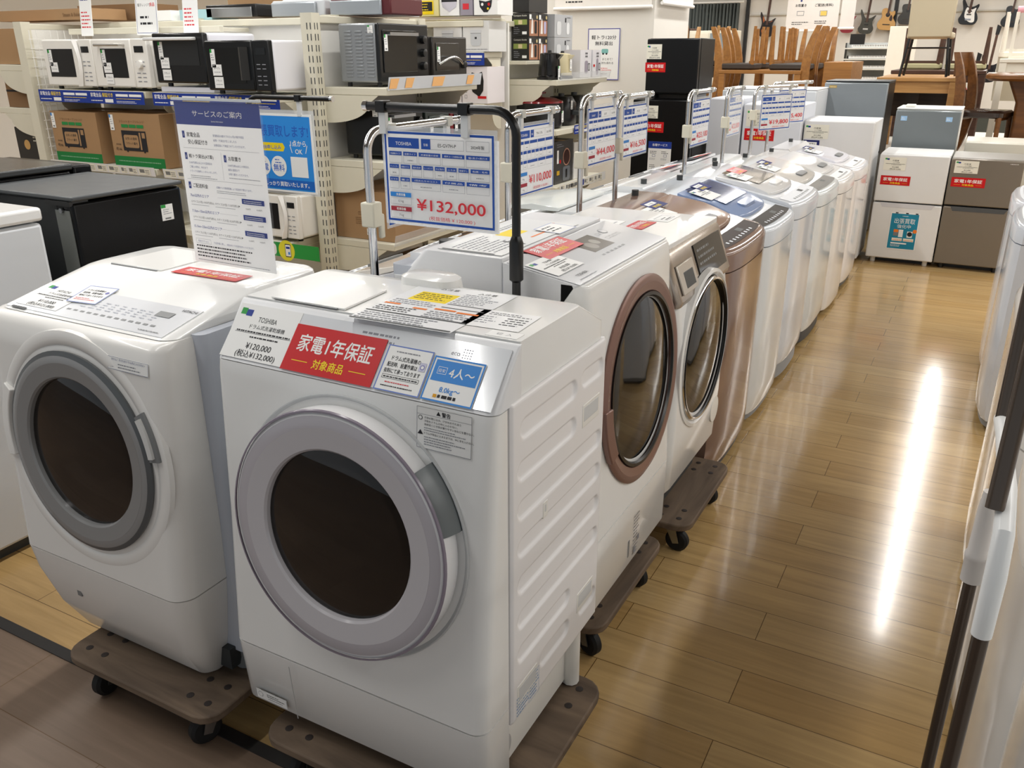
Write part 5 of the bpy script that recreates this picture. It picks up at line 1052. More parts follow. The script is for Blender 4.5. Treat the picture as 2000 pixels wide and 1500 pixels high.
# pots
t = thing('electric_pot', 'black electric pot with a dark red lid on the middle kettle shelf', 'pot', (-2.76, 5.50, 1.002))
MB().lathe([(0.13, 0), (0.155, 0.01), (0.165, 0.08), (0.16, 0.165)], (0, 0, 0), (0, 0, 1), BLACK, n=40).build('body', t)
MB().lathe([(0.162, 0.166), (0.158, 0.178), (0.10, 0.198), (0.0, 0.205)], (0, 0, 0), (0, 0, 1), M('#7c1219', 0.2, coat=0.4), n=40).build('lid', t)
MB().lathe([(0.015, 0.2), (0.013, 0.222), (0.04, 0.226), (0.042, 0.236), (0.0, 0.24)], (0, 0, 0), (0, 0, 1), M('#7c1219', 0.2, coat=0.4), n=24).build('lid_knob', t)
smalltag(t, frame((0.167, -0.0, 0.04), (0, 1, 0), (0, 0, 1)), 0.03, 0.075)
for k, y in enumerate((5.80, 6.02)):
    t = thing('air_fryer', ('black air fryer beside the red-lidded pot', 'black air fryer at the far end of the pot shelf')[k], 'air fryer', (-2.74, y, 1.002), PI / 2, 'air fryers')
    b = MB(); b.loft([[(x, yy, z) for x, yy in rrect(w, w, 0.06)] for w, z in ((0.185, 0.0), (0.2, 0.02), (0.195, 0.15), (0.15, 0.195))], BLACK); b.build('body', t)
    b = MB(); b.box(-0.02, -0.15, 0.07, 0.02, -0.095, 0.10, DGREY); b.build('basket_handle', t, bevel=0.005)
    b = MB(); b.cyl((0, 0, 0.19), (0, 0, 0.215), 0.022, DGREY, 16); b.build('knob', t); smalltag(t, frame((-0.05, -0.1005, 0.11), (1, 0, 0), (0, 0, 1)), 0.03, 0.06, PAPER)
o = carton('dark box with a cooking pot picture on the lower kettle shelf', (-2.72, 5.46, 0.622), 0.20, 0.30, 0.29, M('#3c3b3a', 0.45, var=0.02)); s = Sheet(0.30, 0.29, None, frame((0.101, 0, 0), (0, 1, 0), (0, 0, 1))); s.disc(0.19, 0.175, 0.06, flat('#b88a74')); s.disc(0.19, 0.175, 0.052, flat('#3a1c18')); s.poly(rrect(0.12, 0.1, 0.02, 0.19, 0.06), M('#6a6e74', 0.4)); s.rect(0.175, 0.03, 0.03, 0.06, BLACK); s.rect(0.03, 0.06, 0.045, 0.03, flat('#d0a52a')); s.rect(0.03, 0.14, 0.03, 0.09, PAPER); s.disc(0.085, 0.15, 0.014, RED); s.lines(0.03, 0.265, 0.12, 2, 0.014, GINK); s.build('side_print', o)
o = carton('plain white box beside the dark cooking pot box', (-2.72, 5.78, 0.622), 0.20, 0.22, 0.26, M('#e2e0dc', 0.6, var=0.02))
o = carton('dark teal carton with a red mark at the foot of the kettle shelves', (-2.79, 5.40, 0.122), 0.42, 0.72, 0.22, M('#21413f', 0.6, var=0.04)); s = Sheet(0.10, 0.07, RED, frame((-0.12, -0.001, 0.07), (1, 0, 0), (0, 0, 1))); s.disc(0.055, 0.03, 0.02, PAPER); s.text('A', 0.03, 0.02, 0.04, PAPER, bold=True); s.build('carton_print', o)
o = carton('brown carton standing on edge, leaning on the poster pillar behind the price stands', (-2.28, 6.86, 0), 0.1, 0.12, 0.64, CARD) if False else None

# ------------------------------------------------------------------ things on top of the shelving
def topbox(label, x0, x1, y, z0, h, d, m, cat='box', group='cartons on top of the microwave shelving'):
    return carton(label, ((x0 + x1) / 2, y, z0), x1 - x0, d, h, m, 0, cat, group)
ZT = 1.667
o = topbox('wide brown carton on the end shelving at far left, printed in dark letters', -5.62, -4.72, 3.56, 1.68, 0.06, 0.24, CARD); s = Sheet(0.9, 0.06, None, fs(o, 0.9, 0.06)); s.text('Steam & Bake', 0.72, 0.018, 0.028, CARDD, bold=True); s.build('carton_print', o)
topbox('open-topped brown carton behind the printed carton', -5.20, -4.58, 3.83, ZT + 0.02, 0.085, 0.25, CARDD)
topbox('white carton with dark print beside the brown cartons on the microwave shelving', -4.50, -4.22, 3.70, ZT, 0.055, 0.2, PAPER)
topbox('pale blue and white carton behind the blue-framed notice', -4.17, -3.92, 3.72, ZT, 0.055, 0.2, M('#a9cfd6', 0.5))
o = topbox('brown carton at the back above the microwave shelving', -4.05, -3.60, 3.98, ZT + 0.03, 0.09, 0.2, CARD)
t = thing('microwave', 'grey-backed microwave turned away, on top of the microwave shelving', 'microwave', (-3.78, 3.72, ZT), 0, 'appliances turned away on the shelf top')
MB().box(-0.19, 0.01, 0.01, 0.19, 0.28, 0.075, BLACK).build('body', t, bevel=0.006); MB().box(-0.18, 0.0, 0.01, 0.16, 0.012, 0.06, STEEL).build('back_plate', t, bevel=0.003)
for k, (x0, x1, c, lb) in enumerate(((-3.50, -3.16, '#c9ccd0', 'steel-backed white microwave turned away, left of the red-edged one'), (-3.10, -2.74, '#5a1a20', 'red-edged microwave with a steel back, turned away on the shelf top'))):
    t = thing('microwave', lb, 'microwave', ((x0 + x1) / 2, 3.74, ZT), 0, 'appliances turned away on the shelf top'); w = x1 - x0
    MB().box(-w / 2, 0.015, 0.005, w / 2 + 0.02, 0.3, 0.085, M(c, 0.4)).build('body', t, bevel=0.008); MB().box(-w / 2 + 0.005, 0.0, 0.005, w / 2 - 0.03, 0.016, 0.075, M('#aeb4ba', 0.35, metal=0.5)).build('back_plate', t, bevel=0.006)
t = thing('microwave', 'white microwave with a slotted grey back on top of the oven shelving', 'microwave', (-3.17, 4.02, ZT), PI / 2, 'appliances turned away on the shelf top')
MB().box(-0.24, 0.0, 0.01, 0.20, 0.28, 0.09, M('#eeeeea', 0.4)).build('body', t, bevel=0.006); q = MB(); q.box(-0.252, 0.02, 0.012, -0.238, 0.26, 0.085, M('#9aa0a8', 0.4, metal=0.4)); q.build('back_plate', t, bevel=0.004)
topbox('tall white appliance box above the oven shelving', -3.62, -3.26, 4.55, 1.70, 0.22, 0.25, M('#efeff2', 0.4), group='cartons on top of the oven shelving')
topbox('brown carton stack behind the tall white box', -4.7, -4.2, 4.95, 1.72, 0.16, 0.2, CARD, group='cartons on top of the oven shelving')
topbox('dark brown open carton beside the tall white box', -4.15, -3.80, 5.0, 1.715, 0.15, 0.2, CARDD, group='cartons on top of the oven shelving')
topbox('brown carton wrapped in clear film at the end of the upper shelf', -3.70, -3.45, 5.0, 1.715, 0.2, 0.2, M('#b08a60', 0.3), group='cartons on top of the oven shelving')
def pop(label, x, z, w, h, y=3.40, kind=0):
    s = Sheet(w, h, PAPER, None, thick=0.002)
    if kind == 0: s.lines(w * 0.1, h * 0.85, w * 0.7, 2, h * 0.08, BINK); s.lines(w * 0.1, h * 0.5, w * 0.8, 5, h * 0.08, PRED)
    else: s.frame_rect(w * 0.04, h * 0.04, w * 0.92, h * 0.92, w * 0.012, NAVY); s.text('購入のご相談', w / 2, h * 0.80, h * 0.07, INK); s.text('電子レンジで', w * 0.4, h * 0.60, h * 0.07, INK); s.text('良品', w * 0.78, h * 0.60, h * 0.085, PRED, bold=True); s.lines(w * 0.2, h * 0.35, w * 0.6, 2, h * 0.13, INK)
    o = s.build('notice_card'); o.location = (x, y, z); o.rotation_euler = (math.radians(84), 0, 0)
    tag(o, label, 'notice', 'notices clipped to the microwave shelving top'); return o
pop('narrow white notice with pink lines, left of the notices above the microwaves', -4.62, 1.585, 0.10, 0.24)
pop('white notice with a blue frame, middle of the notices above the microwaves', -4.16, 1.585, 0.17, 0.24, kind=1)
pop('narrow white notice with pink lines, right of the notices above the microwaves', -3.80, 1.585, 0.11, 0.24)
# end shelving at far left
for k, (z, h, w, m, lb) in enumerate(((1.433, 0.20, 0.42, CARD, 'large brown carton on the end shelf at the far left edge'), (1.182, 0.19, 0.30, CARDD, 'brown carton with a black band on the end shelf at the far left edge'), (0.852, 0.21, 0.34, M('#2a2724', 0.4), 'dark printed food box low on the end shelf at the far left'))):
    o = carton(lb, (-5.30 + 0.02 * k, 3.40, z), w, 0.36, h, m)
    if k == 1: s = Sheet(w, h, None, fs(o, w, h)); s.rect(0, h * 0.48, w, h * 0.06, INK); s.rect(w * 0.7, h * 0.15, 0.05, 0.05, INK); s.build('carton_print', o)
    if k == 2: s = Sheet(w, h, None, fs(o, w, h)); s.lines(w * 0.5, h * 0.8, w * 0.4, 3, 0.02, CREAM); s.disc(w * 0.3, h * 0.5, 0.03, flat('#c9a064')); s.build('carton_print', o)
b = MB(); b.box(-5.72, 6.0, 0, -5.66, 6.06, CEIL, BLACK); tag(b.build('post'), 'thin black post behind the microwave shelving', 'post')
# poster and roller screens on the pillar
s = Sheet(0.285, 0.40, PAPER, frame((-3.065, 6.992, 1.272), (1, 0, 0), (0, 0, 1)), thick=0.004); s.frame_rect(0, 0, 0.285, 0.40, 0.007, flat('#5a58a0'))
s.text('軽トラ120分', 0.1425, 0.318, 0.035, INK, bold=True, width=0.22); s.text('無料貸出', 0.1425, 0.272, 0.034, INK, bold=True, width=0.155)
s.poly(rrect(0.06, 0.035, 0.01, 0.155, 0.225), flat('#7fb9b4')); s.disc(0.14, 0.205, 0.008, INK); s.disc(0.17, 0.205, 0.008, INK); s.text('まとめて！', 0.18, 0.155, 0.022, INK); s.text('持ち帰れる', 0.18, 0.125, 0.022, INK); s.lines(0.1, 0.09, 0.13, 2, 0.014, PRED); s.lines(0.1, 0.05, 0.13, 2, 0.01, GINK)
tag(s.build('poster'), 'white truck rental poster with a violet frame on the pillar', 'poster')
def roller(label, x0, x1, y, z0, rz=0, texts=()):
    w = x1 - x0; t = thing('roller_banner', label, 'banner', (x0, y, z0), rz, 'roller banners')
    b = MB(); b.box(0, -0.003, 0.01, w, 0.003, CEIL - z0 - 0.08, M('#f2ede6', 0.7)); b.build('fabric', t)
    b = MB(); b.cyl((-0.01, 0, 0.0), (w + 0.01, 0, 0.0), 0.014, M('#f4f2ee', 0.4), 12); b.build('bottom_bar', t)
    b = MB(); b.cyl((-0.01, 0, CEIL - z0 - 0.06), (w + 0.01, 0, CEIL - z0 - 0.06), 0.03, WPLA, 12); b.build('roller', t)
    return t
t = roller('white roller banner across the front of the pillar', -3.36, -2.515, 6.96, 1.825); s = Sheet(0.3, 0.03, None, frame((0.10, -0.004, 0.045), (1, 0, 0), (0, 0, 1))); s.lines(0, 0, 0.15, 1, 0.03, INK); s.build('lettering', t)
roller('white roller banner on the aisle side of the pillar', 0, 0.80, 0, 1.855, PI / 2).location = (-2.455, 7.05, 1.855)
# ------------------------------------------------------------------ price stands and hanging signs
def price_sign(label, M4, w, h, price, sub, maker='', model='', year='', detail=False, cap=('12 kg', '7 kg'), faded=False):
    n_, p_, r_ = (NAVYP, INK, PRED) if not faded else (flat('#8d9fcb'), flat('#9a9aa5'), flat('#eda6aa'))
    s = Sheet(w, h, TRANSL, M4, thick=0.0014)
    # clear sleeve edge behind the print
    z = -0.0012
    e = w * 0.022
    s.mb.box(-e, -e * 1.1, z - 0.0004, w + e, h + e * 1.6, z, SLEEVE)
    s.frame_rect(w * 0.005, h * 0.005, w * 0.99, h * 0.99, w * 0.018, n_)
    s.rect(w * 0.04, h * 0.82, w * 0.29, h * 0.11, n_); s.text(maker, w * 0.185, h * 0.85, h * 0.052, PAPER)
    s.rect(w * 0.35, h * 0.82, w * 0.085, h * 0.11, n_); s.text('型番', w * 0.392, h * 0.855, h * 0.03, PAPER); s.frame_rect(w * 0.435, h * 0.82, w * 0.30, h * 0.11, w * 0.002, GINK); s.text(model, w * 0.585, h * 0.85, h * 0.05, p_)
    s.frame_rect(w * 0.755, h * 0.82, w * 0.20, h * 0.11, w * 0.002, GINK); s.text(year, w * 0.855, h * 0.85, h * 0.042, p_)
    rows = ((0.655, (0.12, 0.13, 0.20, 0.20, 0.205)), (0.515, (0.09, 0.09, 0.09, 0.09, 0.09, 0.09, 0.09, 0.165)), (0.375, (0.085, 0.09, 0.27, 0.20, 0.20)))
    heads = (('洗濯機タイプ', '設置タイプ', '洗濯容量の目安', '標準コース使用水量', '幅×高さ×奥行き'), ('インバーター', '自動おそうじ', '温水洗浄', 'ヒートポンプ', 'カビ取り', 'ふろ水', '部屋干し', '色柄・毛布'), ('スマホ', '重さ', '1回あたりのコスト', '付属品', '備考'))
    for ri, (y, ws) in enumerate(rows):
        tot = sum(ws); gap = (0.915 - tot) / (len(ws) - 1); x = 0.045
        for ci, ww in enumerate(ws):
            s.rect(w * x, h * (y + 0.085), w * ww, h * 0.042, n_); s.frame_rect(w * x, h * y, w * ww, h * 0.085, w * 0.0018, GINK)
            if detail: s.text(heads[ri][ci], w * (x + ww / 2), h * (y + 0.095), h * 0.021, PAPER, width=w * ww * 0.8)
            if (ri, ci) in ((0, 1), (1, 0), (1, 4), (1, 5), (1, 7), (2, 1), (2, 2), (2, 3)): s.lines(w * (x + ww * 0.3), h * (y + 0.03), w * ww * 0.4, 1, h * 0.025, GINK, seed=ci)
            x += ww + gap
    s.rect(w * 0.045, h * 0.285, w * 0.20, h * 0.05, n_ if faded else BLUE); s.frame_rect(w * 0.045, h * 0.20, w * 0.20, h * 0.085, w * 0.002, GINK); s.rect(w * 0.045, h * 0.125, w * 0.20, h * 0.05, flat('#a5303f') if not faded else r_); s.frame_rect(w * 0.045, h * 0.045, w * 0.20, h * 0.08, w * 0.002, GINK)
    if detail:
        s.text('洗濯容量', w * 0.145, h * 0.297, h * 0.032, PAPER, bold=True); s.text('乾燥容量', w * 0.145, h * 0.137, h * 0.032, PAPER, bold=True)
    s.text(cap[0], w * 0.145, h * 0.225, h * 0.036, p_); s.text(cap[1], w * 0.145, h * 0.068, h * 0.036, p_)
    s.text(price, w * 0.61, h * 0.155, h * 0.17, r_, bold=True, width=w * 0.63); s.text('(税抜価格 %s )' % sub, w * 0.62, h * 0.055, h * 0.05, r_, width=w * 0.42)
    o = s.build('price_sign'); return tag(o, label, 'price sign', 'hanging price signs')
NAVYP = flat('#2450a8')
def clip(parent, x, y, z, drop, hang, m_hook, along):
    """plastic clip: hook over the bar, clear jaws below"""
    b = MB(); ax = Vector(along)
    pr = Vector((-ax.y, ax.x, 0))
    M4 = Matrix(((ax.x, pr.x, 0, x), (ax.y, pr.y, 0, y), (0, 0, 1, z), (0, 0, 0, 1))); b.M = M4
    b.box(-0.012, -0.013, -0.012, 0.012, 0.013, 0.0125, m_hook); b.box(-0.008, -0.004, -drop, 0.008, 0.004, -0.012, m_hook)
    b.M = None; c = b.build('clip', parent, bevel=0.001)
    b = MB(); b.M = M4; b.box(-0.009, -0.006, -drop - hang, 0.009, 0.006, -drop * 0.55, CLIPC); b.box(-0.010, -0.003, -drop - hang, 0.010, 0.003, -drop - hang + 0.012, CLIPC); b.M = None
    b.build('clip_jaws', c, bevel=0.001)
CLIPC = M('#d9dbdc', 0.12, name='clear_clip_plastic')
def stand(label, x, y, ztop, reach, dirv, mat, zcl, clips=(0.1, 0.9), hookm=None, base=True, hang=0.025, r=0.0105, bend=0.05, collar=None, cap=None, group='price sign stands'):
    t = thing('sign_stand', label, 'sign stand', (x, y, 0), 0, group); d = Vector((dirv[0], dirv[1], 0)).normalized()
    b = MB(); bx, by = (0.03, 0.12) if abs(d.y) > 0.5 else (0.12, 0.028)
    b.box(-bx, -by, 0, bx, by, 0.012, DGREY if mat is CHROME else BLACK); b.build('base', t, bevel=0.004)
    path = [(0, 0, 0.01), (0, 0, ztop * 0.5), (0, 0, ztop - bend)]
    for k in range(1, 7):
        a = PI / 2 * k / 6; path.append(tuple(d * (bend * (1 - math.cos(a))) + Vector((0, 0, ztop - bend + bend * math.sin(a)))))
    path.append(tuple(d * reach + Vector((0, 0, ztop))))
    b = MB(); b.tube(path, r, mat, 14); b.build('pole', t, smooth=50)
    if collar: b = MB(); b.lathe([(r * 1.0, -0.05), (r * 1.6, -0.045), (r * 1.6, 0.035), (r * 1.25, 0.045), (r, 0.05)], (0, 0, collar), (0, 0, 1), mat, n=24); b.build('collar', t)
    if zcl: b = MB(); b.M = Matrix.Translation((0, 0, zcl)); b.box(-0.02, -0.016, -0.03, 0.02, 0.02, 0.03, IVORY); b.box(0.008, 0.012, -0.06, 0.02, 0.028, 0.0, IVORY); b.M = None; b.build('height_clamp', t, bevel=0.004)
    e = d * reach + Vector((0, 0, ztop)); b = MB(); b.tube([tuple(e), tuple(e + d * 0.012)], r * 1.15, cap or mat, 14); b.build('end_cap', t)
    for f in clips:
        p = d * (bend + (reach - bend) * f); clip(t, p.x, p.y, ztop, 0.022, hang, hookm or MGREYC, (d.x, d.y, 0))
    return t
MGREYC = M('#c9c9c2', 0.4)
# black stand with the large price sign
stand('black stand with a bent arm carrying the 132,000 yen sign', -0.842, 1.572, 1.388, 0.37, (-1, 0), BLACK, None, clips=(0.22, 0.88), hookm=BLACK, collar=1.085, cap=CHROME, hang=0.035, r=0.0095)
price_sign('large blue-bordered price sign reading 132,000 yen on the black stand', frame((-1.175, 1.572, 1.14), (1, 0.0, 0), (0, 0, 1)), 0.282, 0.198, '¥132,000', '¥ 120,000', 'TOSHIBA', 'ES-GV7H-P', '2024年製', True)
s = Sheet(0.278, 0.194, TRANSL, frame((-0.885, 1.5765, 1.133), (-1, 0.0, 0), (0, 0, 1))); tag(s.build('price_sign'), 'blank back sheet behind the large 132,000 yen sign', 'price sign', 'hanging price signs')
# chrome stands between the two rows
SX = -1.288
U = (0, 1, 0)
def cs(label, y, ztop, reach, zcl, sl, sy, sw, sz, sh, price, sub, maker, model, rot=0.0, faded=False, cap=('8 kg', '4 kg')):
    d = Vector((math.sin(rot), math.cos(rot), 0))
    stand('chrome stand ' + label, SX, y, ztop, reach, (d.x, d.y), CHROME, zcl, clips=(0.12, 0.86))
    o = Vector((SX, y, 0)) + d * sy
    price_sign(sl, frame((o.x, o.y, sz), d, (0, 0, 1)), sw, sh, price, sub, maker, model, '2021年製', False, cap, faded)
cs('nearest the camera, behind the large price sign', 1.655, 1.325, 0.40, 1.13, 'price sign mostly hidden behind the large 132,000 yen sign', 0.07, 0.28, 1.09, 0.195, '¥121,000', '¥ 110,000', 'HITACHI', 'BD-SX')
cs('with the 110,000 yen sign', 2.35, 1.318, 0.335, 1.15, 'price sign reading 110,000 yen, right of the black pole', 0.06, 0.262, 1.065, 0.215, '¥110,000', '¥ 100,000', 'TOSHIBA', 'TW-117A')
cs('with the 44,000 yen sign', 2.90, 1.345, 0.35, 1.13, 'price sign reading 44,000 yen', 0.055, 0.285, 1.10, 0.205, '¥44,000', '¥ 40,000', 'SHARP', 'ES-PT')
cs('with the 16,500 yen sign', 3.25, 1.33, 0.37, 1.15, 'price sign reading 16,500 yen', 0.055, 0.29, 1.095, 0.20, '¥16,500', '¥ 15,000', 'Haier', 'JW-C55')
cs('with the 23,100 yen sign', 4.16, 1.312, 0.41, 1.135, 'price sign reading 23,100 yen', 0.07, 0.30, 1.055, 0.22, '¥23,100', '¥ 21,000', 'AQUA', 'AQW')
cs('with the pale 22,000 yen sign', 4.85, 1.30, 0.34, 1.13, 'faded-looking price sign reading 22,000 yen', 0.06, 0.27, 1.05, 0.22, '¥22,000', '¥ 20,000', 'AQUA', 'AQW', 0, True)
cs('with the 19,800 yen sign', 5.49, 1.29, 0.40, 1.13, 'price sign reading 19,800 yen', 0.07, 0.31, 1.035, 0.21, '¥19,800', '¥ 18,000', 'Haier', 'JW', 0.42)
cs('with the 15,400 yen sign, farthest of the stands', 5.95, 1.30, 0.42, 1.13, 'price sign reading 15,400 yen, farthest of the signs', 0.08, 0.30, 1.045, 0.21, '¥15,400', '¥ 14,000', 'Haier', 'JW', 0.42)
# stand with the blue poster behind the acrylic sign
stand('black stand behind the acrylic sign, its arm carrying the blue poster', -2.60, 2.60, 1.335, 0.42, (1, 0), BLACK, None, clips=(0.58,), hookm=BLACK, cap=CHROME, hang=0.045, r=0.0095)
POSTB = flat('#2f8fe3')
s = Sheet(0.42, 0.30, PAPER, frame((-2.70, 2.598, 0.975), (1, 0, 0), (0.0, 0, 1)), thick=0.003); s.mb.box(-0.008, -0.008, -0.003, 0.432, 0.315, -0.0016, SLEEVE); s.rect(0.008, 0.008, 0.404, 0.284, POSTB)
s.text('出張買取します!', 0.257, 0.218, 0.048, flat('#2a63c4'), bold=True, width=0.285); s.rect(0.10, 0.158, 0.165, 0.032, YEL); s.poly([(0.265, 0.158), (0.275, 0.174), (0.265, 0.19)], YEL); s.text('簡単WEB申し込み', 0.18, 0.166, 0.018, flat('#2a63c4'), bold=True, width=0.15)
s.text('1点から', 0.345, 0.182, 0.025, PAPER, bold=True); s.text('OK', 0.345, 0.152, 0.025, PAPER, bold=True); s.poly([(0.30, 0.185), (0.303, 0.186), (0.312, 0.155), (0.309, 0.155)], PAPER); s.poly([(0.388, 0.186), (0.391, 0.185), (0.381, 0.155), (0.378, 0.155)], PAPER)
for cx, tx in ((0.15, '家電'), (0.235, '無料')):
    s.disc(cx, 0.10, 0.040, PAPER, 32); s.text(tx, cx, 0.083, 0.03, flat('#2a63c4'), bold=True); s.lines(cx - 0.018, 0.123, 0.036, 2, 0.011, flat('#2a63c4'))
s.rect(0.30, 0.062, 0.085, 0.078, PAPER); s.rect(0.008, 0.015, 0.404, 0.034, flat('#2166c0')); s.text('しっかり買取いたします。', 0.27, 0.024, 0.02, PAPER, bold=True, width=0.23)
tag(s.build('poster'), 'bright blue buyback poster hanging from a black arm', 'poster')
# clear acrylic stand with the service sheet, on the left washer
t = thing('acrylic_sign_stand', 'clear acrylic stand holding the service guide, on top of the left front washer', 'sign stand', (-1.43, 1.335, 1.0235), math.radians(-2))
AW, AH = 0.262, 0.385
b = MB(); b.box(-AW / 2, -0.003, 0.004, AW / 2, 0.0, AH, CLEAR); b.box(-AW / 2, 0.0022, 0.004, AW / 2, 0.0045, AH, CLEAR); b.box(-AW / 2, -0.003, AH - 0.004, AW / 2, 0.0045, AH + 0.001, M('#e8ecf0', 0.1)); b.build('holder', t, smooth=0)
b = MB(); b.box(-AW / 2, -0.05, 0.0, AW / 2, 0.06, 0.004, CLEAR); b.build('foot_plate', t, smooth=0)
w, h = AW - 0.006, AH - 0.035
s = Sheet(w, h, TRANSL, frame((-w / 2, 0.001, 0.028), (1, 0, 0), (0, 0, 1)), thick=0.001); NV = flat('#243a8c')
s.rect(0, h * 0.865, w, h * 0.135, NV); s.text('サービスのご案内', w / 2, h * 0.918, h * 0.040, PAPER, width=w * 0.58); s.text('Service Information', w / 2, h * 0.886, h * 0.013, PAPER)
def num(x, y, n): s.rect(w * x, h * y, w * 0.03, h * 0.042, NV); s.text(n, w * (x + 0.015), h * (y + 0.012), h * 0.02, PAPER)
num(0.055, 0.785, '1'); s.text('家電全品', w * 0.11, h * 0.795, h * 0.030, INK, 'l', True); s.text('安心保証付き', w * 0.115, h * 0.752, h * 0.030, INK, 'l', True)
for k, tx in enumerate(('家電製品は最大で7(12ヵ月)の動作保証', '故障・不具合が生じましたら', '全額返金にて保証させていただきます。')): s.text(tx, w * 0.43, h * (0.802 - 0.028 * k), h * 0.0155, BINK, 'l')
s.rect(w * 0.05, h * 0.725, w * 0.9, h * 0.0015, GINK); s.rect(w * 0.5, h * 0.545, w * 0.002, h * 0.165, GINK)
num(0.055, 0.655, '2'); s.text('軽トラ貸出(AT車)', w * 0.105, h * 0.668, h * 0.026, INK, 'l', True, width=w * 0.30); num(0.53, 0.655, '3'); s.text('お取置き', w * 0.585, h * 0.668, h * 0.028, INK, 'l', True)
for k, tx in enumerate(('5,000円(税込)以上の大型商品を', 'ご購入の際は、90分まで', 'トラックを無料レンタルいたします。')): s.text(tx, w * 0.10, h * (0.632 - 0.026 * k), h * 0.015, BINK, 'l')
for k, tx in enumerate(('5,000円(税込)以上の商品は、', '最長1週間まで', 'お取り置きいただけます。')): s.text(tx, w * 0.57, h * (0.632 - 0.026 * k), h * 0.015, BINK, 'l')
s.lines(w * 0.10, h * 0.556, w * 0.35, 2, h * 0.012, GINK, seed=3); s.lines(w * 0.57, h * 0.560, w * 0.36, 1, h * 0.012, GINK, seed=4); s.rect(w * 0.05, h * 0.535, w * 0.9, h * 0.0015, GINK)
num(0.055, 0.475, '4'); s.text('ご配送料金', w * 0.11, h * 0.486, h * 0.028, INK, 'l', True); s.text('店舗からの直線距離により配送料が異なります。', w * 0.40, h * 0.492, h * 0.0145, BINK, 'l'); s.lines(w * 0.40, h * 0.474, w * 0.4, 2, h * 0.011, GINK, seed=5)
for k, (a, p1, p2, q1, q2) in enumerate((('7km以内のエリア', '4,950円(税込)', '7,150円(税込)', '9,000円', '10,400円'), ('7.1km~15km以内のエリア', '6,000円(税込)', '8,250円(税込)', '10,450円', '12,650円'), ('15.1km~25km以内のエリア', '7,150円(税込)', '9,350円(税込)', '12,650円', '14,850円'))):
    y = 0.425 - 0.098 * k
    s.text(a, w * 0.06, h * y, h * 0.022, flat('#2b3f8f'), 'l', True); s.rect(w * 0.40, h * (y + 0.008), w * 0.22, h * 0.001, GINK)
    s.text('小サイズ(小型) ' + p1, w * 0.06, h * (y - 0.037), h * 0.0165, INK, 'l'); s.text('大サイズ(大型) ' + p2, w * 0.36, h * (y - 0.037), h * 0.0165, INK, 'l'); s.lines(w * 0.06, h * (y - 0.052), w * 0.22, 1, h * 0.009, GINK, seed=k); s.lines(w * 0.36, h * (y - 0.052), w * 0.24, 1, h * 0.009, GINK, seed=k + 4)
    s.poly([(w * 0.645, h * (y - 0.036)), (w * 0.66, h * (y - 0.030)), (w * 0.645, h * (y - 0.024))], INK); s.rect(w * 0.69, h * (y - 0.012), w * 0.26, h * 0.032, NV); s.lines(w * 0.71, h * (y + 0.006), w * 0.21, 2, h * 0.011, PAPER, seed=2); s.text(q1, w * 0.755, h * (y - 0.045), h * 0.013, INK); s.text(q2, w * 0.885, h * (y - 0.045), h * 0.013, INK)
s.frame_rect(w * 0.06, h * 0.128, w * 0.19, h * 0.03, w * 0.002, GINK); s.text('配送オプション', w * 0.155, h * 0.137, h * 0.014, BINK); s.text('下記作業に関し、1商品あたり別途料金をいただきます。', w * 0.285, h * 0.136, h * 0.0145, BINK, 'l')
s.lines(w * 0.06, h * 0.108, w * 0.88, 4, h * 0.022, INK, seed=11, th=0.4); s.lines(w * 0.06, h * 0.018, w * 0.88, 1, h * 0.014, GINK, seed=12)
lab(s.build('service_sheet', t), 'white printed sheet with a navy heading')
# ------------------------------------------------------------------ right-hand row and drying rack
G3 = 'top-loading washers along the right edge'
RX = 0.155
toploader('white top-loading washer nearest the camera at the right edge, by the drying rack', (RX, 0.90, 0), -E90, 0.58, 0.58, 0.90, 0.97, body='#e6e5e2', lid='#e4e4e2', panel='#e9e9e9', group=G3, card=False)
toploader('white top-loading washer second from the camera at the right edge', (RX, 1.50, 0), -E90, 0.56, 0.58, 0.84, 0.93, body='#e6e3de', lid='#dedede', panel='#dfe0e2', group=G3, card=False)
toploader('white top-loading washer with a pale key panel, third along the right edge', (RX - 0.015, 2.08, 0), -E90, 0.56, 0.57, 0.83, 0.92, body='#e0dcd6', lid='#e8e8ea', panel='#d8dae2', group=G3, card=False)
toploader('white top-loading washer with a mauve-grey key panel, fourth along the right edge', (RX - 0.005, 2.66, 0), -E90, 0.55, 0.57, 0.86, 0.94, body='#d9d3cb', lid='#c9bfc0', panel='#a9a0a4', group=G3, card=False)
toploader('tall pale blue-grey washer, second from the far end of the right edge', (0.150, 4.06, 0), -E90, 0.56, 0.57, 0.87, 0.94, body='#d5dae2', lid='#dfe3ea', panel='#eceef0', group=G3, card=False)
toploader('tall white washer at the far end of the right edge', (0.150, 4.68, 0), -E90, 0.56, 0.57, 0.87, 0.95, body='#e2e4ea', lid='#e6e6ea', panel='#d8dade', group=G3, card=False)
BRZ = M('#5c524a', 0.25, metal=0.7, name='bronze_tube')
t = thing('drying_rack', 'folding drying rack of bronze tubes with white joints, at the right edge', 'drying rack', (0.095, 1.2, 0))
b = MB(); b.cyl((0, 0.09, 0.0), (0, 0.09, 0.75), 0.0095, BRZ, 16); b.build('post', t)
b = MB(); b.lathe([(0.0095, 0.745), (0.0155, 0.748), (0.0155, 0.785), (0.0165, 0.788), (0.0165, 0.795), (0.014, 0.80), (0.0125, 0.87), (0.01, 0.90)], (0, 0.09, 0), (0, 0, 1), M('#cfcac6', 0.35), n=24); b.build('collar', t)
b = MB(); b.cyl((0, -0.22, 0.0), (0, -0.22, 0.90), 0.0095, BRZ, 16); b.build('post', t)
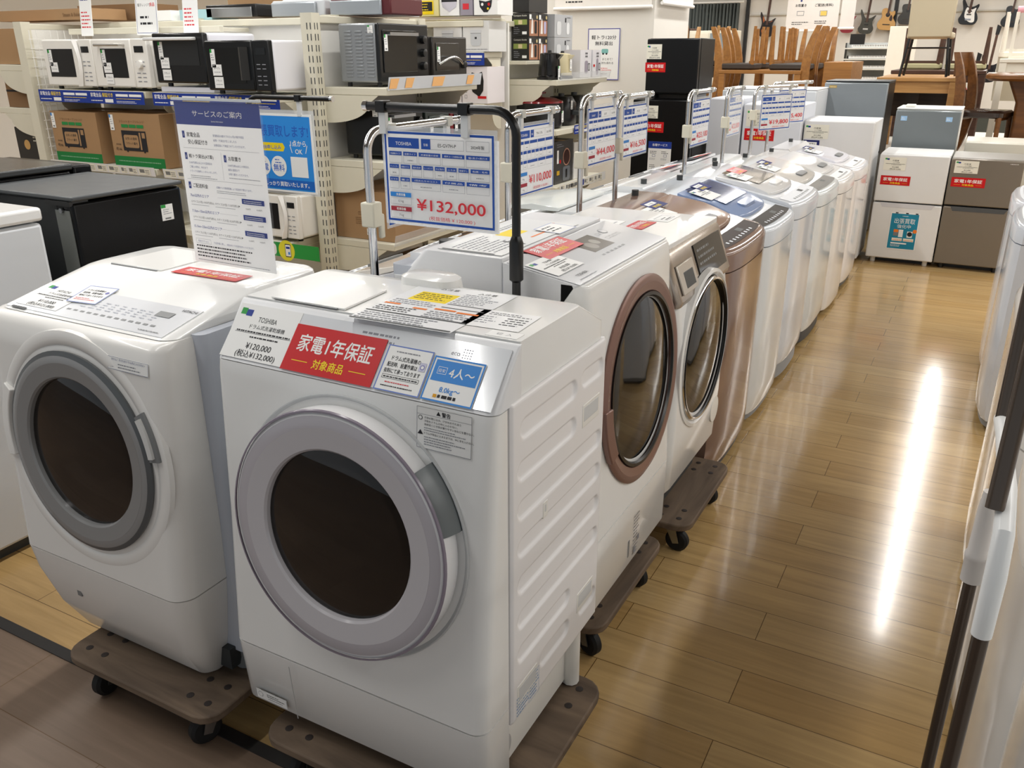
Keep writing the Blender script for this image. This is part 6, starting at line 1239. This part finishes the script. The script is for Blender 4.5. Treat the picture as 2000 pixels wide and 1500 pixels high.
b = MB(); b.tube([(0, -0.22, 0.86), (0, -0.22, 0.94), (0, -0.20, 0.985), (0, -0.12, 1.005), (0, 0.10, 0.985), (0, 0.22, 0.965)], [0.0115, 0.012, 0.0115, 0.011, 0.0105, 0.0105], M('#eef0f0', 0.3), 18); b.build('joint', t)
b = MB(); b.cyl((0, 0.205, 0.97), (0.004, 0.34, 1.42), 0.0095, BRZ, 16); b.build('upper_tube', t)
b = MB(); b.cyl((-0.012, -0.17, 1.0), (0.0, -0.04, 1.42), 0.0105, BRZ, 16); b.build('upper_tube', t)
b = MB(); b.box(-0.016, 0.072, 0.255, 0.016, 0.084, 0.267, WPLA); b.tube([(0, 0.075, 0.265), (0.002, -0.05, 0.285), (0.0, -0.212, 0.30)], 0.0016, WPLA, 6); b.build('string_tie', t, bevel=0.003)
b = MB(); b.box(-0.03, -0.24, 0, 0.03, 0.12, 0.012, DGREY); b.build('foot', t)

# ------------------------------------------------------------------ furniture, guitars and the far wall
t = tag(MB().box(-3.3, 8.75, 0, 0.9, 12.2, 0.56, M('#d8d2c6', 0.6)).build('display_platform', bevel=0.01), 'low cream display platform carrying the tables and chairs', 'platform')
PZ = 0.562
def table(label, x0, y0, x1, y1, ztop, m, leg=0.06, th=0.035, apron=0.08, base=PZ):
    cx, cy = (x0 + x1) / 2, (y0 + y1) / 2; t = thing('dining_table', label, 'table', (cx, cy, base), 0, 'dining tables on display'); a, c_ = (x1 - x0) / 2, (y1 - y0) / 2; H = ztop - base
    MB().box(-a, -c_, H - th, a, c_, H, m).build('tabletop', t, bevel=0.005)
    b = MB()
    for s in (-1, 1): b.box(-a + 0.03, s * (c_ - 0.04) - 0.012, H - th - apron, a - 0.03, s * (c_ - 0.04) + 0.012, H - th, m); 
    for s in (-1, 1): b.box(s * (a - 0.04) - 0.012, -c_ + 0.03, H - th - apron, s * (a - 0.04) + 0.012, c_ - 0.03, H - th, m)
    if apron > 0.01: b.build('apron', t)
    for sx in (-1, 1):
        for sy in (-1, 1): MB().box(sx * (a - leg / 2 - 0.005) - leg / 2, sy * (c_ - leg / 2 - 0.005) - leg / 2, 0, sx * (a - leg / 2 - 0.005) + leg / 2, sy * (c_ - leg / 2 - 0.005) + leg / 2, H - th, m).build('leg', t, bevel=0.004)
    return t
table('golden oak dining table under the upturned chairs', -2.60, 9.35, -1.76, 11.0, 1.31, OAKD, apron=0.01)
table('light oak dining table carrying the beige-backed chair', -1.0, 9.0, -0.30, 10.2, 1.265, OAK, leg=0.075, apron=0.10)
def chair_mesh(root, wd, cush, H=0.42, style='curved', backh=0.42):
    """upright chair built with its seat top at z=0, legs down, back up"""
    MB().loft([[(x, y, z) for x, y in rrect(0.40 - i, 0.40 - i, 0.05)] for z, i in ((-0.06, 0.02), (-0.05, 0.0), (-0.015, 0.0), (0.0, 0.03))], cush).build('seat', root)
    for sx in (-1, 1):
        b = MB(); b.tube([(sx * 0.17, -0.17, -0.05), (sx * 0.18, -0.18, -H)], [0.022, 0.016], wd, 8); b.build('leg', root)
        pts = []; rr = []
        for k in range(9):
            u = k / 8; z = -H + (H + backh) * u
            y = 0.17 + 0.09 * ((u - 0.5) * 2) ** 2 if style == 'curved' else 0.17 + max(0, u - 0.5) * 0.12
            pts.append((sx * 0.175, y, z)); rr.append(0.016 + 0.01 * math.sin(PI * u))
        b = MB(); rings = [[(x - r_, y - r_ * 1.6, z), (x + r_, y - r_ * 1.6, z), (x + r_, y + r_ * 1.6, z), (x - r_, y + r_ * 1.6, z)] for (x, y, z), r_ in zip(pts, rr)]; b.loft(rings, wd); b.build('leg', root, bevel=0.003)
    b = MB(); n = 8; rings = []
    for i in range(n + 1):
        u = -1 + 2 * i / n; y = 0.225 + 0.02 * (1 - u * u) + (0.02 if style == 'curved' else 0)
        rings.append([(u * 0.18, y - 0.01, backh - 0.20), (u * 0.18, y + 0.012, backh - 0.20), (u * 0.18, y + 0.03, backh), (u * 0.18, y + 0.01, backh)])
    b.loft(rings, wd); b.build('backrest', root)
    for sy in (-0.15, 0.15): MB().box(-0.17, sy - 0.01, -0.085, 0.17, sy + 0.01, -0.05, wd).build('seat_rail', root)
def upturned(label, x, y, z, rz, wd, cush, group, style='curved'):
    """upside-down chair: seat lies on the surface at z, legs in the air"""
    t = thing('dining_chair', label, 'chair', (x, y, z), 0, group); t.rotation_euler = (PI, 0, rz); chair_mesh(t, wd, cush, style=style); return t
BC = M('#3c342e', 0.6, var=0.08)
UPG = 'upturned oak chairs on the oak table'
c0 = upturned('upturned oak chair at the near left of the oak table, legs in the air', -2.455, 9.62, 1.312, -PI / 2, OAKD, BC, UPG)
for x, y, rz, lb in ((-2.455, 10.12, -PI / 2 + 0.05, 'upturned oak chair in the middle of the oak table left side'), (-2.36, 10.85, PI, 'upturned oak chair at the far edge of the oak table, left one'), (-1.93, 10.85, PI - 0.06, 'upturned oak chair at the far edge of the oak table, right one'), (-1.905, 9.60, PI / 2, 'upturned oak chair at the near right corner of the oak table'), (-1.905, 10.12, PI / 2 - 0.05, 'upturned oak chair on the right side of the oak table, farther one')):
    c = copy_tree(c0, (x, y, 1.312), 0, lb, UPG); c.rotation_euler = (PI, 0, rz)
tag(MB().box(-1.57, 9.5, PZ, -1.30, 10.3, 1.39, OAKD).build('side_cabinet', bevel=0.005), 'oak cabinet between the two display tables', 'cabinet')
# other table behind with dark upturned chairs
table('dark wooden table behind, under the dark upturned chairs', -1.02, 10.35, -0.12, 11.2, 1.30, WALNUT)
DKG = 'dark upturned chairs'
GRC = M('#b9b48c', 0.5)
d0 = upturned('dark brown upturned chair with a pale green seat, left of the pair', -0.78, 11.05, 1.302, PI, WALNUT, GRC, DKG, 'straight')
c = copy_tree(d0, (-0.34, 11.05, 1.302), 0, 'dark brown upturned chair with a pale green seat, right of the pair', DKG); c.rotation_euler = (PI, 0, PI)
# low dark chairs under the light oak table
for k, x in enumerate((-0.80, -0.48)):
    t = thing('dining_chair', ('dark chair tucked under the light oak table, left one', 'dark chair tucked under the light oak table, right one')[k], 'chair', (x, 9.6, PZ + 0.42), PI, 'chairs under the light oak table'); chair_mesh(t, DARKW, M('#2a2624', 0.5), backh=0.135, style='straight')
# beige-backed metal chair standing on the light oak table
BEI = M('#c9bda2', 0.6, var=0.03)
t = thing('dining_chair', 'beige-backed chair with dark metal legs standing on the light oak table', 'chair', (-0.63, 9.42, 1.267), 0)
b = MB(); b.loft([[(-0.185 - 0.01 * u, -0.20 - 0.05 * u, 0.34 + 0.5 * u), (0.185 + 0.01 * u, -0.20 - 0.05 * u, 0.34 + 0.5 * u), (0.185 + 0.01 * u, -0.165 - 0.05 * u, 0.34 + 0.5 * u), (-0.185 - 0.01 * u, -0.165 - 0.05 * u, 0.34 + 0.5 * u)] for u in (0, 0.5, 1)], BEI); b.build('backrest', t, bevel=0.012)
MB().box(-0.19, -0.18, 0.33, 0.20, 0.22, 0.385, BEI).build('seat', t, bevel=0.015)
for sx in (-1, 1):
    for sy, lean in ((-0.17, -0.03), (0.19, 0.03)): MB().tube([(sx * 0.165, sy, 0.33), (sx * 0.20, sy + lean, 0.0)], 0.012, BLACK, 10).build('leg', t)
    MB().tube([(sx * 0.172, -0.175, 0.25), (sx * 0.172, 0.19, 0.25)], 0.008, BLACK, 8).build('side_rail', t)
MB().tube([(-0.172, -0.178, 0.25), (0.172, -0.178, 0.25)], 0.008, BLACK, 8).build('front_rail', t)
# tilted dark padded chair at the left
t = thing('dining_chair', 'pale wood chair with a dark padded back, upturned behind the black fridges', 'chair', (-2.99, 10.16, 1.337), 0); t.rotation_euler = (PI, 0, PI); chair_mesh(t, OAK, BC)
table('dark low table behind the black fridges', -3.25, 9.2, -2.78, 10.3, 1.335, DARKW)
# heavy pedestal table and arm of golden chair on the right
t = thing('dining_table', 'heavy brown pedestal table at the upper right', 'table', (0.30, 9.05, PZ), 0, 'dining tables on display'); MB().loft([[(x, y, z) for x, y in rrect(0.80 - i, 0.9 - i, 0.18)] for z, i in ((0.69, 0.06), (0.71, 0.0), (0.735, 0.0), (0.745, 0.02))], BROWNW).build('tabletop', t)
b = MB(); b.loft([[(x, y, z) for x, y in rrect(w_, 0.30, 0.03)] for z, w_ in ((0.04, 0.40), (0.20, 0.26), (0.50, 0.26), (0.69, 0.44))], BROWNW); b.build('pedestal', t); MB().box(-0.32, -0.3, 0, 0.32, 0.3, 0.045, BROWNW).build('foot', t, bevel=0.015)
t = thing('dining_chair', 'golden brown chair with a bowed back, beside the pedestal table', 'chair', (-0.06, 8.95, PZ + 0.44), -PI / 2 - 0.25 + PI, 'chairs at the upper right'); chair_mesh(t, BROWNW, M('#2b1d16', 0.18, coat=0.6), H=0.44, backh=0.48)
# white upturned chair and table far right
WCH = M('#e9e4d6', 0.4)
table('white table carrying the white upturned chair at the right edge', -0.02, 9.75, 0.75, 10.5, 1.42, WCH)
t = upturned('white upturned chair with curved legs at the top right corner', 0.16, 10.36, 1.422, PI, WCH, WCH, 'white furniture')
t = thing('cushion_rack', 'white rack holding a pink rolled cushion beside the white upturned chair', 'rack', (0.25, 9.9, 1.421))
b = MB(); b.cyl((-0.20, 0, 0.43), (0.20, 0, 0.44), 0.03, flat('#e8a9b4'), 16); lab(b.build('cushion', t), 'pink rolled cushion')
for x in (-0.19, 0.19): MB().box(x - 0.015, -0.03, 0, x + 0.015, 0.03, 0.41, WCH).build('post', t)
MB().box(-0.2, -0.06, 0, 0.2, 0.06, 0.02, WCH).build('base', t)
# far wall: curtain, seams, shelves of keyboards, cabinets
b = MB(); top = []; n = 120
for i in range(n + 1):
    x = -5.9 + 1.22 * i / n; y = 17.95 + 0.05 * math.sin(i * 0.95) + 0.02 * math.sin(i * 2.3)
    top.append((x, y))
b.loft([[(x, y, 0.005) for x, y in top], [(x, y, 2.36) for x, y in top]], M('#5a5f5c', 0.8, var=0.08), False, False, closed=False); cur = b.build('curtain', solid=0.004); tag(cur, 'dark grey pleated curtain on the far wall', 'curtain')
b = MB(); b.cyl((-5.95, 17.95, 2.38), (-4.6, 17.95, 2.38), 0.02, WPLA, 10); tag(b.build('curtain_rail'), 'white rail above the grey curtain', 'curtain rail')
for k, x in enumerate((-4.56, -1.86, -0.97)): struct(MB().box(x - 0.03, 18.12, 0, x + 0.03, 18.2, 2.9, M('#1c1c1d', 0.5)).build('trim_%d' % (k + 2)))
struct(MB().box(-4.5, 18.15, 2.13, 6, 18.2, 2.155, M('#c9c5bb', 0.6)).build('trim_5'))
t = thing('display_cabinet', 'cream display cabinet with a glass front near the curtain', 'cabinet', (-4.05, 14.0, 0)); MB().box(-0.36, 0.02, 0, 0.36, 0.4, 1.79, CREAM).build('carcass', t, bevel=0.005); MB().box(-0.02, 0.0, 1.36, 0.33, 0.02, 1.75, M('#8e9aa2', 0.1)).build('glass_door', t); MB().box(-0.33, 0.0, 1.36, -0.05, 0.02, 1.75, CREAM).build('door', t)
tag(MB().box(-4.75, 14.2, 0, -4.45, 14.6, 1.83, WALNUT).build('cabinet', bevel=0.005), 'brown cabinet beside the cream display cabinet', 'cabinet')
t = thing('store_shelving', 'grey shelving of keyboards under the guitars', 'shelving', (-1.98, 16.6, 0), 0); MB().box(-0.5, 0.4, 0, 0.5, 0.42, 1.62, M('#c9ccc9', 0.5)).build('back_panel', t)
for z in (1.535, 1.36, 1.20, 1.02): MB().box(-0.48, 0.0, z - 0.02, 0.48, 0.4, z, M('#dcdcd6', 0.5)).build('shelf', t)
for x in (-0.5, 0.48): MB().box(x, 0.36, 0, x + 0.02, 0.42, 1.62, DGREY).build('upright', t)
def keyboard(label, x, y, z, w, body, group='keyboards on the far shelving'):
    t = thing('keyboard', label, 'keyboard', (x, y, z), 0, group); MB().box(-w / 2, 0, 0, w / 2, 0.28, 0.05, M(body, 0.35)).build('body', t, bevel=0.005)
    s = Sheet(w * 0.92, 0.045, PAPER, frame((-w * 0.46, -0.0015, 0.003), (1, 0, 0), (0, 0, 1)))
    for i in range(24): s.rect(w * 0.92 * (i + 0.6) / 25, 0.018, w * 0.014, 0.027, INK)
    s.build('keys', t)
keyboard('silver keyboard on the top keyboard shelf', -1.98, 16.62, 1.537, 0.72, '#cfd3d8'); keyboard('black keyboard on the second keyboard shelf', -2.05, 16.62, 1.362, 0.66, '#161617'); keyboard('black and white keyboard on the third keyboard shelf', -2.02, 16.62, 1.202, 0.66, '#2a2b2d'); keyboard('black keyboard on the lowest keyboard shelf', -2.0, 16.62, 1.022, 0.68, '#141415')
tag(MB().box(-2.38, 16.7, 1.59, -2.14, 16.75, 1.76, BLACK).build('music_stand', bevel=0.004), 'black music rest behind the silver keyboard', 'music stand')
tag(MB().box(-1.60, 15.2, 0, -1.2, 15.3, 1.84, M('#f0ece2', 0.6)).build('display_board', bevel=0.004), 'plain white board behind the beige-backed chair', 'board')
# hanging banners above the tables
t = roller('white banner with two drawings hanging above the oak chairs', -2.43, -1.82, 11.6, 1.72); s = Sheet(0.6, 0.42, None, frame((0.0, -0.0045, 0.02), (1, 0, 0), (0, 0, 1))); s.text('お取置き', 0.16, 0.255, 0.034, INK, bold=True); s.text('ご配送(有料)', 0.43, 0.255, 0.034, INK, bold=True, width=0.21); s.frame_rect(0.12, 0.155, 0.085, 0.05, 0.005, GINK); s.rect(0.40, 0.15, 0.07, 0.05, flat('#f0cf6a')); s.frame_rect(0.39, 0.145, 0.085, 0.06, 0.004, GINK); s.lines(0.07, 0.075, 0.2, 2, 0.022, INK, seed=2); s.lines(0.34, 0.085, 0.2, 2, 0.022, INK, seed=3); s.disc(0.16, 0.32, 0.012, BINK); s.build('lettering', t)
t = roller('narrow white banner right of the banner with drawings', -1.80, -1.64, 11.62, 1.745)
# guitars
def cr(pts, n=5):
    out = []; N = len(pts)
    for i in range(N):
        p0, p1, p2, p3 = pts[i - 1], pts[i], pts[(i + 1) % N], pts[(i + 2) % N]
        for k in range(n):
            t_ = k / n; out.append(tuple(0.5 * (2 * p1[a] + (p2[a] - p0[a]) * t_ + (2 * p0[a] - 5 * p1[a] + 4 * p2[a] - p3[a]) * t_ ** 2 + (-p0[a] + 3 * p1[a] - 3 * p2[a] + p3[a]) * t_ ** 3) for a in (0, 1)))
    return out
ACO = [(0, 0), (0.13, 0.01), (0.195, 0.08), (0.19, 0.17), (0.135, 0.25), (0.125, 0.30), (0.145, 0.38), (0.13, 0.45), (0.05, 0.47), (-0.05, 0.47), (-0.13, 0.45), (-0.145, 0.38), (-0.125, 0.30), (-0.135, 0.25), (-0.19, 0.17), (-0.195, 0.08), (-0.13, 0.01)]
CUT = ACO[:5] + [(0.125, 0.29), (0.15, 0.36), (0.135, 0.42), (0.10, 0.41), (0.05, 0.40), (-0.04, 0.47)] + ACO[10:]
ELE = [(0, 0), (0.12, 0.01), (0.165, 0.09), (0.145, 0.18), (0.115, 0.24), (0.145, 0.33), (0.13, 0.37), (0.085, 0.34), (0.04, 0.32), (-0.04, 0.32), (-0.08, 0.37), (-0.13, 0.44), (-0.16, 0.41), (-0.12, 0.27), (-0.135, 0.17), (-0.165, 0.09), (-0.12, 0.01)]
BAS = [(0, 0), (0.11, 0.02), (0.15, 0.10), (0.115, 0.2), (0.12, 0.27), (0.16, 0.36), (0.135, 0.36), (0.06, 0.31), (-0.04, 0.31), (-0.09, 0.38), (-0.15, 0.47), (-0.155, 0.40), (-0.11, 0.27), (-0.12, 0.17), (-0.155, 0.09), (-0.10, 0.01)]
def guitar(label, x, z, outline, m, sc=0.85, neck=0.45, acoustic=False, guard=None, y=18.05, tilt=0.06, cat='guitar', group='guitars hung on the far wall', nm='guitar', burst=None):
    t = thing(nm, label, cat, (x, y, z), 0, group); t.rotation_euler = (0, tilt, 0); t.scale = (sc, sc, sc)
    pts = cr(outline); d = 0.09 if acoustic else 0.04; top = max(p[1] for p in outline) - (0.0 if acoustic else 0.10)
    b = MB(); b.prism(pts, 'y', -d / 2, d / 2, m); b.build('body', t, bevel=0.006)
    if burst: b = MB(); b.prism([(px * 0.62, 0.05 + pz * 0.72) for px, pz in pts], 'y', -d / 2 - 0.002, -d / 2 + 0.001, burst); b.build('sunburst_top', t)
    b = MB(); b.box(-0.022, -d / 2 - 0.012, top - 0.14, 0.022, -d / 2 + 0.012, top + neck, WALNUT); b.build('neck', t)
    b = MB(); b.prism([(-0.03, top + neck), (0.03, top + neck), (0.045, top + neck + 0.14), (-0.03, top + neck + 0.17)], 'y', -d / 2 - 0.01, -d / 2 + 0.008, BLACK); b.build('headstock', t)
    if acoustic:
        b = MB(); b.lathe([(0.048, 0), (0.048, 0.002), (0, 0.002)], (0, -d / 2 - 0.0005, top - 0.14), (0, -1, 0), BLACK, n=24); b.box(-0.08, -d / 2 - 0.008, 0.11, 0.08, -d / 2, 0.13, DARKW); b.build('sound_hole_and_bridge', t)
    else:
        b = MB(); b.box(-0.05, -d / 2 - 0.01, 0.08, 0.05, -d / 2, 0.11, CHROME); b.build('bridge', t); b = MB(); b.box(-0.04, -d / 2 - 0.006, 0.17, 0.04, -d / 2, 0.19, BLACK); b.box(-0.04, -d / 2 - 0.006, 0.23, 0.04, -d / 2, 0.25, BLACK); b.build('pickups', t)
    if guard: b = MB(); b.prism(cr([(0.03, 0.05), (0.11, 0.06), (0.10, 0.16), (0.09, 0.22), (0.10, 0.30), (0.03, 0.27), (-0.06, 0.30), (-0.07, 0.14)]) if not acoustic else cr([(0.05, 0.22), (0.10, 0.20), (0.11, 0.27), (0.075, 0.33), (0.05, 0.28)]), 'y', -d / 2 - 0.004, -d / 2 - 0.001, guard); b.build('pickguard', t)
    return t
guitar('sunburst bass guitar hanging left of the banner with drawings', -4.15, 1.74, BAS, M('#221410', 0.2, coat=0.5), 0.95, guard=M('#1a1412', 0.2), burst=M('#b0602a', 0.2, coat=0.5), cat='bass guitar')
guitar('crimson bass guitar hanging right of the narrow banner', -2.66, 1.80, BAS, M('#8e1220', 0.2, coat=0.5), 0.82, cat='bass guitar')
guitar('black bass guitar hanging between the crimson bass and the natural acoustic', -2.33, 1.78, BAS, M('#2a2a22', 0.2, coat=0.5), 0.88, cat='bass guitar')
guitar('natural-top acoustic guitar with a cutaway on the far wall', -1.985, 1.84, CUT, M('#c99a58', 0.3, coat=0.4), 0.78, acoustic=True, guard=M('#3a2318', 0.3))
guitar('black acoustic guitar partly behind the beige-backed chair', -1.66, 1.93, ACO, M('#15171a', 0.2, coat=0.5), 0.72, acoustic=True)
guitar('black electric guitar with a white pickguard on the far wall', -0.66, 1.91, ELE, M('#101113', 0.2, coat=0.5), 0.92, guard=PAPER)
guitar('black single-cutaway guitar at the far right of the wall', 0.0, 1.86, CUT, M('#17181b', 0.2, coat=0.5), 0.72, acoustic=True)
guitar('red electric guitar standing low behind the golden brown chair', -0.37, 0.60, ELE, M('#b0141c', 0.2, coat=0.5), 0.9, y=16.0, group='guitars standing on the floor', tilt=0.05)
guitar('black bass guitar with a maroon neck standing behind the pedestal table', -0.17, 1.02, BAS, M('#14151c', 0.2, coat=0.5), 0.85, y=16.0, group='guitars standing on the floor', tilt=0.05)
tag(MB().box(-0.8, 15.8, 0, 0.6, 16.3, 0.58, M('#3a3f3a', 0.6)).build('display_stage', bevel=0.01), 'dark low stage under the standing guitars', 'platform')
